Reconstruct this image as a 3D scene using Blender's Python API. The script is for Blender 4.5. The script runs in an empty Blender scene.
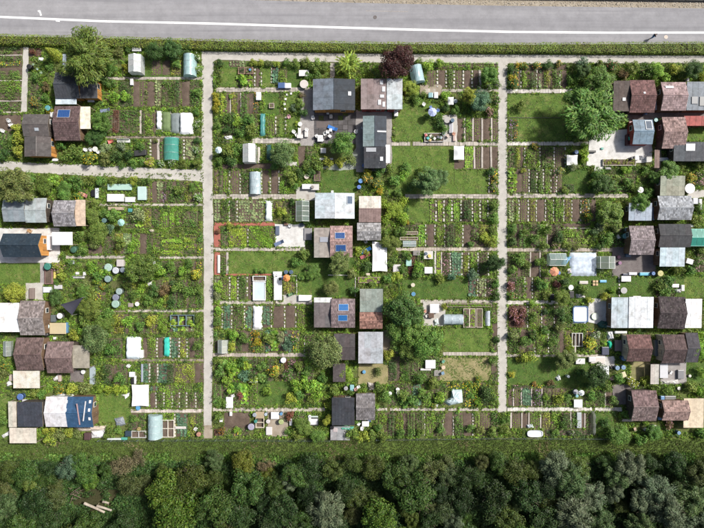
import bpy, math, random
import numpy as np
from mathutils import Vector, Matrix

# ------------------------------------------------------------------ camera, sky, sun, exposure
S = 5.5            # photograph pixels per metre on the ground (704 px = 128 m)
CAMH = 90.0        # height of the drone
sc = bpy.context.scene
col = sc.collection
cam_d = bpy.data.cameras.new('camera'); cam = bpy.data.objects.new('camera', cam_d); col.objects.link(cam)
cam.location = (0, 0, CAMH); cam.rotation_euler = (0, 0, 0)
cam_d.sensor_width = 36.0; cam_d.lens = 36.0 * CAMH / (704 / S)
cam_d.clip_start = 1.0; cam_d.clip_end = 3000.0
sc.camera = cam
SUN_EL = math.radians(46); SUN_AZ = math.radians(61)      # azimuth from the road side (+Y) towards +X
tosun = Vector((math.cos(SUN_EL) * math.sin(SUN_AZ), math.cos(SUN_EL) * math.cos(SUN_AZ), math.sin(SUN_EL)))
wd = bpy.data.worlds.new('World'); sc.world = wd; wd.use_nodes = True
wn = wd.node_tree.nodes; wl = wd.node_tree.links
sky = wn.new('ShaderNodeTexSky'); sky.sky_type = 'NISHITA'; sky.sun_disc = False
sky.sun_elevation = SUN_EL; sky.sun_rotation = SUN_AZ; sky.dust_density = 4.0; sky.ozone_density = 0.6
wn['Background'].inputs['Strength'].default_value = 0.088
wl.new(sky.outputs['Color'], wn['Background'].inputs['Color'])
sun_d = bpy.data.lights.new('sun', 'SUN'); sun_d.energy = 4.7; sun_d.angle = math.radians(5.0); sun_d.color = (1.0, 0.965, 0.91)
sun = bpy.data.objects.new('sun', sun_d); col.objects.link(sun); sun.location = (60, 40, 80)
sun.rotation_euler = tosun.to_track_quat('Z', 'Y').to_euler()
sc.view_settings.view_transform = 'Standard'; sc.view_settings.look = 'None'
sc.view_settings.exposure = 0.26; sc.view_settings.gamma = 1.0
sc.render.engine = 'CYCLES'
sc.cycles.max_bounces = 6; sc.cycles.diffuse_bounces = 3; sc.cycles.transmission_bounces = 4; sc.cycles.transparent_max_bounces = 6

R = random.Random(7)
NR = np.random.default_rng(11)

def P(px, py, h=0.0):
    k = (CAMH - h) / CAMH / S
    return ((px - 352) * k, (264 - py) * k)

# ------------------------------------------------------------------ materials (all procedural)
MATS = {}
def nodes_of(name):
    m = bpy.data.materials.new(name); m.use_nodes = True
    nt = m.node_tree; return m, nt, nt.nodes, nt.links, nt.nodes['Principled BSDF']
def noise(nt, scale, detail=4, rough=.6, vec=None, dist=0.0):
    n = nt.nodes.new('ShaderNodeTexNoise'); n.inputs['Scale'].default_value = scale
    n.inputs['Detail'].default_value = detail; n.inputs['Roughness'].default_value = rough; n.inputs['Distortion'].default_value = dist
    if vec is None:
        g = nt.nodes.new('ShaderNodeNewGeometry'); vec = g.outputs['Position']
    nt.links.new(vec, n.inputs['Vector']); return n.outputs['Fac']
def ramp(nt, fac, stops):
    r = nt.nodes.new('ShaderNodeValToRGB'); nt.links.new(fac, r.inputs['Fac'])
    e = r.color_ramp.elements
    while len(e) < len(stops): e.new(0.5)
    for el, (p, c) in zip(e, stops):
        el.position = p; el.color = (*c, 1) if len(c) == 3 else c
    return r.outputs['Color']
def mixc(nt, a, b, fac, mode='MIX'):
    m = nt.nodes.new('ShaderNodeMix'); m.data_type = 'RGBA'; m.blend_type = mode
    for sock, v in ((m.inputs[0], fac), (m.inputs[6], a), (m.inputs[7], b)):
        if isinstance(v, (int, float)): sock.default_value = v
        elif isinstance(v, tuple): sock.default_value = (*v, 1) if len(v) == 3 else v
        else: nt.links.new(v, sock)
    return m.outputs[2]
def maprange(nt, v, a, b, c, d):
    m = nt.nodes.new('ShaderNodeMapRange'); nt.links.new(v, m.inputs[0])
    for i, x in enumerate((a, b, c, d)): m.inputs[i + 1].default_value = x
    return m.outputs[0]
def bump(nt, b, h, strength=.4, dist=.05):
    n = nt.nodes.new('ShaderNodeBump'); n.inputs['Strength'].default_value = strength; n.inputs['Distance'].default_value = dist
    nt.links.new(h, n.inputs['Height']); nt.links.new(n.outputs[0], b.inputs['Normal'])
def scaled_pos(nt, sx, sy, sz=1.0):
    g = nt.nodes.new('ShaderNodeNewGeometry'); m = nt.nodes.new('ShaderNodeVectorMath'); m.operation = 'MULTIPLY'
    nt.links.new(g.outputs['Position'], m.inputs[0]); m.inputs[1].default_value = (sx, sy, sz); return m.outputs[0]
def hsv(nt, c, h=None, s=None, v=None):
    n = nt.nodes.new('ShaderNodeHueSaturation'); nt.links.new(c, n.inputs['Color'])
    for k, x in (('Hue', h), ('Saturation', s), ('Value', v)):
        if x is None: continue
        if isinstance(x, (int, float)): n.inputs[k].default_value = x
        else: nt.links.new(x, n.inputs[k])
    return n.outputs['Color']

def ground_mat(name, stops, scale=.5, fine=6.0, fine_amt=.5, rough=.95, bs=.5, patchy=None):
    """earth-like surface: broad noise ramp times fine speckle"""
    m, nt, N, Lk, b = nodes_of(name)
    c = ramp(nt, noise(nt, scale, 6, .65), stops)
    if patchy:
        pc, psc, p0, p1 = patchy
        c = mixc(nt, c, pc, maprange(nt, noise(nt, psc, 5, .7), p0, p1, 0, 1))
    f = noise(nt, fine, 5, .75)
    c = hsv(nt, c, v=maprange(nt, f, .25, .75, 1 - fine_amt, 1 + fine_amt))
    Lk.new(c, b.inputs['Base Color']); b.inputs['Roughness'].default_value = rough
    b.inputs['Specular IOR Level'].default_value = .15
    bump(nt, b, f, bs, .06); MATS[name] = m; return m

ground_mat('earth', [(.3, (.10, .09, .05)), (.5, (.105, .125, .04)), (.72, (.10, .155, .036))], .35, 4, .6)
ground_mat('soil', [(.3, (.085, .062, .048)), (.55, (.12, .09, .07)), (.75, (.16, .125, .098))], .9, 9, .5)
ground_mat('lawn', [(.28, (.06, .11, .022)), (.5, (.098, .155, .032)), (.75, (.155, .195, .05))], .8, 6, .55, patchy=((.23, .205, .09), .45, .54, .78))
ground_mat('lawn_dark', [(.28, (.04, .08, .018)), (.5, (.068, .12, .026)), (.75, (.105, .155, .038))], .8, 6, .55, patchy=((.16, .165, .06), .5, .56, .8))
ground_mat('lawn_dry', [(.28, (.13, .15, .05)), (.5, (.25, .22, .11)), (.75, (.33, .28, .16))], .6, 7, .4)
ground_mat('meadow', [(.25, (.06, .105, .02)), (.5, (.085, .13, .028)), (.75, (.13, .165, .045))], .22, 5, .55, patchy=((.16, .15, .06), .16, .6, .85))
ground_mat('gravel', [(.25, (.34, .325, .295)), (.5, (.43, .41, .375)), (.78, (.51, .49, .455))], .6, 14, .25, patchy=((.27, .25, .20), .35, .56, .8), bs=.3)
ground_mat('white_gravel', [(.25, (.40, .39, .37)), (.5, (.56, .55, .53)), (.78, (.70, .69, .67))], .9, 9, .25, bs=.4, patchy=((.33, .31, .28), .5, .55, .75))
ground_mat('dirt', [(.25, (.2, .165, .12)), (.5, (.3, .255, .2)), (.78, (.38, .34, .28))], .6, 10, .3, bs=.4)
ground_mat('dark_earth', [(.25, (.03, .028, .015)), (.5, (.045, .045, .02)), (.8, (.07, .065, .03))], .3, 6, .6)
ground_mat('verge', [(.25, (.20, .17, .13)), (.5, (.30, .26, .2)), (.8, (.42, .38, .32))], 1.2, 6, .4)
ground_mat('brick_red', [(.25, (.26, .09, .07)), (.5, (.34, .12, .09)), (.8, (.4, .17, .13))], 1.5, 10, .3)
ground_mat('terrace_grey', [(.25, (.22, .2, .19)), (.5, (.3, .28, .27)), (.8, (.38, .36, .34))], .9, 8, .3)
ground_mat('terrace_brown', [(.25, (.12, .10, .098)), (.5, (.165, .145, .14)), (.8, (.22, .2, .19))], .9, 8, .3)

def asphalt():
    m, nt, N, Lk, b = nodes_of('asphalt')
    c = ramp(nt, noise(nt, 1, 6, .6, scaled_pos(nt, .012, .62)), [(.3, (.215, .213, .225)), (.5, (.258, .255, .267)), (.7, (.305, .30, .31))])
    c = hsv(nt, c, v=maprange(nt, noise(nt, .5, 6, .7), .3, .7, .86, 1.12))
    c = mixc(nt, c, (.17, .168, .18), maprange(nt, noise(nt, 1, 4, .6, scaled_pos(nt, .03, 1.1)), .56, .7, 0, .5))
    vo = nt.nodes.new('ShaderNodeTexVoronoi'); vo.feature = 'DISTANCE_TO_EDGE'; vo.inputs['Scale'].default_value = .16
    g = nt.nodes.new('ShaderNodeNewGeometry')
    dv = nt.nodes.new('ShaderNodeVectorMath'); dv.operation = 'ADD'
    nz = nt.nodes.new('ShaderNodeTexNoise'); nz.inputs['Scale'].default_value = .6; Lk.new(g.outputs['Position'], nz.inputs['Vector'])
    sv = nt.nodes.new('ShaderNodeVectorMath'); sv.operation = 'SCALE'; sv.inputs['Scale'].default_value = 3.0; Lk.new(nz.outputs['Color'], sv.inputs[0])
    Lk.new(g.outputs['Position'], dv.inputs[0]); Lk.new(sv.outputs[0], dv.inputs[1]); Lk.new(dv.outputs[0], vo.inputs['Vector'])
    c = mixc(nt, c, (.2, .19, .2), maprange(nt, vo.outputs['Distance'], .003, .014, .26, 0))
    f = noise(nt, 16, 4, .8); c = hsv(nt, c, v=maprange(nt, f, .3, .7, .92, 1.08))
    Lk.new(c, b.inputs['Base Color']); b.inputs['Roughness'].default_value = .9; b.inputs['Specular IOR Level'].default_value = .2
    bump(nt, b, f, .25, .02); MATS['asphalt'] = m
asphalt()
def road_paint():
    m, nt, N, Lk, b = nodes_of('road_paint')
    c = mixc(nt, (.80, .80, .79), (.42, .41, .42), maprange(nt, noise(nt, 2.2, 6, .75), .56, .75, 0, 1))
    Lk.new(c, b.inputs['Base Color']); b.inputs['Roughness'].default_value = .8; MATS['road_paint'] = m
road_paint()

def obj_color(nt):
    return nt.nodes.new('ShaderNodeObjectInfo').outputs['Color']
def foliage(name, var=.55, hue=.03, trans=.34, patch=None):
    """leaf colour is the object's own colour, varied leaf by leaf"""
    m, nt, N, Lk, b = nodes_of(name)
    g = nt.nodes.new('ShaderNodeNewGeometry'); rnd = g.outputs['Random Per Island']
    c = obj_color(nt)
    if patch: c = mixc(nt, c, patch[0], maprange(nt, noise(nt, patch[1], 4, .7), .45, .65, 0, patch[2]))
    w = nt.nodes.new('ShaderNodeTexWhiteNoise'); w.noise_dimensions = '1D'; Lk.new(rnd, w.inputs['W'])
    c = hsv(nt, c, maprange(nt, w.outputs['Value'], 0, 1, .5 - hue, .5 + hue), None, maprange(nt, rnd, 0, 1, 1 - var, 1 + var))
    c = hsv(nt, c, v=maprange(nt, noise(nt, .55, 4, .7), .3, .7, .62, 1.35))
    Lk.new(c, b.inputs['Base Color']); b.inputs['Roughness'].default_value = .55; b.inputs['Specular IOR Level'].default_value = .35
    t = nt.nodes.new('ShaderNodeBsdfTranslucent'); Lk.new(c, t.inputs['Color'])
    mx = nt.nodes.new('ShaderNodeMixShader'); mx.inputs[0].default_value = trans
    Lk.new(b.outputs[0], mx.inputs[1]); Lk.new(t.outputs[0], mx.inputs[2]); Lk.new(mx.outputs[0], nt.nodes['Material Output'].inputs['Surface'])
    MATS[name] = m
foliage('foliage')
foliage('petals', .25, .015, .15)
foliage('hedge_foliage', .5, .035, .2, patch=((.24, .20, .03), .35, .45))

def painted(name, rough=.6, var=.12, sc1=1.3, spec=.3, dirt=.25, metallic=0.0, island=0.0, bs=.1, streak=None, lichen=0.0):
    """solid surface in the object's own colour with wear; optional piece-by-piece variation and lichen"""
    m, nt, N, Lk, b = nodes_of(name)
    c = obj_color(nt)
    if name == 'plastic': c = hsv(nt, c, None, .82, .88)
    f = noise(nt, sc1, 6, .7) if streak is None else noise(nt, 1, 5, .7, scaled_pos(nt, *streak))
    c = hsv(nt, c, v=maprange(nt, f, .28, .72, 1 - var, 1 + var))
    if island:
        g = nt.nodes.new('ShaderNodeNewGeometry')
        c = hsv(nt, c, v=maprange(nt, g.outputs['Random Per Island'], 0, 1, 1 - island, 1 + island))
    c = mixc(nt, c, (.42, .38, .33), maprange(nt, noise(nt, .8, 6, .75), .45, .75, 0, min(1, dirt * 1.6)), 'MULTIPLY')
    if lichen:
        c = mixc(nt, c, (.42, .42, .36), maprange(nt, noise(nt, 2.6, 6, .8), .58, .7, 0, lichen))
        c = mixc(nt, c, (.10, .13, .05), maprange(nt, noise(nt, 1.1, 6, .8), .6, .78, 0, lichen * .8))
    Lk.new(c, b.inputs['Base Color']); b.inputs['Roughness'].default_value = rough
    b.inputs['Specular IOR Level'].default_value = spec; b.inputs['Metallic'].default_value = metallic
    if bs: bump(nt, b, noise(nt, 9, 4, .7), bs, .03)
    MATS[name] = m
painted('paint'); painted('plastic', .4, .05, spec=.45, dirt=.12, bs=0); painted('wood', .8, .25, dirt=.3, streak=(5, 1.2, 5), bs=.3)
painted('slab', .9, .12, dirt=.35, island=.22, bs=.3); painted('tile', .85, .28, dirt=.5, island=.34, bs=.3, lichen=.28)
painted('tile_mossy', .9, .3, dirt=.5, island=.42, bs=.3, lichen=.7)
painted('sheet', .6, .26, dirt=.55, bs=.12, lichen=.12); painted('sheet_old', .85, .3, dirt=.45, bs=.25, lichen=.75)
painted('felt', .9, .32, dirt=.25, bs=.4, lichen=.22); painted('cloth', .85, .05, dirt=.08, bs=.25)
painted('metal', .4, .08, dirt=.15, metallic=.5, bs=0); painted('bark', .95, .3, dirt=.5, bs=.6)

def wall_mat():
    m, nt, N, Lk, b = nodes_of('boards')
    tc = nt.nodes.new('ShaderNodeTexCoord'); sp = nt.nodes.new('ShaderNodeSeparateXYZ'); Lk.new(tc.outputs['Object'], sp.inputs[0])
    ad = nt.nodes.new('ShaderNodeMath'); Lk.new(sp.outputs[0], ad.inputs[0]); Lk.new(sp.outputs[1], ad.inputs[1])
    ml = nt.nodes.new('ShaderNodeMath'); ml.operation = 'MULTIPLY'; Lk.new(ad.outputs[0], ml.inputs[0]); ml.inputs[1].default_value = 7
    fr = nt.nodes.new('ShaderNodeMath'); fr.operation = 'FRACT'; Lk.new(ml.outputs[0], fr.inputs[0])
    fl = nt.nodes.new('ShaderNodeMath'); fl.operation = 'FLOOR'; Lk.new(ml.outputs[0], fl.inputs[0])
    w = nt.nodes.new('ShaderNodeTexWhiteNoise'); w.noise_dimensions = '1D'; Lk.new(fl.outputs[0], w.inputs['W'])
    c = hsv(nt, obj_color(nt), v=maprange(nt, w.outputs['Value'], 0, 1, .78, 1.18))
    Lk.new(c, b.inputs['Base Color']); b.inputs['Roughness'].default_value = .8
    gv = nt.nodes.new('ShaderNodeMath'); gv.operation = 'GREATER_THAN'; Lk.new(fr.outputs[0], gv.inputs[0]); gv.inputs[1].default_value = .1
    bump(nt, b, gv.outputs[0], .8, .02); MATS['boards'] = m
wall_mat()
def film(name, tr, colr, rough=.35):
    m, nt, N, Lk, b = nodes_of(name)
    oc = obj_color(nt); c = hsv(nt, oc, v=maprange(nt, noise(nt, 1.8, 5, .7), .3, .7, .85, 1.1))
    Lk.new(c, b.inputs['Base Color']); b.inputs['Roughness'].default_value = rough
    t = nt.nodes.new('ShaderNodeBsdfTransparent'); mx = nt.nodes.new('ShaderNodeMixShader'); mx.inputs[0].default_value = tr
    tl = nt.nodes.new('ShaderNodeBsdfTranslucent'); Lk.new(c, tl.inputs['Color'])
    m2 = nt.nodes.new('ShaderNodeMixShader'); m2.inputs[0].default_value = .35
    Lk.new(b.outputs[0], m2.inputs[1]); Lk.new(tl.outputs[0], m2.inputs[2])
    Lk.new(m2.outputs[0], mx.inputs[1]); Lk.new(t.outputs[0], mx.inputs[2]); Lk.new(mx.outputs[0], nt.nodes['Material Output'].inputs['Surface'])
    MATS[name] = m
film('film', .16, None); film('glass_pane', .45, None, .1); film('netting', .42, None, .7)
def water():
    m, nt, N, Lk, b = nodes_of('water'); Lk.new(obj_color(nt), b.inputs['Base Color']); b.inputs['Roughness'].default_value = .06
    bump(nt, b, noise(nt, 6, 3, .5), .15, .02); MATS['water'] = m
water()
def solar():
    m, nt, N, Lk, b = nodes_of('solar_cells'); Lk.new(obj_color(nt), b.inputs['Base Color']); b.inputs['Roughness'].default_value = .18
    b.inputs['Specular IOR Level'].default_value = .6; MATS['solar_cells'] = m
solar()
def skin_mat(name, c):
    m, nt, N, Lk, b = nodes_of(name); b.inputs['Base Color'].default_value = (*c, 1); b.inputs['Roughness'].default_value = .6; MATS[name] = m
skin_mat('skin', (.55, .33, .24))

# ------------------------------------------------------------------ mesh and object helpers
class MB:
    def __init__(s): s.v = []; s.f = []
    def add(s, v, f):
        o = len(s.v); s.v += [tuple(p) for p in v]; s.f += [tuple(i + o for i in q) for q in f]; return s
    def box(s, x0, y0, z0, x1, y1, z1):
        return s.add([(x0, y0, z0), (x1, y0, z0), (x1, y1, z0), (x0, y1, z0), (x0, y0, z1), (x1, y0, z1), (x1, y1, z1), (x0, y1, z1)],
                     [(3, 2, 1, 0), (4, 5, 6, 7), (0, 1, 5, 4), (1, 2, 6, 5), (2, 3, 7, 6), (3, 0, 4, 7)])
    def cbox(s, cx, cy, cz, sx, sy, sz, rz=0):
        c, n = math.cos(rz), math.sin(rz); v = []
        for z in (-.5, .5):
            for x, y in ((-.5, -.5), (.5, -.5), (.5, .5), (-.5, .5)):
                v.append((cx + c * x * sx - n * y * sy, cy + n * x * sx + c * y * sy, cz + z * sz))
        return s.add(v, [(3, 2, 1, 0), (4, 5, 6, 7), (0, 1, 5, 4), (1, 2, 6, 5), (2, 3, 7, 6), (3, 0, 4, 7)])
    def lathe(s, prof, n=14, cx=0, cy=0, cap=True):
        v = []; f = []
        for r, z in prof:
            for k in range(n):
                a = 2 * math.pi * k / n; v.append((cx + r * math.cos(a), cy + r * math.sin(a), z))
        for j in range(len(prof) - 1):
            for k in range(n):
                a, b = j * n + k, j * n + (k + 1) % n; f.append((a, b, b + n, a + n))
        if cap: f.append(tuple(range(n - 1, -1, -1))); f.append(tuple(range((len(prof) - 1) * n, len(prof) * n)))
        return s.add(v, f)
    def tube(s, pts, r, n=6, r1=None):
        pts = [Vector(p) for p in pts]; v = []; f = []; r1 = r if r1 is None else r1; m = len(pts)
        for i, p in enumerate(pts):
            d = (pts[min(i + 1, m - 1)] - pts[max(i - 1, 0)]).normalized()
            a = d.orthogonal().normalized(); b = d.cross(a); rr = r + (r1 - r) * i / max(1, m - 1)
            for k in range(n):
                t = 2 * math.pi * k / n; v.append(tuple(p + (a * math.cos(t) + b * math.sin(t)) * rr))
        for j in range(m - 1):
            for k in range(n):
                a, b = j * n + k, j * n + (k + 1) % n; f.append((a, b, b + n, a + n))
        f.append(tuple(range(n - 1, -1, -1))); f.append(tuple(range((m - 1) * n, m * n)))
        return s.add(v, f)
    def prism(s, poly, z0, z1):
        n = len(poly); v = [(x, y, z0) for x, y in poly] + [(x, y, z1) for x, y in poly]
        return s.add(v, [tuple(range(n - 1, -1, -1)), tuple(range(n, 2 * n))] + [(i, (i + 1) % n, (i + 1) % n + n, i + n) for i in range(n)])
    def me(s, name, mat, smooth=False):
        m = bpy.data.meshes.new(name); m.from_pydata(s.v, [], s.f)
        if mat: m.materials.append(MATS[mat])
        if smooth: m.polygons.foreach_set('use_smooth', [True] * len(m.polygons))
        m.update(); return m
def np_mesh(name, V, F, mat):
    """V (n,3), F (m,4) arrays"""
    m = bpy.data.meshes.new(name); V = np.ascontiguousarray(V, dtype=np.float32); F = np.ascontiguousarray(F, dtype=np.int32)
    k = F.shape[1]
    m.vertices.add(len(V)); m.vertices.foreach_set('co', V.ravel())
    m.loops.add(F.size); m.loops.foreach_set('vertex_index', F.ravel())
    m.polygons.add(len(F)); m.polygons.foreach_set('loop_start', np.arange(0, F.size, k, dtype=np.int32))
    m.materials.append(MATS[mat]); m.update(calc_edges=True); return m

def ob(name, me, parent=None, loc=(0, 0, 0), rz=0, c=None, kind=None):
    o = bpy.data.objects.new(name, me); col.objects.link(o)
    if parent is not None: o.parent = parent
    o.location = loc; o.rotation_euler = (0, 0, rz)
    if c is not None: o.color = (*c, 1)
    if kind: o['kind'] = kind
    return o
def part(name, mb, mat, parent, c=(.5, .5, .5), smooth=False, kind=None, loc=(0, 0, 0), rz=0):
    return ob(name, mb.me(name, mat, smooth), parent, loc, rz, c, kind)
def thing(name, label, cat, x, y, rz=0, z=0, group=None):
    o = bpy.data.objects.new(name, None); col.objects.link(o); o.empty_display_size = .3
    o.location = (x, y, z); o.rotation_euler = (0, 0, rz); o['category'] = cat
    if label: o['label'] = label
    if group: o['group'] = group
    return o
LANDMARKS = []                     # (px, py, phrase)
PENDING = []                       # (object, description, px, py)
def landmark(px, py, phrase): LANDMARKS.append((px, py, phrase))
def auto(o, desc, px, py): PENDING.append((o, desc, px, py))
def label_all():
    chosen = {}
    def near(px, py): return sorted(LANDMARKS, key=lambda l: (l[0] - px) ** 2 + (l[1] - py) ** 2)
    used = {}
    for o, d, px, py in PENDING:
        n = near(px, py); cand = []
        for k in range(3):
            for w in ('beside',) if k == 0 else ('near',):
                cand.append('%s %s %s' % (d, w, n[k][2]))
        for i, j in ((0, 1), (0, 2), (1, 2), (0, 3), (1, 3)):
            cand.append('%s between %s and %s' % (d, n[i][2], n[j][2]))
        cand = [c for c in cand if len(c.split()) <= 16] or ['%s near %s' % (' '.join(d.split()[:5]), n[0][2])]
        pick = next((c for c in cand if c not in used), None)
        if pick is None: pick = cand[0]
        used.setdefault(pick, []).append(o); o['label'] = pick
    for l, os_ in used.items():
        if len(os_) > 1:
            for o in os_: o['group'] = l

# occupied pixels: where no weeds grow
OCC = np.zeros((600, 760), dtype=bool)       # offset 28 px on each side
def occ(x0, y0, x1, y1, pad=0):
    a = [int(round(q)) for q in (y0 - pad + 28, y1 + pad + 28, x0 - pad + 28, x1 + pad + 28)]
    OCC[max(0, a[0]):max(0, a[1]), max(0, a[2]):max(0, a[3])] = True

# ------------------------------------------------------------------ ground sheets
LAYER = {'plot': .010, 'lawn': .030, 'path': .060, 'pave': .090}
_pc = [0]
def patch(name, poly, layer, mat, jit=.5, step=5.0, kind='structure', occupy=True, label=None):
    """flat sheet from photograph pixels, with a slightly uneven outline"""
    rr = random.Random(len(poly) * 131 + int(poly[0][0] * 7 + poly[0][1] * 13)); pts = []
    for (ax, ay), (bx, by) in zip(poly, poly[1:] + poly[:1]):
        n = max(1, int(math.hypot(bx - ax, by - ay) / step))
        for k in range(n):
            t = k / n; j = jit if k else jit * .3
            pts.append(P(ax + (bx - ax) * t + rr.uniform(-j, j), ay + (by - ay) * t + rr.uniform(-j, j)))
    _pc[0] += 1; z = LAYER[layer] + (_pc[0] % 14) * .0015
    area = sum(a[0] * b[1] - b[0] * a[1] for a, b in zip(pts, pts[1:] + pts[:1]))
    if area < 0: pts.reverse()
    m = bpy.data.meshes.new(name); m.from_pydata([(x, y, z) for x, y in pts], [], [tuple(range(len(pts)))]); m.materials.append(MATS[mat]); m.update()
    o = ob(name, m, kind=kind)
    if occupy:
        xs = [p[0] for p in poly]; ys = [p[1] for p in poly]
        if len(poly) <= 6: occ(min(xs), min(ys), max(xs), max(ys))
    return o
def rect(x0, y0, x1, y1): return [(x0, y0), (x1, y0), (x1, y1), (x0, y1)]
LAWNS = []
def lawn(x0, y0, x1, y1, mat='lawn', jit=.7):
    LAWNS.append((x0, y0, x1, y1))
    return patch('lawn', rect(x0, y0, x1, y1), 'lawn', mat, jit)
def band(tops, bots): return list(tops) + list(reversed(bots))
def slab_path(x0, y0, x1, y1, c=(.46, .42, .37), size=.5, gap=.03, name='path', rows=None, jit=.02):
    """a run of paving slabs: every slab has its own edges"""
    ax, ay = P(x0, y1); bx, by = P(x1, y0); rr = random.Random(int(x0 * 31 + y0 * 17)); mb = MB()
    W, D = bx - ax, by - ay; nx = max(1, round(W / size)); ny = max(1, round(D / size)); dx, dy = W / nx, D / ny
    for i in range(nx):
        for j in range(ny):
            if rr.random() < .02: continue
            h = .05 + rr.uniform(0, .02)
            mb.cbox(ax + (i + .5) * dx + rr.uniform(-jit, jit), ay + (j + .5) * dy + rr.uniform(-jit, jit), h / 2 + .025, dx - gap, dy - gap, h, rr.uniform(-.02, .02))
    occ(x0, y0, x1, y1)
    return ob(name, mb.me(name, 'slab'), c=c, kind='structure')
def stepping(x, y0, y1, w=2.0, c=(.45, .43, .39), dash=.6, fill=.58, along='y'):
    """single file of separate stepping stones"""
    rr = random.Random(int(x * 37 + y0 * 11)); mb = MB(); L = abs(y1 - y0) / S; n = max(2, int(L / dash)); k = (y1 - y0) / n
    for i in range(n):
        if rr.random() < .06: continue
        q = y0 + (i + .5) * k
        px, py = P(x + rr.uniform(-.25, .25), q) if along == 'y' else P(q, x + rr.uniform(-.25, .25))
        a, b = w / S * rr.uniform(.5, .8), abs(k) / S * fill * rr.uniform(.7, 1.35)
        if along != 'y': a, b = b, a
        mb.cbox(px, py, .09, a, b, .14, rr.uniform(-.08, .08))
    if along == 'y': occ(x - w / 2, y0, x + w / 2, y1)
    else: occ(y0, x - w / 2, y1, x + w / 2)
    return ob('stepping_stones', mb.me('stepping_stones', 'slab'), c=c, kind='structure')
def plank(x, y0, y1, w=1.2, c=(.42, .38, .34), along='y'):
    rr = random.Random(int(x * 41 + y0 * 19)); mb = MB(); n = max(1, int(abs(y1 - y0) / 9)); k = (y1 - y0) / n
    for i in range(n):
        q = y0 + (i + .5) * k; px, py = P(x + rr.uniform(-.15, .15), q) if along == 'y' else P(q, x + rr.uniform(-.15, .15))
        a, b = w / S, abs(k) / S - .03
        if along != 'y': a, b = b, a
        mb.cbox(px, py, .09, a, b, .14, rr.uniform(-.015, .015))
    if along == 'y': occ(x - w / 2, y0, x + w / 2, y1)
    else: occ(y0, x - w / 2, y1, x + w / 2)
    return ob('garden_path', mb.me('garden_path', 'slab'), c=c, kind='structure')

# ------------------------------------------------------------------ leaves, plants, shrubs, trees
def unit(a): return a / np.maximum(1e-9, np.linalg.norm(a, axis=-1, keepdims=True))
def leaf_quads(C, Nn, L, Wd, T=None, rng=NR):
    """one folded rhombic leaf per centre"""
    n = len(C); L = np.broadcast_to(L, (n,))[:, None]; Wd = np.broadcast_to(Wd, (n,))[:, None]
    Nn = unit(Nn); T = rng.normal(size=(n, 3)) if T is None else T
    T = unit(T - (T * Nn).sum(1, keepdims=True) * Nn); B = np.cross(Nn, T)
    V = np.stack([C - T * L * .5, C + B * Wd * .5 + Nn * Wd * .12, C + T * L * .5 - Nn * L * .08, C - B * Wd * .5 + Nn * Wd * .12], 1).reshape(-1, 3)
    return V, np.arange(4 * n).reshape(n, 4)
def lumpy(n, clumps, R0, flat, rng, up=.65, inner=.35, clump_r=(.28, .5)):
    """points and normals over clumps spread through an ellipsoidal crown of radius 1"""
    d = unit(rng.normal(size=(clumps, 3))); d[:, 2] = d[:, 2] * .8 + .15
    rad = rng.uniform(.3, .86, size=(clumps, 1)); cc = d * rad * np.array([1, 1, flat])
    cr = rng.uniform(*clump_r, size=clumps)
    k = rng.integers(0, clumps, n); q = unit(rng.normal(size=(n, 3)) + np.array([0, 0, .35]))
    rr = cr[k][:, None] * (1 - inner * rng.random((n, 1)) ** 2)
    pts = cc[k] + q * rr * np.array([1, 1, .85])
    nor = unit(q + np.array([0, 0, up]) + rng.normal(size=(n, 3)) * .45)
    return pts * R0, nor
def join(parts):
    V = []; F = []; o = 0
    for v, f in parts: V.append(v); F.append(f + o); o += len(v)
    return np.concatenate(V), np.concatenate(F)

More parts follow.
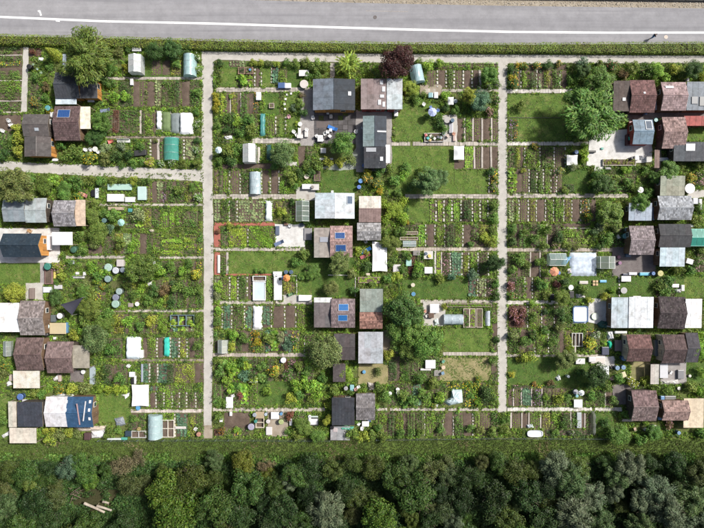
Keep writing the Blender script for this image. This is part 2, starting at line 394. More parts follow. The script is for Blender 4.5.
TEMPL = {}
def make_templates():
    for i in range(5):                                     # small shrubs, radius 1 m
        rng = np.random.default_rng(100 + i)
        p, n = lumpy(620, 9 + 2 * i, 1.0, .75, rng, clump_r=(.3, .55)); p[:, 2] += .72; p[:, 2] = np.maximum(p[:, 2], .06)
        TEMPL['shrub', i] = np_mesh('shrub_foliage', *leaf_quads(p, n, rng.uniform(.13, .27, len(p)), rng.uniform(.09, .16, len(p)), rng=rng), 'foliage')
        mb = MB()
        for k in range(6):
            a = k * 1.05 + i; mb.tube([(0, 0, 0), (.2 * math.cos(a), .2 * math.sin(a), .4), (.5 * math.cos(a), .5 * math.sin(a), .95)], .035, 5, .012)
        TEMPL['shrub_stem', i] = mb.me('stems', 'bark')
        fl = rng.permutation(len(p))[:56]; q = p[fl] + n[fl] * .06 + np.array([0, 0, .04])
        TEMPL['blossom', i] = np_mesh('blossom', *leaf_quads(q, n[fl] * .4 + np.array([0, 0, 1]), .15, .13, rng=rng), 'petals')
    for i in range(3):                                     # big-leaved low shrub (rhubarb, squash, hydrangea)
        rng = np.random.default_rng(150 + i)
        p, n = lumpy(210, 8, 1.0, .5, rng, up=.9); p[:, 2] += .45; p[:, 2] = np.maximum(p[:, 2], .06)
        TEMPL['bigleaf', i] = np_mesh('big_leaves', *leaf_quads(p, n, rng.uniform(.3, .5, len(p)), rng.uniform(.24, .38, len(p)), rng=rng), 'foliage')
    for i in range(5):                                     # broad-leaved tree crown, radius 4 m
        rng = np.random.default_rng(200 + i)
        p, n = lumpy(7500, 34 + 5 * i, 4.0, .8, rng, clump_r=(.2, .38), inner=.5)
        TEMPL['broad', i] = np_mesh('crown_leaves', *leaf_quads(p, n, rng.uniform(.22, .46, len(p)), rng.uniform(.15, .3, len(p)), rng=rng), 'foliage')
    for i in range(3):                                     # willow / olive: narrow leaves in sprays
        rng = np.random.default_rng(230 + i)
        p, n = lumpy(7800, 50, 4.0, .8, rng, clump_r=(.14, .3), inner=.6)
        out = unit(p * np.array([1, 1, .3]) + rng.normal(size=p.shape) * 1.4 + np.array([0, 0, -.5]))
        TEMPL['willow', i] = np_mesh('crown_leaves', *leaf_quads(p, n, rng.uniform(.4, .75, len(p)), rng.uniform(.09, .16, len(p)), out, rng=rng), 'foliage')
    for i in range(2):                                     # sparse, half dry crown with twigs showing
        rng = np.random.default_rng(250 + i)
        p, n = lumpy(2300, 26, 4.0, .75, rng, clump_r=(.2, .36), inner=.7)
        TEMPL['sparse', i] = np_mesh('crown_leaves', *leaf_quads(p, n, rng.uniform(.25, .45, len(p)), rng.uniform(.13, .22, len(p)), rng=rng), 'foliage')
    for i in range(4):                                     # trunk with limbs for a 4 m crown, crown centre at z = 5
        rr = random.Random(300 + i); mb = MB()
        mb.tube([(0, 0, 0), (.08, .05, 1.2), (rr.uniform(-.2, .2), rr.uniform(-.2, .2), 2.6), (rr.uniform(-.3, .3), rr.uniform(-.3, .3), 4.6)], .32, 8, .13)
        for k in range(9):
            a = k * 2.4 + rr.random(); z = 2.0 + .3 * k; e = rr.uniform(1.8, 3.2)
            mb.tube([(0, 0, z), (e * .45 * math.cos(a), e * .45 * math.sin(a), z + .9), (e * math.cos(a + .2), e * math.sin(a + .2), z + 1.7)], .13, 6, .03)
            for q in (-.5, .5):
                mb.tube([(e * .6 * math.cos(a + .1), e * .6 * math.sin(a + .1), z + 1.15), (e * .95 * math.cos(a + q), e * .95 * math.sin(a + q), z + 2.0)], .05, 5, .015)
        TEMPL['trunk', i] = mb.me('trunk', 'bark', True)
    rng = np.random.default_rng(400); prt = []             # columnar evergreen, radius 1, height 3.4
    n = 2600; z = rng.random(n) ** .8 * 3.3 + .1; r = (1 - (z / 3.5) ** 2.2) * rng.uniform(.7, 1.0, n); a = rng.uniform(0, 6.283, n)
    p = np.stack([r * np.cos(a), r * np.sin(a), z], 1); nn = np.stack([np.cos(a), np.sin(a), np.full(n, .6)], 1) + rng.normal(size=(n, 3)) * .4
    TEMPL['conifer', 0] = np_mesh('needles', *leaf_quads(p, nn, rng.uniform(.12, .25, n), .08, np.tile([[0, 0, 1.0]], (n, 1)) + rng.normal(size=(n, 3)) * .3, rng=rng), 'foliage')
    C = []; Nn = []; T = []; Ls = []                       # sumac-like plant with long feathered fronds, radius 2
    for k in range(26):
        a = k * 2.399; tilt = .25 + .75 * ((k % 13) / 12); L = rng.uniform(1.5, 2.1)
        for t in np.linspace(.15, 1, 13):
            r = L * t * math.sin(tilt * 1.5); zz = 1.6 + L * t * math.cos(tilt * 1.5) * .8 - .5 * t * t
            for s in (-1, 1):
                d = np.array([math.cos(a), math.sin(a), 0]); side = np.array([-math.sin(a), math.cos(a), 0]) * s
                C.append(d * r + side * .17 + [0, 0, zz]); Nn.append([rng.normal() * .25, rng.normal() * .25, 1]); T.append(side + d * .6); Ls.append(.46 * (1.15 - .5 * t))
    TEMPL['sumac', 0] = np_mesh('fronds', *leaf_quads(np.array(C), np.array(Nn), np.array(Ls), .15, np.array(T), rng=rng), 'foliage')
make_templates()
BARK = (.13, .10, .08)

G = {'mid': (.115, .19, .036), 'dark': (.066, .115, .027), 'bright': (.19, .29, .036), 'yellow': (.27, .29, .04), 'olive': (.155, .175, .05),
     'blue': (.10, .165, .09), 'silver': (.19, .255, .14), 'grey': (.115, .165, .055), 'cream': (.21, .255, .085), 'sward': (.10, .14, .034), 'pale': (.27, .33, .15), 'lime': (.28, .40, .045),
     'purple': (.07, .026, .022), 'brown': (.18, .13, .055), 'deep': (.045, .08, .02), 'gold': (.34, .33, .03), 'red': (.19, .085, .05), 'tan': (.25, .21, .11), 'moss': (.14, .178, .034)}
for _k in ('mid', 'dark', 'bright', 'yellow', 'olive', 'moss', 'blue', 'deep', 'grey'): G[_k] = (G[_k][0] * 1.22, G[_k][1] * 1.36, G[_k][2] * 1.4)
WOODK = .43        # scales down the leaf colour of broadleaf trees in the wood
WORD = {'mid': 'mid-green', 'dark': 'dark green', 'bright': 'bright green', 'yellow': 'yellow-green', 'olive': 'olive green', 'blue': 'blue-green', 'silver': 'silvery',
        'grey': 'grey-green', 'cream': 'cream-flecked', 'sward': 'green', 'pale': 'pale green', 'lime': 'lime green', 'purple': 'deep purple', 'brown': 'brownish', 'deep': 'very dark green', 'gold': 'golden yellow', 'red': 'reddish', 'tan': 'tan withered', 'moss': 'moss green'}
FL = {'orange': (.70, .33, .03), 'yellow': (.75, .55, .03), 'white': (.75, .74, .70), 'pink': (.5, .25, .32), 'violet': (.36, .2, .42), 'red': (.42, .08, .06)}
def tint(c, r, a=.14): k = 1 + r.uniform(-a, a); return (c[0] * k * (1 + r.uniform(-a, a) * .7), c[1] * k, c[2] * k)
_sk = [0]
def size_word(r): return 'small' if r < 5 else ('large' if r > 9.5 else 'rounded')
def shrub(px, py, r, g='mid', fl=None, zs=1.0, big=False, name=None, desc=None):
    """r in photograph pixels"""
    _sk[0] += 1; i = _sk[0]; rr = random.Random(i * 17)
    rm = r / S; h = rm * 1.1 * zs; x, y = P(px, py, h * .6)
    nm = name or ('flowering_shrub' if fl else ('leafy_plant' if big else ('shrub' if r > 5.5 else 'low_bush')))
    t = thing(nm, None, 'shrub' if not big else 'plant', x, y, rr.uniform(0, 6.28)); t.scale = (rm, rm, rm * zs)
    c = tint(G[g], rr)
    if big: ob('big_leaves', TEMPL['bigleaf', i % 3], t, c=c)
    else: ob('foliage', TEMPL['shrub', i % 5], t, c=c); ob('stems', TEMPL['shrub_stem', i % 5], t, c=BARK)
    if fl: ob('blossom', TEMPL['blossom', i % 5], t, c=FL[fl], kind='stuff')
    d = desc or ('%s %s %s' % (size_word(r), WORD[g], 'broad-leaved plant' if big else ('shrub with %s flowers' % fl if fl else 'shrub')))
    auto(t, d, px, py); return t
def tree(px, py, r, kind='broad', g='mid', zs=1.0, label=None, lm=None, desc=None, lift=0.0, name=None, leaf=1.0):
    _sk[0] += 1; i = _sk[0]; rr = random.Random(i * 23)
    if kind == 'willow': r = r * 1.13
    rm = r / S
    for _ in range(3): hc = 1.25 * rm * zs + lift; rm = r / S * (CAMH - hc) / CAMH
    x, y = P(px, py, hc); s = rm / 4.0
    nm = name or {'broad': 'broadleaf_tree', 'willow': 'willow_tree', 'sparse': 'withered_tree'}[kind]
    t = thing(nm, label, 'tree', x, y, rr.uniform(0, 6.28)); t.scale = (s * rr.uniform(.88, 1.16), s * rr.uniform(.88, 1.16), s * zs)
    k = {'broad': 5, 'willow': 3, 'sparse': 2}[kind]
    ob('crown', TEMPL[kind, i % k], t, (0, 0, 5.0), c=tuple(q * leaf for q in tint(G[g], rr, .12))); ob('trunk', TEMPL['trunk', i % 4], t, c=BARK)
    if not label: auto(t, desc or ('%s %s tree' % (WORD[g], {'broad': 'broad-leaved', 'willow': 'narrow-leaved', 'sparse': 'sparse'}[kind])), px, py)
    if lm: landmark(px, py, lm)
    return t
def conifer(px, py, r, zs, g, label, lm=None):
    rm = r / S; x, y = P(px, py, rm * 1.7 * zs); t = thing('columnar_evergreen', label, 'tree', x, y); t.scale = (rm, rm, rm * zs)
    ob('crown', TEMPL['conifer', 0], t, c=G[g]); part('trunk', MB().lathe([(.12, 0), (.05, 1.5)], 7), 'bark', t, BARK)
    if lm: landmark(px, py, lm)

# ---- single crop plants as (V, F) arrays
def strip_leaf(a, L, w, z0, rise, droop):
    d = np.array([math.cos(a), math.sin(a), 0]); s = np.array([-math.sin(a), math.cos(a), 0]) * w * .5
    p = [d * L * t + [0, 0, z0 + rise * t - droop * t * t] for t in (.05, .55, 1.0)]
    return np.array([p[0] - s * .5, p[0] + s * .5, p[1] - s + [0, 0, .02], p[1] + s + [0, 0, .02], p[2] - s * .45, p[2] + s * .45]), np.array([[0, 1, 3, 2], [2, 3, 5, 4]])
def rosette(n, L, w, rise, seed):
    rr = random.Random(seed); return join([strip_leaf(k * 2.4 + rr.uniform(-.3, .3), L * rr.uniform(.6, 1.1), w * rr.uniform(.8, 1.2), .03, rise * rr.uniform(.5, 1.6) * (1 - .5 * k / n) + .02, rise * .5) for k in range(n)])
def bushlet(n, r, h, leaf, seed):
    rng = np.random.default_rng(seed); q = unit(rng.normal(size=(n, 3))); q[:, 2] = np.abs(q[:, 2])
    p = q * np.array([r, r, h]) * rng.uniform(.55, 1.05, (n, 1)); p[:, 2] += .04
    return leaf_quads(p, q + np.array([0, 0, .6]) + rng.normal(size=(n, 3)) * .4, rng.uniform(.8, 1.3, n) * leaf, leaf * .65, rng=rng)
def spears(n, h, spread, w, seed):
    rr = random.Random(seed); out = []
    for k in range(n):
        a = rr.uniform(0, 6.28); out.append(strip_leaf(a, spread * rr.uniform(.5, 1.2), w, .02, h * rr.uniform(.7, 1.2), h * .25))
    return join(out)
PL = {'lettuce': [rosette(11, .20, .13, .12, s) for s in range(4)], 'cabbage': [rosette(13, .32, .22, .16, s + 10) for s in range(4)],
      'potato': [bushlet(24, .30, .42, .15, s) for s in range(4)], 'leek': [spears(9, .45, .16, .035, s) for s in range(4)],
      'bean': [bushlet(34, .30, 1.35, .17, s + 20) for s in range(4)], 'squash': [rosette(9, .5, .34, .3, s + 30) for s in range(4)],
      'seedling': [rosette(5, .10, .07, .05, s + 40) for s in range(3)], 'weed': [bushlet(11, .22, .24, .15, s + 60) for s in range(4)],
      'tuft': [spears(8, .30, .2, .05, s + 80) for s in range(4)], 'flower': [bushlet(14, .2, .4, .11, s + 90) for s in range(4)],
      'carrot': [spears(12, .28, .22, .04, s + 70) for s in range(3)], 'herb': [bushlet(20, .16, .22, .1, s + 120) for s in range(3)]}
def scatter_arrays(kind, X, Y, Z, Sc, rng, vs=1.0):
    T = PL[kind]; parts = []; which = rng.integers(0, len(T), len(X))
    for t in range(len(T)):
        sel = np.nonzero(which == t)[0]
        if not len(sel): continue
        v, f = T[t]; a = rng.uniform(0, 6.283, len(sel)); c, s = np.cos(a)[:, None], np.sin(a)[:, None]; k = Sc[sel][:, None]
        vx = (v[None, :, 0] * c - v[None, :, 1] * s) * k + X[sel][:, None]; vy = (v[None, :, 0] * s + v[None, :, 1] * c) * k + Y[sel][:, None]
        vz = v[None, :, 2] * k * vs + Z[sel][:, None]
        V = np.stack([vx, vy, vz], 2).reshape(-1, 3); F = (f[None] + (np.arange(len(sel)) * len(v))[:, None, None]).reshape(-1, 4)
        parts.append((V, F))
    return join(parts)

# ---- vegetable beds.  code: (crop, colour, row spacing, plant spacing, scale, words, flower colour)
CROP = {'l': ('lettuce', 'lime', .36, .32, 1.0, 'bright green lettuce rows', None), 'L': ('lettuce', 'bright', .36, .30, 1.0, 'green salad rows', None),
        'c': ('cabbage', 'blue', .55, .5, .95, 'blue-green cabbages', None), 'k': ('cabbage', 'pale', .5, .5, .85, 'pale cauliflowers in soil', None),
        'p': ('potato', 'mid', .45, .36, .95, 'leafy potato plants', None), 'P': ('potato', 'bright', .42, .34, .9, 'fresh green bush beans', None),
        'o': ('leek', 'blue', .34, .2, 1.0, 'upright leeks', None), 't': ('bean', 'dark', .55, .42, .9, 'tall staked beans', None), 'T': ('bean', 'mid', .5, .4, .75, 'staked tomato plants', None),
        'q': ('squash', 'bright', .8, .75, .95, 'sprawling squash leaves', None), 'y': ('potato', 'yellow', .45, .4, .85, 'yellow-green leafy chard', None),
        's': ('seedling', 'bright', .42, .34, 1.0, 'young seedlings in brown soil', None), 'w': ('weed', 'mid', .34, .34, 1.1, 'mixed overgrown vegetables', None),
        'r': ('herb', 'red', .35, .3, 1.1, 'dark red beet leaves', None), 'h': ('herb', 'dark', .33, .3, 1.2, 'low dark green herbs', None),
        'a': ('carrot', 'bright', .28, .2, 1.0, 'feathery carrot tops', None), 'g': ('tuft', 'mid', .22, .2, .9, 'grassy green growth', None),
        'f': ('flower', 'mid', .36, .34, 1.2, 'orange marigold flowers', 'orange'), 'v': ('flower', 'dark', .4, .36, 1.2, 'violet flowering plants', 'violet'),
        'n': ('flower', 'dark', .4, .36, 1.2, 'pink flowering plants', 'pink'), 'u': ('flower', 'bright', .4, .36, 1.2, 'yellow flowering plants', 'yellow'),
        'b': (None, None, 0, 0, 0, 'bare brown soil', None)}
_bk = [0]
def soil_mesh(W, D, rng, hill=.10):
    nx = max(3, int(W / .32)); ny = max(3, int(D / .32)); xs = np.linspace(-W / 2, W / 2, nx); ys = np.linspace(-D / 2, D / 2, ny)
    X, Y = np.meshgrid(xs, ys); Z = hill + .02 * np.sin(X * 14) + rng.uniform(-.025, .03, X.shape)
    Z[0] = Z[-1] = .03; Z[:, 0] = Z[:, -1] = .03; X = X + rng.uniform(-.03, .03, X.shape); Y = Y + rng.uniform(-.03, .03, X.shape)
    idx = np.arange(nx * ny).reshape(ny, nx); F = np.stack([idx[:-1, :-1], idx[:-1, 1:], idx[1:, 1:], idx[1:, :-1]], -1).reshape(-1, 4)
    return np_mesh('soil', np.stack([X, Y, Z], -1).reshape(-1, 3), F, 'soil')
def bed(x0, y0, x1, y1, code, along='v', g=None, miss=.08):
    if x1 < x0: x0, x1 = x1, x0
    _bk[0] += 1; rng = np.random.default_rng(9000 + _bk[0]); rr = random.Random(_bk[0])
    ax, ay = P(x0, y1); bx, by = P(x1, y0); W, D = bx - ax, by - ay
    crop, gc, rs, ps, s, words, flo = CROP[code]; gc = g or gc
    t = thing('flower_bed' if flo else {'b': 'soil_bed', 's': 'seedling_bed', 'l': 'lettuce_bed', 'L': 'lettuce_bed', 'c': 'cabbage_bed', 'k': 'cabbage_bed', 'p': 'potato_bed', 'P': 'bean_bed', 't': 'bean_bed'}.get(code, 'vegetable_bed'), None, 'garden bed', (ax + bx) / 2, (ay + by) / 2)
    ob('soil', soil_mesh(W, D, rng), t)
    if crop:
        m = .10
        if along == 'v': nr = max(1, int(round((W - m) / rs))); npl = max(2, int((D - m) / ps))
        else: nr = max(1, int(round((D - m) / rs))); npl = max(2, int((W - m) / ps))
        A, B = np.meshgrid((np.arange(nr) + .5) / nr - .5, (np.arange(npl) + .5) / npl - .5); A = A.ravel(); B = B.ravel()
        X, Y = (A * (W - m), B * (D - m)) if along == 'v' else (B * (W - m), A * (D - m))
        keep = rng.random(len(X)) > miss; X = X[keep] + rng.normal(size=keep.sum()) * .03; Y = Y[keep] + rng.normal(size=keep.sum()) * .05
        if len(X) == 0: X = np.array([0.0]); Y = np.array([0.0])
        grow = .75 + .5 * (.5 + .5 * np.sin(X * 1.7 + Y * 1.3 + _bk[0]))
        Sc = rng.uniform(.8, 1.3, len(X)) * s * grow * 1.06
        V, F = scatter_arrays(crop, X, Y, np.full(len(X), .08), Sc, rng)
        ob('crop', np_mesh('crop', V, F, 'foliage'), t, c=tint(G[gc], rr, .12), kind='stuff')
        if flo:
            k = max(5, int(W * D * 5)); q = np.stack([rng.uniform(-W / 2, W / 2, k), rng.uniform(-D / 2, D / 2, k), rng.uniform(.45, .62, k)], 1)
            ob('blossom', np_mesh('blossom', *leaf_quads(q, np.tile([[0, 0, 1.0]], (k, 1)) + rng.normal(size=(k, 3)) * .3, .2, .18, rng=rng), 'petals'), t, c=FL[flo], kind='stuff')
    occ(x0, y0, x1, y1)
    auto(t, 'bed of ' + (WORD[g] + ' ' + words if g and crop else words), (x0 + x1) / 2, (y0 + y1) / 2)
    return t
def block(x0, y0, x1, y1, spec, dirn='v', sc_=(.45, .43, .39)):
    """strips side by side: letter+width; '=' stepping stones, '-' plank path, '_' gap"""
    items = []
    for tok in spec.split():
        items.append((tok[0], float(tok[1:])))
    tot = sum(w for _, w in items); span = (x1 - x0) if dirn == 'v' else (y1 - y0); k = span / tot; q = x0 if dirn == 'v' else y0
    for ch, w in items:
        a, b = q, q + w * k; q = b; m = (a + b) / 2
        if ch == '=': stepping(m, *((y0, y1) if dirn == 'v' else (x0, x1)), w=w * k, c=sc_, along='y' if dirn == 'v' else 'x')
        elif ch == '-': plank(m, *((y0, y1) if dirn == 'v' else (x0, x1)), w=w * k, along='y' if dirn == 'v' else 'x')
        elif ch == '_': continue
        elif dirn == 'v': bed(a + .25, y0 + .3, b - .25, y1 - .3, ch)
        else: bed(x0 + .3, a + .25, x1 - .3, b - .25, ch, along='h')
def weeds(name, x0, y0, x1, y1, per_px, kind, g, label, seed, sc_=(.7, 1.3), clump=None, avoid=True, z=.02, vs=1.0, scale_noise=None):
    """ground cover nobody could count, only where nothing else stands"""
    rng = np.random.default_rng(seed); n = int((x1 - x0) * (y1 - y0) * per_px)
    px = rng.uniform(x0, x1, n); py = rng.uniform(y0, y1, n)
    if avoid:
        ok = ~OCC[np.clip(py + 28, 0, 599).astype(int), np.clip(px + 28, 0, 759).astype(int)]; px, py = px[ok], py[ok]
    if clump is not None:
        f1, ph, th = clump
        v = np.sin(px * f1 + ph) + np.sin(py * f1 * 1.2 + ph * 2.1) + np.sin((px + py) * f1 * .7 + ph * .7) + np.sin((px - 1.4 * py) * f1 * 1.9 + ph * 1.3) * .8 + rng.normal(size=len(px)) * .5
        ok = v > th; px, py = px[ok], py[ok]
    if not len(px): return
    X = (px - 352) / S; Y = (264 - py) / S
    V, F = scatter_arrays(kind, X, Y, np.full(len(X), z), rng.uniform(*sc_, len(X)), rng, vs)
    o = ob(name, np_mesh(name, V, F, 'foliage'), c=G[g], kind='stuff'); o['label'] = label; o['category'] = 'ground cover'
    return o

# ------------------------------------------------------------------ sheds
def sheet_mesh(w, l, style):
    mb = MB()
    if style == 'corr':
        n = max(6, int(w / .055)); per = w / max(2, round(w / .24))
        xs = [w * i / n for i in range(n + 1)]; zs = [.03 * math.cos(2 * math.pi * x / per) + .035 for x in xs]
        v = [(x, 0, z) for x, z in zip(xs, zs)] + [(x, l, z) for x, z in zip(xs, zs)]
        mb.add(v, [(i, i + 1, n + 2 + i, n + 1 + i) for i in range(n)])
    elif style == 'seam':
        mb.box(.01, 0, .01, w - .01, l, .025); mb.box(-.015, 0, .01, .015, l, .045)
    else:                                                  # felt / flat board
        mb.box(0.005, 0, .008, w - .005, l, .022); mb.box(w - .07, 0, .02, w - .005, l, .032)
    return mb.me('roof_sheet', {'corr': 'sheet', 'seam': 'sheet', 'felt': 'felt', 'old': 'sheet_old'}.get(style, 'sheet'))
def tile_mesh(U, V, rr, mat, tw=.3, tl=.36):
    mb = MB(); nx = max(2, round(U / tw)); ny = max(2, round(V / tl)); dx, dy = U / nx, V / ny
    for j in range(ny):
        off = (j % 2) * dx * .5
        for i in range(nx + (1 if off else 0)):
            a = max(0, i * dx - off); b = min(U, (i + 1) * dx - off)
            if b - a < .05: continue
            g = .012; z = rr.uniform(0, .014); y0 = j * dy - .03; y1 = (j + 1) * dy; m = (a + b) / 2
            v = [(a + g, y0, .03 + z), (m, y0, .06 + z), (b - g, y0, .03 + z), (a + g, y1, .008), (m, y1, .036), (b - g, y1, .008), (a + g, y0, .0), (b - g, y0, .0)]
            mb.add(v, [(0, 1, 4, 3), (1, 2, 5, 4), (6, 7, 2, 1, 0)])
    return mb.me('roof_tiles', mat)
def solar_panel(parent, O, U, V, N, u0, v0, w, l, c=(.02, .07, .22)):
    M = Matrix((( U.x, V.x, N.x, 0), (U.y, V.y, N.y, 0), (U.z, V.z, N.z, 0), (0, 0, 0, 1)))
    p = O + U * u0 + V * v0 + N * .1
    fr = MB(); t = .05
    fr.box(0, 0, 0, w, t, .05); fr.box(0, l - t, 0, w, l, .05); fr.box(0, t, 0, t, l - t, .05); fr.box(w - t, t, 0, w, l - t, .05); fr.box(t, t, 0, w - t, l - t, .012)
    f = part('solar_panel', fr, 'metal', parent, (.7, .72, .74)); M2 = M.copy(); M2.translation = p; f.matrix_local = M2
    nx = max(2, round((w - .1) / .3)); ny = max(2, round((l - .1) / .3)); cb = MB(); dx = (w - .12) / nx; dy = (l - .12) / ny
    for i in range(nx):
        for j in range(ny): cb.box(.06 + i * dx + .008, .06 + j * dy + .008, .014, .06 + (i + 1) * dx - .008, .06 + (j + 1) * dy - .008, .03)
    part('solar_cells', cb, 'solar_cells', f, c, kind='stuff')
WALLS = {'brown': (.16, .10, .06), 'orange': (.52, .24, .06), 'dark': (.07, .055, .045), 'grey': (.28, .27, .26), 'red': (.30, .06, .05), 'cream': (.5, .45, .35), 'green': (.08, .14, .08), 'white': (.62, .62, .6)}
def shed(x0, y0, x1, y1, label, lm, roof='gx', cover='tile', c=(.3, .2, .2), h=2.2, rise=.55, wall='brown', rz=0.0, solar=(), c2=None, over=.22, cat='shed', skylight=(), door=None, ridge=True, lichen=False, name='garden_shed', sheetw=1.05):
    if cover in ('tile', 'moss'): c = tuple(q * .74 for q in c); c2 = tuple(q * .82 for q in c2) if c2 else tuple(q * 1.12 for q in c)  # second slope scaled lighter than the first: sunlight painted into the tile colour
    if roof == 'gx': rise *= 1.3
    rr = random.Random(int(x0 * 13 + y0 * 7)); cx, cy = (x0 + x1) / 2, (y0 + y1) / 2; X, Y = P(cx, cy, h + rise * .3)
    k = (CAMH - h) / CAMH / S; W, D = (x1 - x0) * k, (y1 - y0) * k
    t = thing(name, label, cat, X, Y, rz)
    if lm: landmark(cx, cy, lm)
    occ(x0, y0, x1, y1)
    hw, hd = W / 2, D / 2; iw, idp = hw - over, hd - over
    # walls
    wb = MB()
    if roof == 'gx':
        zi = h + rise * over / hd - .06
        wb.add([(-iw, -idp, 0), (iw, -idp, 0), (iw, idp, 0), (-iw, idp, 0), (-iw, -idp, zi), (iw, -idp, zi), (iw, idp, zi), (-iw, idp, zi), (-iw, 0, h + rise - .06), (iw, 0, h + rise - .06)],
               [(0, 1, 5, 4), (2, 3, 7, 6), (1, 2, 6, 9, 5), (3, 0, 4, 8, 7)])
        SL = [(Vector((-hw, -hd, h)), Vector((W, 0, 0)), Vector((0, hd, rise))), (Vector((hw, hd, h)), Vector((-W, 0, 0)), Vector((0, -hd, rise)))]
    elif roof == 'gy':
        zi = h + rise * over / hw - .06
        wb.add([(-iw, -idp, 0), (iw, -idp, 0), (iw, idp, 0), (-iw, idp, 0), (-iw, -idp, zi), (iw, -idp, zi), (iw, idp, zi), (-iw, idp, zi), (0, -idp, h + rise - .06), (0, idp, h + rise - .06)],
               [(1, 2, 6, 5), (3, 0, 4, 7), (0, 1, 5, 8, 4), (2, 3, 7, 9, 6)])
        SL = [(Vector((hw, -hd, h)), Vector((0, D, 0)), Vector((-hw, 0, rise))), (Vector((-hw, hd, h)), Vector((0, -D, 0)), Vector((hw, 0, rise)))]
    else:
        r2 = rise * .35
        zt = h + r2 - .06
        wb.add([(-iw, -idp, 0), (iw, -idp, 0), (iw, idp, 0), (-iw, idp, 0), (-iw, -idp, h - .04), (iw, -idp, h - .04), (iw, idp, zt), (-iw, idp, zt)],
               [(0, 1, 5, 4), (2, 3, 7, 6), (1, 2, 6, 5), (3, 0, 4, 7)])
        SL = [(Vector((-hw, -hd, h)), Vector((W, 0, 0)), Vector((0, D, r2)))]
    part('wall', wb, 'boards', t, WALLS[wall])
    # roof deck (thick), then its covering
    db = MB()
    for O, U, V in SL:
        n = U.cross(V).normalized(); q = [O, O + U, O + U + V, O + V]
        db.add([tuple(p) for p in q] + [tuple(p - Vector((0, 0, .07))) for p in q], [(0, 1, 2, 3), (7, 6, 5, 4), (0, 4, 5, 1), (1, 5, 6, 2), (3, 2, 6, 7), (0, 3, 7, 4)])
    roof_o = part('roof', db, 'wood', t, (.2, .17, .14))
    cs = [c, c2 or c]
    for si, (O, U, V) in enumerate(SL):
        Lu, Lv = U.length, V.length; u, v = U.normalized(), V.normalized(); n = u.cross(v)
        M = Matrix(((u.x, v.x, n.x, 0), (u.y, v.y, n.y, 0), (u.z, v.z, n.z, 0), (0, 0, 0, 1)))
        if cover in ('tile', 'moss'):
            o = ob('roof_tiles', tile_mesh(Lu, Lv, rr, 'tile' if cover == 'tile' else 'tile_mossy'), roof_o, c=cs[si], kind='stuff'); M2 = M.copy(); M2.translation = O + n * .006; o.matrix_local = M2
        else:
            ns = max(2, round(Lu / sheetw)); nv = 2 if Lv > 3.4 else 1; w = Lu / ns; l = Lv / nv + .06
            sm = sheet_mesh(w, l - (.06 if nv == 1 else 0), cover)
            for i in range(ns):
                for j in range(nv):
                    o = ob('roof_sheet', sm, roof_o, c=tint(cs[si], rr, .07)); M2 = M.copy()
                    M2.translation = O + u * (w * i) + v * (Lv / nv * j - (.03 if j else 0)) + n * (.008 + .012 * j + .004 * (i % 2)); o.matrix_local = M2
        for s in solar:                                    # photograph rectangle of a panel on this slope
            pcx, pcy = P((s[0] + s[2]) / 2, (s[1] + s[3]) / 2, h + rise * .6); lx, ly = pcx - X, pcy - Y
            if (roof == 'gx' and (ly < 0) != (si == 0)) or (roof == 'gy' and (lx > 0) != (si == 0)): continue
            d = Vector((lx, ly, 0)) - Vector((O.x, O.y, 0)); w = (s[2] - s[0]) * k; l = (s[3] - s[1]) * k
            if abs(u.x) < .5: w, l = l, w
            v2 = Vector((v.x, v.y, 0)).normalized(); solar_panel(roof_o, O, u, v, n, d.dot(u) - w / 2, d.dot(v2) * Lv / Vector((V.x, V.y, 0)).length - l / 2, w, l, s[4] if len(s) > 4 else (.02, .07, .22))
        for s in skylight:
            pcx, pcy = P((s[0] + s[2]) / 2, (s[1] + s[3]) / 2, h); lx, ly = pcx - X, pcy - Y
            if (roof == 'gx' and (ly < 0) != (si == 0)) or (roof == 'gy' and (lx > 0) != (si == 0)): continue
            d = Vector((lx - O.x, ly - O.y, 0)); w = (s[2] - s[0]) * k; l = (s[3] - s[1]) * k
            if abs(u.x) < .5: w, l = l, w
            fr = MB().box(0, 0, 0, w, l, .09); f = part('skylight', fr, 'plastic', roof_o, s[4] if len(s) > 4 else (.72, .74, .76)); v2 = Vector((v.x, v.y, 0)).normalized()
            M2 = M.copy(); M2.translation = O + u * (d.dot(u) - w / 2) + v * (d.dot(v2) - l / 2) + n * .06; f.matrix_local = M2
    if roof in ('gx', 'gy') and ridge:
        rb = MB(); e = .12; zt = h + rise
        if roof == 'gx': rb.add([(-hw, -e, zt - .0), (hw, -e, zt), (hw, 0, zt + .1), (-hw, 0, zt + .1), (-hw, e, zt), (hw, e, zt)], [(0, 1, 2, 3), (3, 2, 5, 4), (0, 3, 4), (1, 5, 2)])
        else: rb.add([(-e, -hd, zt), (-e, hd, zt), (0, hd, zt + .1), (0, -hd, zt + .1), (e, -hd, zt), (e, hd, zt)], [(0, 3, 2, 1), (3, 4, 5, 2), (0, 4, 3), (1, 2, 5)])
        part('ridge_cap', rb, 'tile' if cover in ('tile', 'moss') else 'sheet', roof_o, tuple(min(.8, q * 1.15) for q in c))
    # door and window on the walls that face the middle of the allotments
    sx = -1 if cx > 352 else 1; sy = 1 if cy > 264 else -1
    side = door or ('x' if abs(cx - 352) > abs(cy - 264) else 'y')
    if side == 'x':
        b = MB().box(-.03, -.42, .02, .03, .42, 1.92); d_ = part('door', b, 'boards', t, tuple(q * .8 for q in WALLS[wall]), loc=(sx * (iw + .035), -idp * .3, 0)); part('handle', MB().box(-.03, -.02, -.06, .03, .02, .06), 'metal', d_, (.6, .6, .6), loc=(sx * .06, .3, 1.0))
        f = part('window', MB().box(-.04, -.45, 1.0, .04, .45, 1.8), 'paint', t, (.62, .62, .58), loc=(sx * (iw + .045), idp * .45, 0)); part('pane', MB().box(-.02, -.37, 1.08, .02, .37, 1.72), 'solar_cells', f, (.03, .04, .05), loc=(sx * .03, 0, 0))
    else:
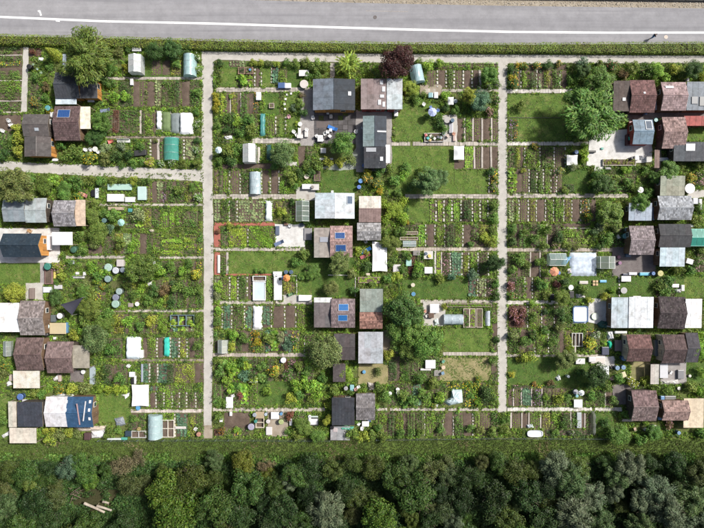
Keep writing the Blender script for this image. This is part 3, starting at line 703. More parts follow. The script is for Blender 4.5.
        b = MB().box(-.42, -.03, .02, .42, .03, 1.92); d_ = part('door', b, 'boards', t, tuple(q * .8 for q in WALLS[wall]), loc=(-iw * .3, sy * (idp + .035), 0)); part('handle', MB().box(-.02, -.03, -.06, .02, .03, .06), 'metal', d_, (.6, .6, .6), loc=(.3, sy * .06, 1.0))
        f = part('window', MB().box(-.45, -.04, 1.0, .45, .04, 1.8), 'paint', t, (.62, .62, .58), loc=(iw * .45, sy * (idp + .045), 0)); part('pane', MB().box(-.37, -.02, 1.08, .37, .02, 1.72), 'solar_cells', f, (.03, .04, .05), loc=(0, sy * .03, 0))
    return t
def open_roof(x0, y0, x1, y1, label, lm=None, c=(.7, .68, .62), h=2.1, style='felt', rz=0, name='lean_to_roof', cat='canopy', posts=True, slope=.12, bare=True):
    """flat roof of boards or sheets carried on posts"""
    rr = random.Random(int(x0 * 3 + y0)); X, Y = P((x0 + x1) / 2, (y0 + y1) / 2, h); k = (CAMH - h) / CAMH / S; W, D = (x1 - x0) * k, (y1 - y0) * k
    t = thing(name, label, cat, X, Y, rz); w2, d2 = W / 2, D / 2
    if lm: landmark((x0 + x1) / 2, (y0 + y1) / 2, lm)
    if not label: auto(t, 'flat pale roof on posts', (x0 + x1) / 2, (y0 + y1) / 2)
    for sx in (-1, 1):
        for sy in (-1, 1): part('post', MB().cbox(sx * (w2 - .12), sy * (d2 - .12), h / 2, .09, .09, h), 'wood', t, (.25, .2, .15))
        part('beam', MB().cbox(sx * (w2 - .12), 0, h + .03, .1, D - .1, .1), 'wood', t, (.25, .2, .15))
    ns = max(2, round(W / 1.1)); w = W / ns; sm = sheet_mesh(w, D, style)
    for i in range(ns):
        o = ob('roof_sheet', sm, t, c=tint(c, rr, .05)); o.location = (-w2 + i * w, -d2, h + .085 + .004 * (i % 2)); o.rotation_euler = (.03, 0, 0)
    if bare: occ(x0, y0, x1, y1)
    return t

# ------------------------------------------------------------------ garden things
def base_xy(x0, y0, x1, y1, h): 
    X, Y = P((x0 + x1) / 2, (y0 + y1) / 2, h); k = (CAMH - h) / CAMH / S; return X, Y, (x1 - x0) * k, (y1 - y0) * k
def fin(t, label, lm, desc, x0, y0, x1, y1, o=True):
    cx, cy = (x0 + x1) / 2, (y0 + y1) / 2
    if label: t['label'] = label
    else: auto(t, desc, cx, cy)
    if lm: landmark(cx, cy, lm)
    if o: occ(x0, y0, x1, y1)
    return t
def canopy(x0, y0, x1, y1, c=(.78, .78, .77), label=None, lm=None, h=1.0, rz=0):
    """cloth gazebo: four posts and a sagging, slightly peaked cloth"""
    X, Y, W, D = base_xy(x0, y0, x1, y1, h); t = thing('cloth_canopy', None, 'canopy', X, Y, rz); n = 9; rng = np.random.default_rng(int(x0 * y0) % 9999)
    g = np.linspace(-.5, .5, n); A, B = np.meshgrid(g, g); r = np.maximum(abs(A), abs(B)) * 2
    Z = h + .35 * (1 - r) + rng.uniform(-.03, .03, A.shape) - .1 * np.sin(np.pi * (abs(A) + abs(B))) * r
    sh = 1 + .05 * (abs(A) * abs(B) * 4 - .3); V = np.stack([A * W * sh, B * D * sh, Z], -1).reshape(-1, 3)
    i = np.arange(n * n).reshape(n, n); F = np.stack([i[:-1, :-1], i[:-1, 1:], i[1:, 1:], i[1:, :-1]], -1).reshape(-1, 4)
    ob('cloth', np_mesh('cloth', V, F, 'cloth'), t, c=c)
    for sx in (-1, 1):
        for sy in (-1, 1): part('post', MB().lathe([(.03, 0), (.03, h)], 6, sx * W * .47, sy * D * .47), 'metal', t, (.6, .6, .6))
    return fin(t, label, lm, 'white cloth canopy on four posts', x0, y0, x1, y1)
def polytunnel(x0, y0, x1, y1, c=(.66, .76, .80), label=None, lm=None, h=1.7, axis='y', name='polytunnel', rz=0, mat='film'):
    X, Y, W, D = base_xy(x0, y0, x1, y1, h * .6); t = thing(name, None, 'greenhouse', X, Y, rz)
    a, L = (W, D) if axis == 'y' else (D, W); n = 12; nl = max(3, int(L / .6)); rng = np.random.default_rng(int(x0 * 7 + y0)); V = []
    for j in range(nl + 1):
        for i in range(n + 1):
            q = math.pi * i / n; px, z = -a / 2 * math.cos(q), h * math.sin(q) ** .8; ly = -L / 2 + L * j / nl
            sag = -.04 * (j % 2) + rng.uniform(-.03, .03); V.append((px * (1 + sag * .3), ly, max(0, z + sag)) if axis == 'y' else (ly, px * (1 + sag * .3), max(0, z + sag)))
    F = [(j * (n + 1) + i, j * (n + 1) + i + 1, (j + 1) * (n + 1) + i + 1, (j + 1) * (n + 1) + i) for j in range(nl) for i in range(n)]
    ob('film', MB().add(V, F).me('film', mat), t, c=c)
    for s in (-1, 1):
        e = [(-a / 2 * math.cos(math.pi * i / n), s * (L / 2 - .03), h * math.sin(math.pi * i / n) ** .8 * .97) for i in range(n + 1)]
        if axis != 'y': e = [(y, x, z) for x, y, z in e]
        part('end_wall', MB().add(e, [tuple(range(len(e)))]), mat, t, c)
    for j in range(0, nl + 1, 2):
        ly = -L / 2 + L * j / nl; e = [(-a / 2 * 1.01 * math.cos(math.pi * i / 10), ly, h * 1.01 * math.sin(math.pi * i / 10) ** .8 + .01) for i in range(11)]
        if axis != 'y': e = [(y, x, z) for x, y, z in e]
        part('hoop', MB().tube(e, .02, 5), 'metal', t, (.6, .62, .64))
    return fin(t, label, lm, 'pale film tunnel with hoops', x0, y0, x1, y1)
def greenhouse(x0, y0, x1, y1, c=(.62, .70, .72), label=None, lm=None, h=1.7, axis='y', mat='glass_pane', rise=.5, fc=(.7, .72, .72)):
    """gabled frame with separate panes"""
    X, Y, W, D = base_xy(x0, y0, x1, y1, h); t = thing('greenhouse', None, 'greenhouse', X, Y); a, L = (W, D) if axis == 'y' else (D, W)
    def tr(p): return p if axis == 'y' else (p[1], -p[0], p[2])
    n = max(2, round(L / .9)); rb = MB()
    for j in range(n + 1):
        y = -L / 2 + L * j / n
        for s in (-1, 1): rb.tube([tr((s * a / 2, y, 0)), tr((s * a / 2, y, h)), tr((0, y, h + rise))], .03, 4)
    for q in ((-a / 2, h), (a / 2, h), (0, h + rise)): rb.tube([tr((q[0], -L / 2, q[1])), tr((q[0], L / 2, q[1]))], .03, 4)
    part('frame', rb, 'metal', t, fc)
    for j in range(n):
        y0_, y1_ = -L / 2 + L * j / n + .03, -L / 2 + L * (j + 1) / n - .03
        for s in (-1, 1):
            part('pane', MB().add([tr((s * (a / 2 - .03), y0_, h + .03)), tr((s * (a / 2 - .03), y1_, h + .03)), tr((s * .03, y1_, h + rise)), tr((s * .03, y0_, h + rise))], [(0, 1, 2, 3)]), mat, t, tint(c, R, .08))
            part('pane', MB().add([tr((s * a / 2, y0_, .05)), tr((s * a / 2, y1_, .05)), tr((s * a / 2, y1_, h - .03)), tr((s * a / 2, y0_, h - .03))], [(0, 1, 2, 3)]), mat, t, tint(c, R, .08))
    for s in (-1, 1):
        part('gable_pane', MB().add([tr((-a / 2, s * L / 2, 0.05)), tr((a / 2, s * L / 2, 0.05)), tr((a / 2, s * L / 2, h)), tr((0, s * L / 2, h + rise - .03)), tr((-a / 2, s * L / 2, h))], [(0, 1, 2, 3, 4)]), mat, t, c)
    return fin(t, label, lm, 'small glass greenhouse', x0, y0, x1, y1)
def cover(x0, y0, x1, y1, c=(.74, .76, .77), label=None, lm=None, h=.5, mat='cloth', name='crop_cover', rz=0, desc='pale fleece sheet over a bed'):
    """crumpled sheet laid over a bed on low hoops"""
    X, Y, W, D = base_xy(x0, y0, x1, y1, h); rng = np.random.default_rng(int(x0 * 11 + y0 * 5)); t = thing(name, None, 'cover', X, Y, rz)
    nx, ny = max(6, int(W / .25)), max(6, int(D / .25)); A, B = np.meshgrid(np.linspace(-.5, .5, nx), np.linspace(-.5, .5, ny))
    e = np.minimum(.5 - abs(A), .5 - abs(B)); Z = h * np.clip(e * 9, 0.02, 1) + rng.uniform(-.05, .05, A.shape) * (e > 0) + .05 * np.sin(B * 19 + rng.uniform(0, 6)) + .06
    V = np.stack([A * W + rng.uniform(-.06, .06, A.shape), B * D + rng.uniform(-.06, .06, A.shape), np.maximum(Z, .04)], -1).reshape(-1, 3)
    i = np.arange(nx * ny).reshape(ny, nx); F = np.stack([i[:-1, :-1], i[:-1, 1:], i[1:, 1:], i[1:, :-1]], -1).reshape(-1, 4)
    ob('sheet', np_mesh('sheet', V, F, mat), t, c=c)
    sb = MB()
    for sx, sy in ((-1, -1), (1, -1), (1, 1), (-1, 1)): part('weight_stone', MB().cbox(sx * W * .48, sy * D * .48, .08, .2, .16, .14, sx * .4), 'slab', t, (.35, .33, .3))
    return fin(t, label, lm, desc, x0, y0, x1, y1)
def table(x0, y0, x1, y1, c=(.76, .76, .75), label=None, lm=None, h=.74, rz=0, desc='white rectangular garden table'):
    X, Y, W, D = base_xy(x0, y0, x1, y1, h); t = thing('garden_table', None, 'table', X, Y, rz)
    part('table_top', MB().box(-W / 2, -D / 2, h - .04, W / 2, D / 2, h), 'plastic', t, c)
    part('apron', MB().box(-W / 2 + .07, -D / 2 + .07, h - .12, W / 2 - .07, D / 2 - .07, h - .045), 'plastic', t, tuple(q * .85 for q in c))
    for sx in (-1, 1):
        for sy in (-1, 1): part('leg', MB().cbox(sx * (W / 2 - .09), sy * (D / 2 - .09), (h - .12) / 2, .06, .06, h - .12), 'plastic', t, c)
    return fin(t, label, lm, desc, x0, y0, x1, y1, False)
def round_table(px, py, r, c=(.76, .76, .75), desc='round white garden table', label=None):
    X, Y = P(px, py, .74); rm = r / S; t = thing('round_table', None, 'table', X, Y)
    part('table_top', MB().lathe([(rm * .97, .7), (rm, .71), (rm, .735), (rm * .97, .745)], 20), 'plastic', t, c)
    part('leg', MB().lathe([(.05, .03), (.05, .7)], 8), 'metal', t, (.4, .4, .4)); part('base', MB().lathe([(rm * .5, 0), (rm * .5, .03)], 12), 'metal', t, (.4, .4, .4))
    return fin(t, label, None, desc, px - r, py - r, px + r, py + r, False)
def chair(px, py, rz=0, c=(.76, .76, .75), desc='white plastic garden chair'):
    X, Y = P(px, py, .5); t = thing('garden_chair', None, 'chair', X, Y, rz)
    part('seat', MB().box(-.24, -.24, .40, .24, .24, .45), 'plastic', t, c); part('backrest', MB().add([(-.24, .2, .46), (.24, .2, .46), (.24, .26, .46), (-.24, .26, .46), (-.23, .3, .88), (.23, .3, .88), (.23, .34, .88), (-.23, .34, .88)], [(3, 2, 1, 0), (4, 5, 6, 7), (0, 1, 5, 4), (1, 2, 6, 5), (2, 3, 7, 6), (3, 0, 4, 7)]), 'plastic', t, c)
    for sx in (-1, 1):
        part('armrest', MB().box(sx * .27 - .03, -.2, .62, sx * .27 + .03, .24, .66), 'plastic', t, c)
        for sy in (-1, 1): part('leg', MB().cbox(sx * .21, sy * .21, .2, .05, .05, .4), 'plastic', t, c)
    return fin(t, None, None, desc, px - 1, py - 1, px + 1, py + 1, False)
def barrel(px, py, r=2.6, c=(.42, .62, .52), h=.95, desc='round mint green rain barrel with lid', label=None, lm=None, water_c=None):
    rm = r / S; X, Y = P(px, py, h); t = thing('rain_barrel', None, 'barrel', X, Y)
    part('body', MB().lathe([(rm * .86, 0), (rm * .98, h * .35), (rm * .9, h * .4), (rm * .98, h * .46), (rm * .94, h * .93), (rm, h * .95)], 18), 'plastic', t, tuple(q * .6 for q in c), True)
    if water_c: part('rim', MB().lathe([(rm, h * .95), (rm * 1.05, h), (rm * .9, h)], 18, cap=False), 'plastic', t, c); part('water', MB().lathe([(rm * .9, h * .96), (rm * .88, h * .962)], 18), 'water', t, water_c)
    else:
        l = part('lid', MB().lathe([(rm * 1.04, h * .95), (rm * 1.05, h), (rm * .85, h + .04), (rm * .8, h + .035), (rm * .2, h + .07), (.02, h + .07)], 18), 'plastic', t, c, True)
        part('lid_knob', MB().lathe([(.07, h + .06), (.06, h + .1)], 8), 'plastic', l, tuple(q * .7 for q in c))
    return fin(t, label, lm, desc, px - r, py - r, px + r, py + r)
def compost(px, py, r=2.5, c=(.03, .10, .06), desc='green plastic compost bin'):
    rm = r / S; X, Y = P(px, py, .8); t = thing('compost_bin', None, 'compost bin', X, Y)
    part('body', MB().lathe([(rm, 0), (rm * .95, .3), (rm * .78, .8)], 12), 'plastic', t, c); part('lid', MB().lathe([(rm * .8, .8), (rm * .82, .84), (rm * .5, .93), (.05, .95)], 12), 'plastic', t, tuple(q * 1.4 for q in c))
    return fin(t, None, None, desc, px - r, py - r, px + r, py + r)
def parasol(px, py, r, c, label=None, desc='round parasol', lm=None):
    rm = r / S; h = 2.1; X, Y = P(px, py, h); t = thing('parasol', None, 'parasol', X, Y, .3); n = 8; V = [(0, 0, h + .4)]; F = []
    for k in range(n * 2):
        a = math.pi * k / n; q = rm * (1 if k % 2 == 0 else .93); V.append((q * math.cos(a), q * math.sin(a), h - (0 if k % 2 == 0 else .05)))
    for k in range(n * 2): F.append((0, 1 + k, 1 + (k + 1) % (n * 2)))
    part('cloth', MB().add(V, F), 'cloth', t, c); part('pole', MB().lathe([(.025, .05), (.025, h + .45)], 6), 'metal', t, (.6, .6, .6)); part('base', MB().lathe([(.25, 0), (.25, .06), (.05, .1)], 12), 'slab', t, (.3, .3, .3))
    for k in range(n):
        a = 2 * math.pi * k / n; part('rib', MB().tube([(0, 0, h + .36), (rm * math.cos(a) * .98, rm * math.sin(a) * .98, h - .03)], .012, 4), 'metal', t, (.5, .5, .5))
    return fin(t, label, lm, desc, px - r, py - r, px + r, py + r, False)
def crate(x0, y0, x1, y1, c, h=.5, desc='small box', name='storage_box', label=None, lm=None, rz=0, lid=True, cat='box', mat='plastic'):
    X, Y, W, D = base_xy(x0, y0, x1, y1, h); t = thing(name, None, cat, X, Y, rz)
    b = MB(); b.box(-W / 2 + .03, -D / 2 + .03, 0, W / 2 - .03, D / 2 - .03, h - .05)
    part('body', b, mat, t, tuple(q * .85 for q in c))
    l = MB().add([(-W / 2, -D / 2, h - .05), (W / 2, -D / 2, h - .05), (W / 2, D / 2, h - .05), (-W / 2, D / 2, h - .05), (-W / 2, -D / 2, h), (W / 2, -D / 2, h), (W / 2, D / 2, h), (-W / 2, D / 2, h), (-W / 2 + .1, -D / 2 + .1, h + .03), (W / 2 - .1, -D / 2 + .1, h + .03), (W / 2 - .1, D / 2 - .1, h + .03), (-W / 2 + .1, D / 2 - .1, h + .03)],
                  [(3, 2, 1, 0), (0, 1, 5, 4), (1, 2, 6, 5), (2, 3, 7, 6), (3, 0, 4, 7), (4, 5, 9, 8), (5, 6, 10, 9), (6, 7, 11, 10), (7, 4, 8, 11), (8, 9, 10, 11)])
    part('lid', l, mat, t, c)
    return fin(t, label, lm, desc, x0, y0, x1, y1)
def planter(x0, y0, x1, y1, c=(.42, .36, .28), crop='w', h=.45, label=None, desc='timber framed raised bed', lm=None, g=None, bare=False):
    """raised bed: four boards, soil, plants"""
    X, Y, W, D = base_xy(x0, y0, x1, y1, h); t = thing('raised_bed', None, 'raised bed', X, Y); b = .09; rng = np.random.default_rng(int(x0 * 5 + y0 * 3))
    for q in ((-W / 2, -D / 2, W / 2, -D / 2 + b), (-W / 2, D / 2 - b, W / 2, D / 2), (-W / 2, -D / 2 + b, -W / 2 + b, D / 2 - b), (W / 2 - b, -D / 2 + b, W / 2, D / 2 - b)):
        part('board', MB().box(q[0], q[1], 0, q[2], q[3], h), 'wood', t, c)
    part('soil', MB().box(-W / 2 + b, -D / 2 + b, 0, W / 2 - b, D / 2 - b, h - .08), 'soil', t)
    if not bare:
        crop_, gc, rs, ps, s, w_, fl = CROP[crop]; n = max(3, int(W * D / (rs * ps)))
        V, F = scatter_arrays(crop_, rng.uniform(-W / 2 + .15, W / 2 - .15, n), rng.uniform(-D / 2 + .15, D / 2 - .15, n), np.full(n, h - .09), rng.uniform(.6, 1, n) * s, rng)
        ob('crop', np_mesh('crop', V, F, 'foliage'), t, c=G[g or gc], kind='stuff')
    return fin(t, label, lm, desc, x0, y0, x1, y1)
def pool(x0, y0, x1, y1, label, lm, rim=(.03, .16, .45), inner=(.62, .72, .78), h=.6, rad=.35, wlev=.8, mat='plastic'):
    X, Y, W, D = base_xy(x0, y0, x1, y1, h); t = thing('paddling_pool', label, 'pool', X, Y)
    def rr_(w, d, r, n=5):
        out = []
        for cx, cy, a0 in ((w / 2 - r, d / 2 - r, 0), (-w / 2 + r, d / 2 - r, 90), (-w / 2 + r, -d / 2 + r, 180), (w / 2 - r, -d / 2 + r, 270)):
            for k in range(n + 1):
                a = math.radians(a0 + 90 * k / n); out.append((cx + r * math.cos(a), cy + r * math.sin(a)))
        return out
    o = rr_(W, D, rad); i = rr_(W - .3, D - .3, max(.05, rad - .12)); n = len(o)
    V = [(x, y, 0) for x, y in o] + [(x, y, h) for x, y in o] + [(x, y, h) for x, y in i] + [(x, y, .05) for x, y in i]
    F = []
    for k in range(n):
        q = (k + 1) % n; F += [(k, q, n + q, n + k), (n + k, n + q, 2 * n + q, 2 * n + k), (2 * n + k, 2 * n + q, 3 * n + q, 3 * n + k)]
    part('wall', MB().add(V, F), 'plastic', t, rim); part('water', MB().add([(x, y, h * wlev) for x, y in i], [tuple(range(n))]), mat, t, inner)
    landmark((x0 + x1) / 2, (y0 + y1) / 2, lm); occ(x0, y0, x1, y1); return t
def bench(x0, y0, x1, y1, c=(.7, .7, .68), desc='long white garden bench', rz=0):
    X, Y, W, D = base_xy(x0, y0, x1, y1, .45); t = thing('garden_bench', None, 'bench', X, Y, rz); a = W >= D; L = max(W, D); d = max(.35, min(W, D))
    if not a: t.rotation_euler = (0, 0, rz + math.pi / 2)
    for k in range(4): part('slat', MB().box(-L / 2, -d / 2 + k * d / 4 + .01, .42, L / 2, -d / 2 + (k + 1) * d / 4 - .01, .45), 'wood', t, c)
    part('backrest', MB().box(-L / 2, d / 2 + .01, .5, L / 2, d / 2 + .05, .85), 'wood', t, c)
    for s in (-1, 1): part('leg', MB().box(s * (L / 2 - .1) - .04, -d / 2, 0, s * (L / 2 - .1) + .04, d / 2 + .05, .42), 'wood', t, tuple(q * .8 for q in c))
    return fin(t, None, None, desc, x0, y0, x1, y1)
def frame(x0, y0, x1, y1, c=(.6, .56, .48), nx=2, ny=2, h=.35, desc='timber cold frame with open cells', dark=(.06, .05, .045), label=None):
    X, Y, W, D = base_xy(x0, y0, x1, y1, h); t = thing('timber_seedbed', None, 'cold frame', X, Y); b = .1
    for i in range(nx + 1): 
        x = -W / 2 + (W - b) * i / nx; part('rail', MB().box(x, -D / 2, 0, x + b, D / 2, h), 'wood', t, c)
    for j in range(ny + 1):
        y = -D / 2 + (D - b) * j / ny
        for i in range(nx): x = -W / 2 + (W - b) * i / nx; part('crossbar', MB().box(x + b, y, 0, x + (W - b) / nx, y + b, h - .01), 'wood', t, c)
    part('soil', MB().box(-W / 2 + .02, -D / 2 + .02, 0, W / 2 - .02, D / 2 - .02, .12), 'soil', t)
    return fin(t, label, None, desc, x0, y0, x1, y1)
def pot(px, py, r=1.3, c=(.45, .2, .12), g='mid', fl=None, desc='potted plant'):
    X, Y = P(px, py, .4); rm = r / S; t = thing('potted_plant', None, 'potted plant', X, Y)
    part('pot', MB().lathe([(rm * .6, 0), (rm * .9, .36), (rm, .36), (rm, .42), (rm * .85, .42), (rm * .8, .38)], 12), 'plastic', t, c)
    rng = np.random.default_rng(int(px * py) % 99999); V, F = bushlet(28, rm * 1.3, rm * 1.4, .13, int(px * 9 + py)); V[:, 2] += .36
    ob('foliage', np_mesh('foliage', V, F, 'foliage'), t, c=G[g])
    return fin(t, None, None, desc, px - r, py - r, px + r, py + r, False)
def barrow(px, py, rz, c=(.10, .22, .10), desc='wheelbarrow'):
    X, Y = P(px, py, .5); t = thing('wheelbarrow', None, 'wheelbarrow', X, Y, rz)
    part('tray', MB().add([(-.3, -.2, .35), (.3, -.15, .3), (.3, .15, .3), (-.3, .2, .35), (-.5, -.33, .62), (.5, -.27, .58), (.5, .27, .58), (-.5, .33, .62)], [(0, 1, 2, 3), (0, 4, 5, 1), (1, 5, 6, 2), (2, 6, 7, 3), (3, 7, 4, 0)]), 'plastic', t, c)
    for s in (-1, 1): part('handle', MB().tube([(.6, s * .06, .2), (-.4, s * .28, .4), (-1.0, s * .3, .6)], .02, 5), 'metal', t, (.5, .5, .5)); part('leg', MB().tube([(-.35, s * .26, .4), (-.4, s * .26, 0)], .02, 5), 'metal', t, (.5, .5, .5))
    w = part('wheel', MB().lathe([(.1, -.04), (.19, -.04), (.2, 0), (.19, .04), (.1, .04)], 14), 'plastic', t, (.03, .03, .03)); w.location = (.62, 0, .2); w.rotation_euler = (math.pi / 2, 0, 0)
    return fin(t, None, None, desc, px - 2, py - 2, px + 2, py + 2, False)
def lounger(px, py, rz, c=(.1, .25, .6), desc='blue garden lounger'):
    X, Y = P(px, py, .4); t = thing('garden_lounger', None, 'lounger', X, Y, rz)
    part('seat', MB().box(-.9, -.3, .3, .35, .3, .36), 'cloth', t, c); part('backrest', MB().add([(.35, -.3, .3), (.35, .3, .3), (.95, .3, .72), (.95, -.3, .72), (.35, -.3, .36), (.35, .3, .36), (.92, .3, .77), (.92, -.3, .77)], [(0, 1, 2, 3), (7, 6, 5, 4), (0, 3, 7, 4), (1, 5, 6, 2), (2, 6, 7, 3), (0, 4, 5, 1)]), 'cloth', t, c)
    for sx in (-.8, .3):
        for sy in (-.27, .27): part('leg', MB().cbox(sx, sy, .15, .04, .04, .3), 'metal', t, (.6, .6, .6))
    return fin(t, None, None, desc, px - 3, py - 2, px + 3, py + 2, False)
def tarp(pts, c, label=None, lm=None, h=.45, desc='crumpled plastic tarpaulin', mat='plastic', name='tarpaulin'):
    """crumpled sheet with a free outline (photograph pixels), lying over a heap"""
    cx = sum(p[0] for p in pts) / len(pts); cy = sum(p[1] for p in pts) / len(pts); X, Y = P(cx, cy, h); rr = random.Random(int(cx * cy)); t = thing(name, None, 'tarpaulin', X, Y)
    V = [(0, 0, h + .1)]; F = []; n = len(pts) * 4; k = (CAMH - h) / CAMH / S
    rings = 4
    for q in range(1, rings + 1):
        for i in range(n):
            a, b = pts[i // 4], pts[(i // 4 + 1) % len(pts)]; s = (i % 4) / 4; x = (a[0] + (b[0] - a[0]) * s - cx) * k; y = -(a[1] + (b[1] - a[1]) * s - cy) * k; f = q / rings
            V.append((x * f + rr.uniform(-.05, .05), y * f + rr.uniform(-.05, .05), max(.03, h * (1 - f ** 4) + rr.uniform(-.07, .1)) if q < rings else .03))
    for i in range(n): F.append((0, 1 + i, 1 + (i + 1) % n))
    for q in range(rings - 1):
        for i in range(n): a = 1 + q * n; F.append((a + i, a + n + i, a + n + (i + 1) % n, a + (i + 1) % n))
    part('sheet', MB().add(V, F), mat, t, c); part('rope', MB().tube([(-.3, 0, h + .16), (.3, .05, h + .16)], .015, 4), 'cloth', t, (.5, .4, .2))
    xs = [p[0] for p in pts]; ys = [p[1] for p in pts]
    return fin(t, label, lm, desc, min(xs), min(ys), max(xs), max(ys))

# ================================================================== THE SETTING
gm = MB().add([(-900, -900, 0), (900, -900, 0), (900, 900, 0), (-900, 900, 0)], [(0, 1, 2, 3)]); ob('ground', gm.me('ground', 'earth'), kind='structure')
def poly_at(line, x):
    for (a, b), (c, d) in zip(line, line[1:]):
        if a <= x <= c: return b + (d - b) * (x - a) / (c - a)
    return line[0][1] if x < line[0][0] else line[-1][1]
XS = [-420, -250, -120, -40, 0, 100, 210, 310, 410, 510, 610, 704, 760, 880, 1050, 1200]
LINE = [(-420, -12), (-40, 14), (0, 17), (100, 21.3), (210, 23.6), (310, 26.7), (410, 29.7), (510, 32.0), (610, 32.8), (704, 32.7), (760, 32.4), (1200, 28)]
HTOP = [(-420, 8), (-40, 32), (0, 33.5), (100, 35.5), (210, 38.5), (310, 40.5), (410, 41.6), (510, 42.3), (610, 41.6), (704, 41.2), (760, 41), (1200, 38)]
HBOT = [(-420, 20), (-40, 42), (0, 44), (100, 46), (210, 49), (310, 50.3), (410, 51.5), (510, 52), (610, 52.6), (704, 53), (760, 53), (1200, 52)]
RTOP = [(-420, -30), (-40, -9), (0, -7), (210, -1), (352, 3), (510, 6), (704, 8.5), (760, 9), (1200, 9)]
def sheet_band(name, top, bot, z, mat, off0=0, off1=0):
    v = []; f = []
    for i, x in enumerate(XS):
        v.append((*P(x, poly_at(top, x) + off0), z)); v.append((*P(x, poly_at(bot, x) + off1), z))
        if i: f.append((2 * i - 2, 2 * i - 1, 2 * i + 1, 2 * i))
    return ob(name, MB().add(v, f).me(name, mat), kind='structure')
sheet_band('road', RTOP, HTOP, .05, 'asphalt', 0, 4)
sheet_band('road_line', LINE, LINE, .056, 'road_paint', -1.05, 1.05)
sheet_band('road_verge', RTOP, RTOP, .045, 'verge', -7.5, 0.4)
sheet_band('far_pavement', RTOP, RTOP, .04, 'asphalt', -40, -7.2)
sheet_band('hedge_soil', HTOP, HBOT, .07, 'dark_earth', 3.5, 2.5)
kb = MB()                                                   # low kerb wall between verge and far pavement
for i in range(-10, 60):
    x0, x1 = i * 18.0, i * 18.0 + 17.4; a = P(x0, poly_at(RTOP, x0) - 7.4); b = P(x1, poly_at(RTOP, x1) - 7.4)
    kb.cbox((a[0] + b[0]) / 2, (a[1] + b[1]) / 2, .25, math.dist(a, b), .28, .5, math.atan2(b[1] - a[1], b[0] - a[0]))
o = ob('kerb_wall', kb.me('kerb_wall', 'slab'), c=(.13, .125, .12), kind='structure')
rr = random.Random(3); sb = MB()                            # loose stones in the verge
for i in range(900):
    x = rr.uniform(180, 740); y = poly_at(RTOP, x) - rr.uniform(.3, 6.8); a = P(x, y); s = rr.uniform(.06, .22); sb.cbox(a[0], a[1], .06, s, s * rr.uniform(.6, 1), .1, rr.uniform(0, 3))
o = ob('verge_stones', sb.me('verge_stones', 'slab'), c=(.40, .36, .3), kind='stuff'); o['label'] = 'loose stones scattered along the gravel road verge'; o['category'] = 'stones'
def road_mark(pts, mat='road_paint', name='road_marking', z=.0605):
    me = MB().add([(*P(*p), z) for p in pts], [tuple(range(len(pts)))]).me(name, mat); return ob(name, me, kind='structure')
road_mark([(37.6, 11.0), (39.2, 10.2), (40.6, 10.6), (42.2, 15.6), (40.2, 15.8), (39.8, 13)])          # worn white mark above the line
road_mark([(56, 20.6), (60, 20.9), (60, 22), (56, 21.6)])
# patched asphalt strips and drains
for pts in ([(366, 10.6), (408, 11.2), (408, 12.2), (366, 11.4)],):
    o = road_mark(pts, 'terrace_grey', 'road_repair', .0555)
def drain(px, py, label):
    x, y = P(px, py); t = thing('drain_cover', label, 'drain cover', x, y, z=.05)
    part('frame', MB().lathe([(.32, .0), (.32, .02), (.27, .02), (.27, .005)], 16, cap=False), 'metal', t, (.16, .13, .11))
    for k in range(5): w = math.sqrt(max(.01, .27 ** 2 - (k * .1 - .2) ** 2)); part('bar', MB().box(-w, k * .1 - .225, .002, w, k * .1 - .175, .016), 'metal', t, (.15, .12, .10))
drain(665.8, 37.2, 'brown iron drain cover on the road beyond the walking person')
drain(375, 17.4, 'dark round drain cover in the middle of the road')

# paths
patch('path', band([(203, 49.5), (260, 50.5), (310, 51.5), (410, 53), (510, 53.5), (610, 54), (704, 54.5), (800, 55)], [(213, 62), (216, 60), (260, 61), (310, 62), (410, 63), (497, 63.5), (508, 63.5), (610, 63.2), (704, 63.2), (800, 63)]), 'path', 'gravel', .45)
OCC[48 + 28:63 + 28, 203 + 28:] = True
patch('path', [(201.5, 50), (214, 58), (212.5, 100), (212.5, 165), (213.5, 250), (213.5, 330), (212, 385), (211.5, 438), (204, 438), (203.6, 400), (204, 330), (204, 250), (202.5, 182), (201.5, 168), (202, 100)], 'path', 'gravel', .4)
occ(202, 50, 213.5, 438)
patch('path', [(-80, 157), (0, 161), (110, 166), (186, 169.5), (196, 169), (203, 163), (206, 183), (196, 181), (110, 177), (0, 171), (-80, 168)], 'path', 'gravel', .4)
for i in range(-20, 204, 6): occ(i, 161 + i * .045, i + 6, 172 + i * .047)
patch('path', [(498, 62), (507.5, 62), (507, 100), (507, 180), (507, 250), (507.2, 330), (506.2, 412), (497.8, 412), (497.4, 330), (497, 250), (498, 180), (498, 100)], 'path', 'gravel', .4); occ(497.5, 62, 507.3, 412)
patch('path', rect(204, 425, 212.5, 438), 'pave', 'dirt', .5)
patch('path', [(23.5, 46), (28.8, 46), (28, 80), (27.3, 112), (21, 112), (22.5, 80)], 'path', 'gravel', .4)
SLB = (.40, .365, .32); BRN = (.25, .21, .17); WHT = (.53, .50, .46)
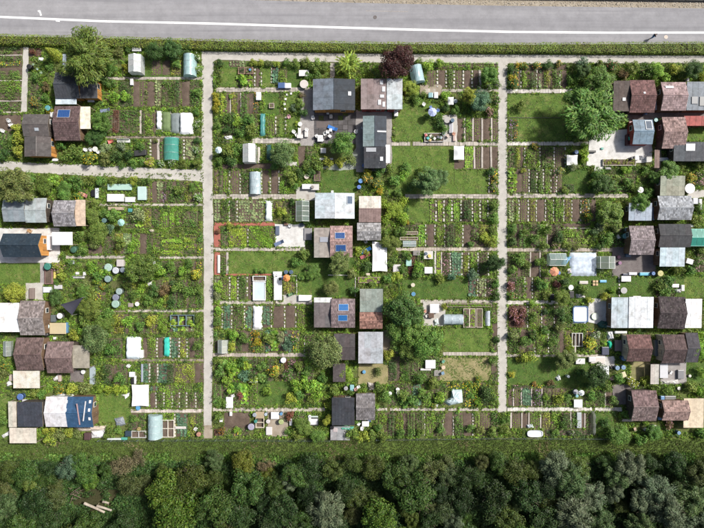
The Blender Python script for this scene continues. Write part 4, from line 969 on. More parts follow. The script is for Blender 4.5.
for a in ((100, 77, 202, 80, SLB), (105, 136, 202, 138.6, BRN), (0, 111.6, 22, 113, SLB), (98, 203.6, 204, 206, SLB), (66, 255.5, 125, 258.6, SLB), (160, 256.3, 204, 258.8, SLB), (128, 309.5, 204, 312.2, SLB), (98, 310.5, 126, 312, BRN),
          (122, 358.8, 204, 361.4, BRN), (131, 409, 204, 412.6, (.5, .44, .4)), (216, 87.5, 312, 92.2, SLB), (222, 140.8, 252, 142.5, BRN), (252, 137.5, 300, 143.5, (.42, .39, .35)), (213, 194.2, 312, 199.3, SLB),
          (213, 247.6, 306, 251, SLB), (220, 300.6, 312, 304.3, SLB), (213, 352.8, 312, 356.8, (.4, .35, .31)), (213, 407.6, 325, 411.4, (.42, .38, .33)),
          (388, 141.8, 498, 145.8, SLB), (422, 89, 498, 92.3, SLB), (405, 194.2, 498, 198.6, SLB), (396, 247.4, 497, 251, (.42, .37, .31)), (420, 299.6, 497, 303, SLB), (443, 352, 497, 355.5, SLB), (376, 407.8, 498, 410.8, (.42, .38, .34)),
          (507, 89.2, 573, 93.3, WHT), (507, 141.6, 588, 145.6, WHT), (507, 193.6, 628, 198, SLB), (507, 248, 626, 251.6, (.38, .33, .28)), (507, 300.3, 559, 304.5, WHT), (507, 354, 606, 357, SLB), (507, 407.2, 622, 411.3, WHT), (330, 63, 335, 78, (.4, .37, .33))):
    slab_path(*a[:4], c=a[4])
for x0, y0, x1, y1 in ((214, 224, 220.5, 247), (215, 222.6, 275, 225.8), (214.5, 252, 220, 275), (224, 273.8, 272, 275.4)): patch('brick_path', rect(x0, y0, x1, y1), 'pave', 'brick_red', .3)
# terraces
patch('terrace', [(590, 131), (652, 128), (652, 162), (606, 166), (586, 166)], 'pave', 'white_gravel', .6)
patch('terrace', rect(275, 224, 305, 247), 'pave', 'white_gravel', .7); patch('terrace', rect(0, 228, 60, 263), 'pave', 'white_gravel', .4)
patch('terrace', [(588, 299), (612, 298), (612, 328), (588, 322)], 'pave', 'white_gravel', .5); slab_path(309, 111, 357.5, 144, c=(.105, .098, .10), size=.9, name='terrace')
patch('terrace', rect(296, 187, 316, 200), 'pave', 'gravel', .5); patch('terrace', rect(283, 295, 312, 303), 'pave', 'gravel', .5)
patch('terrace', rect(40.5, 262, 44.5, 285), 'pave', 'terrace_grey', .2); patch('terrace', rect(26, 283, 44, 300), 'pave', 'gravel', .5)
patch('terrace', rect(612, 247, 656, 276), 'pave', 'terrace_brown', .5); patch('terrace', rect(660, 362, 686, 384), 'pave', 'terrace_grey', .5)
patch('terrace', rect(596, 356, 615, 366), 'pave', 'white_gravel', .4); patch('terrace', rect(70, 370, 84, 382), 'pave', 'terrace_brown', .6)
patch('terrace', rect(383, 330, 398, 354), 'pave', 'dirt', .5); patch('terrace', rect(358, 364, 388, 384), 'pave', 'lawn_dry', .7)
patch('terrace', rect(630, 362, 650, 380), 'pave', 'lawn_dry', .8); patch('terrace', rect(612, 384, 632, 404), 'pave', 'terrace_brown', .5)
patch('terrace', rect(442, 115, 457, 142), 'pave', 'gravel', .6); patch('terrace', rect(420, 85, 442, 96), 'pave', 'dirt', .6); patch('terrace', rect(300, 90, 314, 146), 'pave', 'terrace_grey', .5)
patch('terrace', rect(356, 110, 392, 172), 'pave', 'terrace_grey', .4); patch('terrace', rect(594, 165, 604, 172), 'pave', 'white_gravel', .6); patch('terrace', rect(653, 110, 704, 118), 'pave', 'terrace_brown', .4)
patch('terrace', rect(655, 147, 661, 172), 'pave', 'dirt', .5); patch('terrace', rect(612, 110, 656, 121), 'pave', 'terrace_brown', .5); patch('terrace', rect(423, 301, 445, 326), 'pave', 'gravel', .6)
patch('terrace', rect(686, 190, 720, 198), 'pave', 'gravel', .6); patch('terrace', rect(268, 411, 288, 436), 'pave', 'dirt', .9)
# lawns
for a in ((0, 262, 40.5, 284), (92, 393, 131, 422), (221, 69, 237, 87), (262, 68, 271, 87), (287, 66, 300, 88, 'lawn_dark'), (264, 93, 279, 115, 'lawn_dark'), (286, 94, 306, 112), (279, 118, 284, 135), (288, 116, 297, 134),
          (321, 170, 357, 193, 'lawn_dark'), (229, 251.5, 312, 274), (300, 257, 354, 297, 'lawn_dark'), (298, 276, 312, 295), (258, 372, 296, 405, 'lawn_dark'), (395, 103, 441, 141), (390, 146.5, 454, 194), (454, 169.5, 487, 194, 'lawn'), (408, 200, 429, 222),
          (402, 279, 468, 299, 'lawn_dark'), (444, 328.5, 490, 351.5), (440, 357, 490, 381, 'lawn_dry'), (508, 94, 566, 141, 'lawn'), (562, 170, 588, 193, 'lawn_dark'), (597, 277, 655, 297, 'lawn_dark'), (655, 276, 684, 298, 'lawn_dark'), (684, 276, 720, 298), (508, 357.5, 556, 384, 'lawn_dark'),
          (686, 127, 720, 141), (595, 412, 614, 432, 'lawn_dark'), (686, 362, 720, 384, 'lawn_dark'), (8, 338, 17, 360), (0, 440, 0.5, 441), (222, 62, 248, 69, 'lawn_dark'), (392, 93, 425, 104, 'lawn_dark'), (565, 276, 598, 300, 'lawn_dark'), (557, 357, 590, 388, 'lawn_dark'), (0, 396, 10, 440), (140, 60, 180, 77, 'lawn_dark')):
    lawn(*a)
patch('meadow', [(-300, 438.5), (100, 438.5), (205, 439), (330, 441), (610, 438.5), (1000, 440), (1000, 470), (610, 470), (330, 468), (-300, 468)], 'lawn', 'meadow', .8)
patch('woodland_floor', [(-420, 462), (0, 461), (180, 466), (352, 463), (530, 466), (704, 464), (1150, 460), (1150, 760), (-420, 760)], 'path', 'dark_earth', 2.0, occupy=False)
# road hedge
def hedge():
    rng = np.random.default_rng(5); n = 36000; px = rng.uniform(-60, 765, n); sect = rng.random(n)
    top = np.interp(px, [q[0] for q in HTOP], [q[1] for q in HTOP]); bot = np.interp(px, [q[0] for q in HBOT], [q[1] for q in HBOT])
    hh = 1.25 + .12 * np.sin(px * .21) + .08 * np.sin(px * .57) + rng.uniform(-.12, .1, n); w = rng.random(n)
    k = (CAMH - 1.2) / CAMH / S; z = hh.copy(); side = sect < .3; py = top + (bot - top) * w; edge = np.abs(w - .5) * 2
    z -= .25 * edge ** 4; py = np.where(side, bot + rng.uniform(-.6, .4, n), py); py = np.where(sect < .08, top + rng.uniform(-.5, .6, n), py); z = np.where(side, rng.uniform(.08, 1.2, n), z)
    p = np.stack([(px - 352) * k, (264 - py) * k, z], 1); nn = np.stack([rng.normal(size=n) * .4, np.where(sect < .08, 1.0, np.where(side, -1.0, 0)) + rng.normal(size=n) * .4, np.where(side, .4, 1.0)], 1)
    t = thing('road_hedge', 'long clipped yellow-green hedge running between road and gravel path', 'hedge', 0, P(352, 46)[1])
    p[:, 1] -= t.location.y
    ob('foliage', np_mesh('foliage', *leaf_quads(p, nn, rng.uniform(.1, .22, n), rng.uniform(.07, .13, n), rng=rng), 'hedge_foliage'), t, c=(.19, .28, .04))
    mb = MB()
    for i in range(-3, 42):
        x = i * 18.0; a = P(x, poly_at(HTOP, x) + 7); mb.tube([(a[0], a[1] - t.location.y, 0), (a[0] + .1, a[1] - t.location.y, 1.0)], .05, 5)
    part('stems', mb, 'bark', t, BARK, kind='stuff')
    # woody core that keeps the hedge opaque
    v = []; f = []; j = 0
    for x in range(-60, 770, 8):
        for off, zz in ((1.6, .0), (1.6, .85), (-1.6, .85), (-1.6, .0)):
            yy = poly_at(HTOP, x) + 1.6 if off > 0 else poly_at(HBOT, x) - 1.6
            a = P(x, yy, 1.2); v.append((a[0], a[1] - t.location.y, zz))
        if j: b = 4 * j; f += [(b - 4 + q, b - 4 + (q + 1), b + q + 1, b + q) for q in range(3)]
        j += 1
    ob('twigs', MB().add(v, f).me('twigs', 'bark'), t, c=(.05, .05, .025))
    landmark(-200, 45, 'the road hedge')
hedge()
plank(275.2, 328, 355, .8, (.55, .53, .5), 'x'); plank(355.3, 275, 297, .7, (.5, .5, .48)); plank(275.6, 283, 298, .7, (.5, .48, .44), 'x'); plank(296.8, 275, 296, .7, (.55, .53, .5)); plank(117.8, 508, 560, .5, (.12, .12, .08), 'x'); plank(169, 455, 487, .5, (.2, .18, .12), 'x')
# wire fence on the woodland side
def fence(pts, label):
    for i, ((ax, ay), (bx, by)) in enumerate(zip(pts, pts[1:])):
        a = P(ax, ay); b = P(bx, by); L = math.dist(a, b); t = thing('wire_fence', label[i], 'fence', a[0], a[1], math.atan2(b[1] - a[1], b[0] - a[0])); n = int(L / 2.5) + 1
        for k in range(n + 1): part('post', MB().cbox(L * k / n, 0, .55, .07, .07, 1.1), 'metal', t, (.3, .36, .36))
        for z in (.1, .55, 1.02): part('wire', MB().tube([(0, 0, z), (L, 0, z)], .012 if z < 1 else .02, 4), 'metal', t, (.16, .2, .19))
fence([(100, 439.5), (204, 439), (330, 439.5)], ['blue-grey wire fence along the meadow below the film tunnel', 'blue-grey wire fence along the meadow beside the ploughed bare plot'])
fence([(376, 438.5), (498, 437), (612, 437.5)], ['wire fence along the meadow behind the crowded bean plot', 'wire fence along the meadow behind the white bathtub'])

# ================================================================== SHEDS
MAR = (.13, .085, .086); CHAR = (.04, .045, .055); SLATE = (.24, .255, .28); LBLUE = (.50, .57, .62); WHITE = (.74, .75, .75); DBR = (.085, .072, .068); PINK = (.40, .28, .275); RED = (.31, .115, .095); CREAM = (.62, .56, .44)
shed(55, 72, 79.5, 98, 'charcoal corrugated shed under the spreading willow by the hedge', 'the charcoal shed', 'gx', 'corr', CHAR, wall='orange')
shed(80, 79, 97, 98, 'narrow black-roofed annex shed with orange wall below the willow', 'the black annex shed', 'fl', 'corr', (.05, .055, .065), wall='orange', h=2.1)
open_roof(56, 98.5, 77, 104.5, 'low pale blue polycarbonate strip roof below charcoal shed', 'the polycarbonate strip roof', (.55, .63, .68), h=1.9, style='seam')
shed(54, 106, 80, 140, 'maroon tiled shed with one blue solar panel in white frame', 'the maroon solar shed', 'gx', 'tile', MAR, solar=((57.5, 109.5, 70, 118),), ridge=True)
open_roof(80.5, 107, 91, 129, 'cream flat roof on posts beside the maroon solar shed', 'the cream flat roof', (.72, .66, .54), h=2.0)
shed(23, 114, 49, 136, 'dark brown felt-roofed shed with small skylight', 'the brown felt shed', 'gx', 'felt', (.10, .088, .085), rise=.4, skylight=((36, 128, 40, 131, (.4, .45, .5)),), wall='dark')
shed(24, 136.5, 50.5, 156.5, 'dark felt gable shed with blue ridge strip by the gravel path', 'the blue-ridged dark shed', 'gy', 'felt', (.095, .085, .082), rise=.5, wall='orange', h=2.1)
shed(3, 198, 25, 221.5, 'grey-blue tiled shed half hidden by a big tree', 'the grey-blue tiled shed', 'gx', 'felt', (.22, .25, .275), rise=.35)
shed(25.5, 198, 46.5, 222.5, 'light grey sheet-metal shed next to the grey-blue shed', 'the light grey sheet shed', 'gx', 'seam', (.34, .38, .39), rise=.3, wall='dark')
shed(53, 200.5, 75.5, 226, 'shed with rough weathered grey slate roof', 'the weathered slate shed', 'gx', 'moss', (.30, .29, .31), wall='dark')
open_roof(75.5, 200, 86, 226, 'beige and pink awning roof attached to weathered slate shed', 'the beige awning', (.55, .43, .33), h=2.0)
shed(2, 233.5, 40.5, 257, 'navy roofed chalet with orange plank gable wall', 'the orange-walled chalet', 'gx', 'felt', (.022, .036, .052), h=2.7, rise=.8, wall='orange', over=.3)
open_roof(52.5, 232, 73, 245, 'bright white flat roof on posts near orange-walled chalet', 'the white flat roof', WHITE, h=2.2)
shed(-12, 303, 19.5, 332, 'wide shed with plain white roof and maroon fascia', 'the wide white-roofed shed', 'fl', 'seam', (.78, .78, .78), wall='red', h=2.3)
shed(19.5, 301, 44.5, 335, 'weathered grey-brown gable shed beside the wide white roof', 'the weathered grey-brown shed', 'gx', 'moss', (.30, .27, .265), rise=.6, c2=(.26, .22, .215))
shed(15.5, 338, 43, 370, 'maroon tiled gable shed with cream lean-to below', 'the maroon gable shed', 'gx', 'tile', (.155, .105, .10), rise=.65)
open_roof(14, 370.5, 40.5, 388, 'cream weathered lean-to roof below maroon gable shed', 'the cream lean-to', (.60, .56, .48), h=2.0, style='corr')
shed(46.5, 342, 73, 373, 'reddish tiled gable shed with pale ridge', 'the reddish gable shed', 'gx', 'tile', (.19, .13, .125), rise=.6, c2=(.23, .165, .16), wall='dark')  # lighter upper slope: its sunlight is put into the tile colour
open_roof(73, 345, 90, 368, 'grey-beige flat roof joined to reddish gable shed', 'the grey-beige flat roof', (.30, .27, .22), h=2.1)
shed(17.5, 402, 42.5, 427, 'black corrugated shed with pale border near the meadow', 'the black panelled shed', 'fl', 'corr', (.035, .04, .055), h=2.4, wall='dark', sheetw=1.1)
open_roof(9, 401, 17.2, 427, 'narrow cream board roof along the black panelled shed', None, (.48, .45, .38), h=2.2)
open_roof(10, 427.5, 37, 443, 'wide cream flat roof at the meadow edge', 'the cream meadow roof', (.52, .48, .41), h=2.0)
shed(45.5, 397, 67, 427, 'pale metal-roofed shed joined to the blue tarp roof', 'the pale metal shed', 'gx', 'seam', (.56, .56, .58), rise=.5, wall='white')
shed(67, 397, 93, 427.5, 'shed roof covered with a deep blue tarpaulin', 'the blue tarp shed', 'gx', 'felt', (.028, .075, .15), rise=.5, skylight=((80, 401, 81, 424, (.5, .3, .3)), (86, 401, 87, 420, (.6, .6, .62)), (90, 400, 92, 403), (90, 408, 92, 411), (90, 416, 92, 419), (66.5, 400, 68.5, 403), (66.5, 408, 68.5, 411)))
# centre column
shed(313, 79, 355, 110, 'large navy and slate roofed shed with orange front wall', 'the navy slate shed', 'gy', 'seam', (.026, .034, .045), rise=.5, c2=(.15, .175, .21), wall='orange', skylight=((348, 92, 351, 96), ), h=2.3)
shed(361, 79, 386.5, 109, 'mauve roofed shed with white patched repairs and red wall', 'the patched mauve shed', 'fl', 'seam', (.24, .19, .185), wall='red', h=2.3, skylight=((380, 81, 383, 85), (382, 87, 385, 92), (380, 95, 384, 98), (378, 100, 381, 105), (382.5, 102, 385, 107)))
shed(387, 79, 402.5, 109, 'light grey-blue metal shed adjoining the patched mauve shed', 'the light grey-blue annex', 'fl', 'seam', (.46, .50, .52), wall='red', h=2.4)
shed(363, 116, 386.5, 146.5, 'dark shed with grey-green half and glassy navy panels', 'the grey-green striped shed', 'gy', 'seam', (.035, .046, .062), rise=.25, c2=(.20, .26, .265), wall='dark', skylight=((377, 131, 386, 132.5),))
shed(364, 147, 386, 168, 'small black felt shed below the grey-green striped shed', 'the small black felt shed', 'fl', 'felt', (.045, .048, .055), wall='dark', skylight=((380, 157, 383, 161), (366, 148, 376, 152, (.4, .42, .45))))
open_roof(385.5, 145, 390, 163, 'narrow white strip roof along the small black felt shed', None, WHITE, h=2.1)
shed(315, 193, 354.5, 218.5, 'wide pale blue metal roofed shed with central grey valley', 'the pale blue metal shed', 'gy', 'seam', (.55, .59, .62), rise=.3, c2=(.48, .54, .58), wall='white', solar=((347, 196, 352.5, 204, (.10, .14, .2)),), h=2.4)
shed(359, 196, 381, 222, 'gable shed with cream upper boards and brown lower roof', 'the cream and brown shed', 'gx', 'seam', (.26, .19, .175), c2=(.55, .52, .47), rise=.5, sheetw=.45)
shed(357, 223, 381, 240, 'small shed with lichen-grey tile roof', 'the lichen-grey shed', 'gx', 'moss', (.36, .355, .36), rise=.45)
shed(330, 226, 352.5, 257, 'pink tiled shed carrying two blue solar panels', 'the pink solar shed', 'gx', 'tile', (.44, .30, .28), rise=.5, solar=((335, 232.5, 345, 239), (335.5, 244.5, 346, 251.5)))
shed(314, 228, 329.8, 257.5, 'grey-brown flat annex beside the pink solar shed', 'the grey-brown annex', 'fl', 'felt', (.29, .26, .235), h=2.1, skylight=((320, 237, 328, 242, (.34, .36, .42)),))
shed(331, 299, 355, 327.5, 'mauve tiled shed carrying two bright blue solar panels', 'the mauve solar shed', 'gx', 'tile', (.24, .185, .19), rise=.5, solar=((338.5, 304, 348.5, 311, (.02, .13, .36)), (338, 314.5, 347.5, 321, (.02, .13, .36))))
shed(314, 303, 330.8, 327.5, 'dark grey-brown flat shed with yellow edge strip', 'the dark flat annex', 'fl', 'felt', (.135, .12, .122), h=2.1)
open_roof(314, 297.5, 332, 302.5, 'thin white framed strip roof above dark flat annex', None, (.62, .62, .62), h=2.0)
shed(360, 289, 383, 312, 'grey-green corrugated shed above the orange tiled shed', 'the grey-green corrugated shed', 'fl', 'corr', (.25, .285, .255), h=2.3)
shed(359.5, 312.5, 382.5, 328.5, 'small shed with mottled orange-red tiles', 'the orange tiled shed', 'gx', 'moss', (.36, .20, .16), rise=.4)
shed(334, 334, 355, 360, 'plain dark brown shed beside the large variegated tree', 'the plain dark brown shed', 'gx', 'felt', (.07, .06, .062), rise=.35)
shed(333, 364, 345.5, 382, 'small dark brown shed behind the bright green bush', 'the small dark brown shed', 'fl', 'felt', (.075, .063, .064), h=2.0)
shed(358.5, 332, 383, 363.5, 'shed with pale grey weathered metal sheets', 'the pale grey sheet shed', 'fl', 'seam', (.37, .39, .42), h=2.3)
shed(332, 397.5, 354.5, 425.5, 'black standing-seam shed with pale top edge near meadow', 'the black seamed shed', 'fl', 'seam', (.04, .043, .052), h=2.3, sheetw=.6)
shed(356, 394, 375, 420, 'grey wooden shingle gable shed beside black seamed shed', 'the grey shingle shed', 'gx', 'tile', (.23, .215, .22), rise=.5)
open_roof(330.5, 426, 350, 440, 'low grey deck roof below the black seamed shed', None, (.28, .28, .29), h=.6)
# east columns
shed(613.5, 81, 630, 111, 'dark brown lean-to shed joined to the red tiled shed', 'the dark brown lean-to', 'fl', 'felt', (.10, .08, .072), wall='dark', skylight=((622, 98, 625, 101),))
shed(630, 80, 655, 112, 'red tiled gable shed below the gravel path', 'the red gable shed', 'gx', 'tile', (.19, .105, .10), c2=(.20, .11, .105), rise=.6, wall='dark', skylight=((641, 94, 643, 96),))
shed(661.5, 82, 686.5, 110, 'pale pink tiled gable shed with white skylight', 'the pale pink shed', 'gx', 'tile', (.42, .31, .31), rise=.6, skylight=((664, 87, 672, 89.5),))
shed(687, 82, 716, 110, 'blue-grey flat shed next to the pale pink shed', 'the blue-grey flat shed', 'fl', 'seam', (.17, .195, .225), skylight=((691, 97, 697, 104, (.05, .06, .08)), (699, 97, 706, 106, (.04, .05, .06))))
shed(633, 119.5, 653, 144, 'sky blue metal gable shed with red wall on white terrace', 'the sky blue shed', 'gx', 'seam', (.16, .225, .285), rise=.45, wall='red', solar=((645.5, 120.5, 652, 130, (.08, .11, .15)),), door='x')
shed(662.5, 117, 686, 148, 'brown-pink pantile gable shed', 'the brown-pink pantile shed', 'gx', 'moss', (.34, .24, .225), rise=.6, wall='dark')
shed(674, 142, 720, 161, 'long dark grey flat shed with white skylight', 'the long dark flat shed', 'fl', 'felt', (.085, .09, .10), skylight=((685, 144, 694, 151),), wall='dark')
shed(684, 116, 720, 125.5, 'narrow shed with plain red roof', 'the narrow red roof', 'fl', 'seam', (.33, .075, .065), h=2.0, wall='red')
shed(629, 203, 652, 220.5, 'small blue-grey shed under an overhanging fern-leaved tree', 'the small blue-grey shed', 'fl', 'seam', (.30, .35, .42), h=2.2)
shed(660.5, 176, 685, 195.5, 'flat mossy beige-green shed roof', 'the mossy beige-green shed', 'fl', 'old', (.28, .29, .23), h=2.2)
shed(658, 196, 692, 219.5, 'wide shed with mottled stone-grey slate roof', 'the stone-grey slate shed', 'gx', 'moss', (.40, .42, .45), rise=.55)
shed(629.5, 226, 654, 254.5, 'mauve tiled shed with darker corner patch', 'the mauve tiled shed', 'gx', 'moss', (.29, .245, .255), rise=.55)
shed(659, 224, 691, 247, 'wide black felt-roofed shed', 'the wide black felt shed', 'gx', 'felt', (.06, .06, .064), rise=.4, wall='dark')
shed(660, 247.5, 685, 266.5, 'shed with mottled pale blue flat roof', 'the mottled pale blue shed', 'fl', 'old', (.45, .53, .58), h=2.2)
greenhouse(690.5, 229, 712, 246, (.06, .38, .30), 'teal green translucent shelter behind the wide black shed', 'the teal shelter', h=1.9, axis='x', mat='film', fc=(.2, .4, .36))
shed(611.5, 297.5, 629, 328, 'light grey-blue flat annex by the white terrace', 'the light grey-blue flat annex', 'fl', 'seam', (.44, .50, .54), h=2.2)
shed(629, 297, 653.5, 328, 'white flat-roofed shed beside grey-blue annex', 'the white flat shed', 'fl', 'seam', (.62, .66, .69), h=2.3)
shed(658.5, 297, 685.5, 328.5, 'dark mottled tile gable shed with pale ridge', 'the dark mottled gable shed', 'gx', 'moss', (.075, .06, .063), rise=.6, rz=-.03)
shed(685.5, 299, 702, 328, 'white-roofed shed adjoining the dark mottled gable shed', 'the narrow white-roofed shed', 'fl', 'seam', (.78, .78, .78), h=2.3)
shed(627, 335, 651, 361.5, 'brick red gable shed with lower slope coloured darker as shade', 'the brick red gable shed', 'gx', 'tile', (.13, .078, .073), c2=(.19, .105, .097), rise=.65, wall='cream')  # sunlit upper and shaded lower slope are painted as two tile colours
shed(662.5, 335, 685, 363, 'dark brown gable shed with white verge boards', 'the dark brown gable shed', 'gx', 'tile', (.10, .07, .07), c2=(.12, .082, .08), rise=.7, wall='grey')
shed(686, 333, 698.5, 362.5, 'charcoal shed joined to the dark brown gable shed', 'the charcoal gable annex', 'gx', 'felt', (.062, .06, .068), rise=.6)
shed(632, 391, 657, 421, 'mossy brown tiled gable shed near the woods', 'the mossy brown shed', 'gx', 'moss', (.22, .165, .16), c2=(.22, .15, .15), rise=.65, wall='dark')
shed(662.5, 401, 689, 420.5, 'small pinkish brown tiled shed with hipped end', 'the pinkish brown shed', 'gx', 'moss', (.34, .235, .21), rise=.5)
open_roof(683, 398, 703, 427.5, 'cream flat terrace roof beside pinkish brown shed', 'the cream terrace roof', (.56, .48, .36), h=1.7)
open_roof(650, 364, 658.5, 384, 'pale striped board roof of an open shelter', 'the striped board shelter', (.42, .40, .36), h=1.8)
open_roof(654, 150, 659, 168, 'rusty brown strip roof along the brown-pink pantile shed', None, (.22, .16, .14), h=1.6)

# ================================================================== TREES (garden)
tree(86, 58, 24, 'willow', 'moss', .75, 'large grey-green willow spreading beside the hedge and charcoal shed', 'the spreading willow')
conifer(52, 53, 6, 1.1, 'yellow', 'yellow-green columnar evergreen between the hedge and charcoal shed', 'the columnar evergreen')
tree(397, 62, 18, 'broad', 'purple', .85, 'purple-leaved round tree hanging over the gravel path', 'the purple tree')
xx, yy = P(349, 64, 1.8); t = thing('sumac_tree', 'lime green sumac with long feathered fronds by the gravel path', 'tree', xx, yy); t.scale = (1.35, 1.35, 1.2)
ob('fronds', TEMPL['sumac', 0], t, c=(.26, .36, .05)); part('trunk', MB().tube([(0, 0, 0), (.05, 0, .8), (0, .03, 1.6)], .08, 6, .05), 'bark', t, BARK); landmark(349, 64, 'the lime sumac')
tree(591, 114, 32, 'willow', 'mid', .6, 'largest broad tree shading the lawn beside the white terrace', 'the largest garden tree')
tree(600, 83, 15, 'willow', 'mid', .7); tree(583, 72, 9, 'broad', 'dark', .8)
tree(14, 186, 19, 'willow', 'olive', .85, 'leafy olive green tree covering the grey-blue tiled shed', 'the leafy olive tree')
tree(283, 154, 13.5, 'broad', 'grey', .85, 'round grey-green tree beside the patterned slab path', 'the round grey-green tree')
tree(342, 144, 13.5, 'broad', 'mid', .9, 'broad green tree rising from the brown slab terrace', 'the terrace tree')
tree(326, 351, 15.5, 'broad', 'cream', .8, 'large variegated pale tree beside the dark brown shed', 'the variegated tree')
tree(402, 312, 19, 'broad', 'dark', .9, 'dense dark broadleaf tree beside the orange tiled shed', 'the dense dark tree')
tree(415, 330, 14, 'broad', 'mid', .9); tree(428, 344, 15, 'broad', 'mid', .9, 'lighter green tree between the clipped lawn and dense dark tree', 'the lighter green tree')
tree(395, 333, 12, 'broad', 'mid', .9); tree(410, 352, 11, 'broad', 'moss', .8)
tree(494, 264, 10, 'broad', 'deep', 1.0, 'compact very dark tree hanging over the gravel path', 'the compact dark tree')
tree(427, 182, 14, 'willow', 'grey', .8, 'loose grey-leaved shrub tree on the long lawn', 'the grey-leaved tree'); tree(440, 178, 8, 'willow', 'grey', .7)
tree(340, 263, 11, 'willow', 'olive', .85); tree(331, 288, 9, 'broad', 'olive', .8); tree(312, 272, 7.5, 'willow', 'mid', .6)
tree(142, 268, 15, 'broad', 'moss', .8, 'leafy moss green fruit tree by the stacked barrels', 'the moss green fruit tree')
tree(565, 359, 11, 'willow', 'olive', .8, 'olive narrow-leaved tree at the slab path beside dark lawn', 'the olive path tree')
tree(597, 376, 14, 'broad', 'deep', .9, 'dark fruit tree hanging over the lawn near brick red shed', 'the dark fruit tree')
tree(562, 298, 8.5, 'broad', 'moss', .9); tree(610, 212, 13, 'broad', 'moss', .8, 'dense moss green tree beside the small blue-grey shed', 'the dense moss green tree')
tree(602, 184, 11, 'broad', 'dark', .8); tree(640, 203, 9.5, 'willow', 'mid', 1.0, 'fern-leaved tree hanging over the small blue-grey shed', None)
tree(470, 96, 9, 'willow', 'yellow', .9); tree(480, 101, 11, 'broad', 'blue', .75); tree(489, 74, 10, 'broad', 'mid', .8)
tree(411, 88, 9, 'broad', 'yellow', .8); tree(390, 243, 9, 'broad', 'moss', .8); tree(394, 210, 9, 'broad', 'lime', .6)
tree(95, 338, 15, 'broad', 'grey', .75); tree(89, 309, 11, 'willow', 'moss', .7); tree(56, 297, 8, 'broad', 'dark', .8); tree(84, 292, 8, 'broad', 'mid', .7); tree(105, 325, 11, 'broad', 'moss', .7)
tree(16, 293, 11.5, 'broad', 'yellow', .8, 'yellow-green round tree below the chalet lawn', 'the yellow-green round tree')
tree(100, 122, 12, 'broad', 'mid', .75); tree(95, 136, 10, 'broad', 'dark', .6); tree(98, 232, 11, 'broad', 'moss', .6); tree(92, 215, 9, 'broad', 'moss', .7)
tree(155, 51, 10, 'broad', 'dark', .8); tree(172, 51, 10, 'broad', 'dark', .75); tree(108, 66, 10, 'broad', 'mid', .6); tree(45, 185, 10, 'broad', 'moss', .6); tree(64, 191, 10, 'broad', 'mid', .6)
tree(618, 434, 12, 'broad', 'mid', .7); tree(655, 432, 9, 'broad', 'mid', .7); tree(701, 350, 11, 'broad', 'bright', .8);
tree(345, 374, 8.5, 'broad', 'lime', .7); tree(657, 70, 9, 'broad', 'bright', .8); tree(693, 70, 9, 'broad', 'dark', .9); tree(670, 172, 11, 'broad', 'mid', .7); tree(655, 178, 7, 'broad', 'mid', .8)
tree(303, 426, 9, 'broad', 'moss', .7); tree(328, 420, 6, 'broad', 'yellow', 1.1); tree(318, 436, 8, 'broad', 'mid', .7); tree(380, 92, 4, 'broad', 'mid', .7)

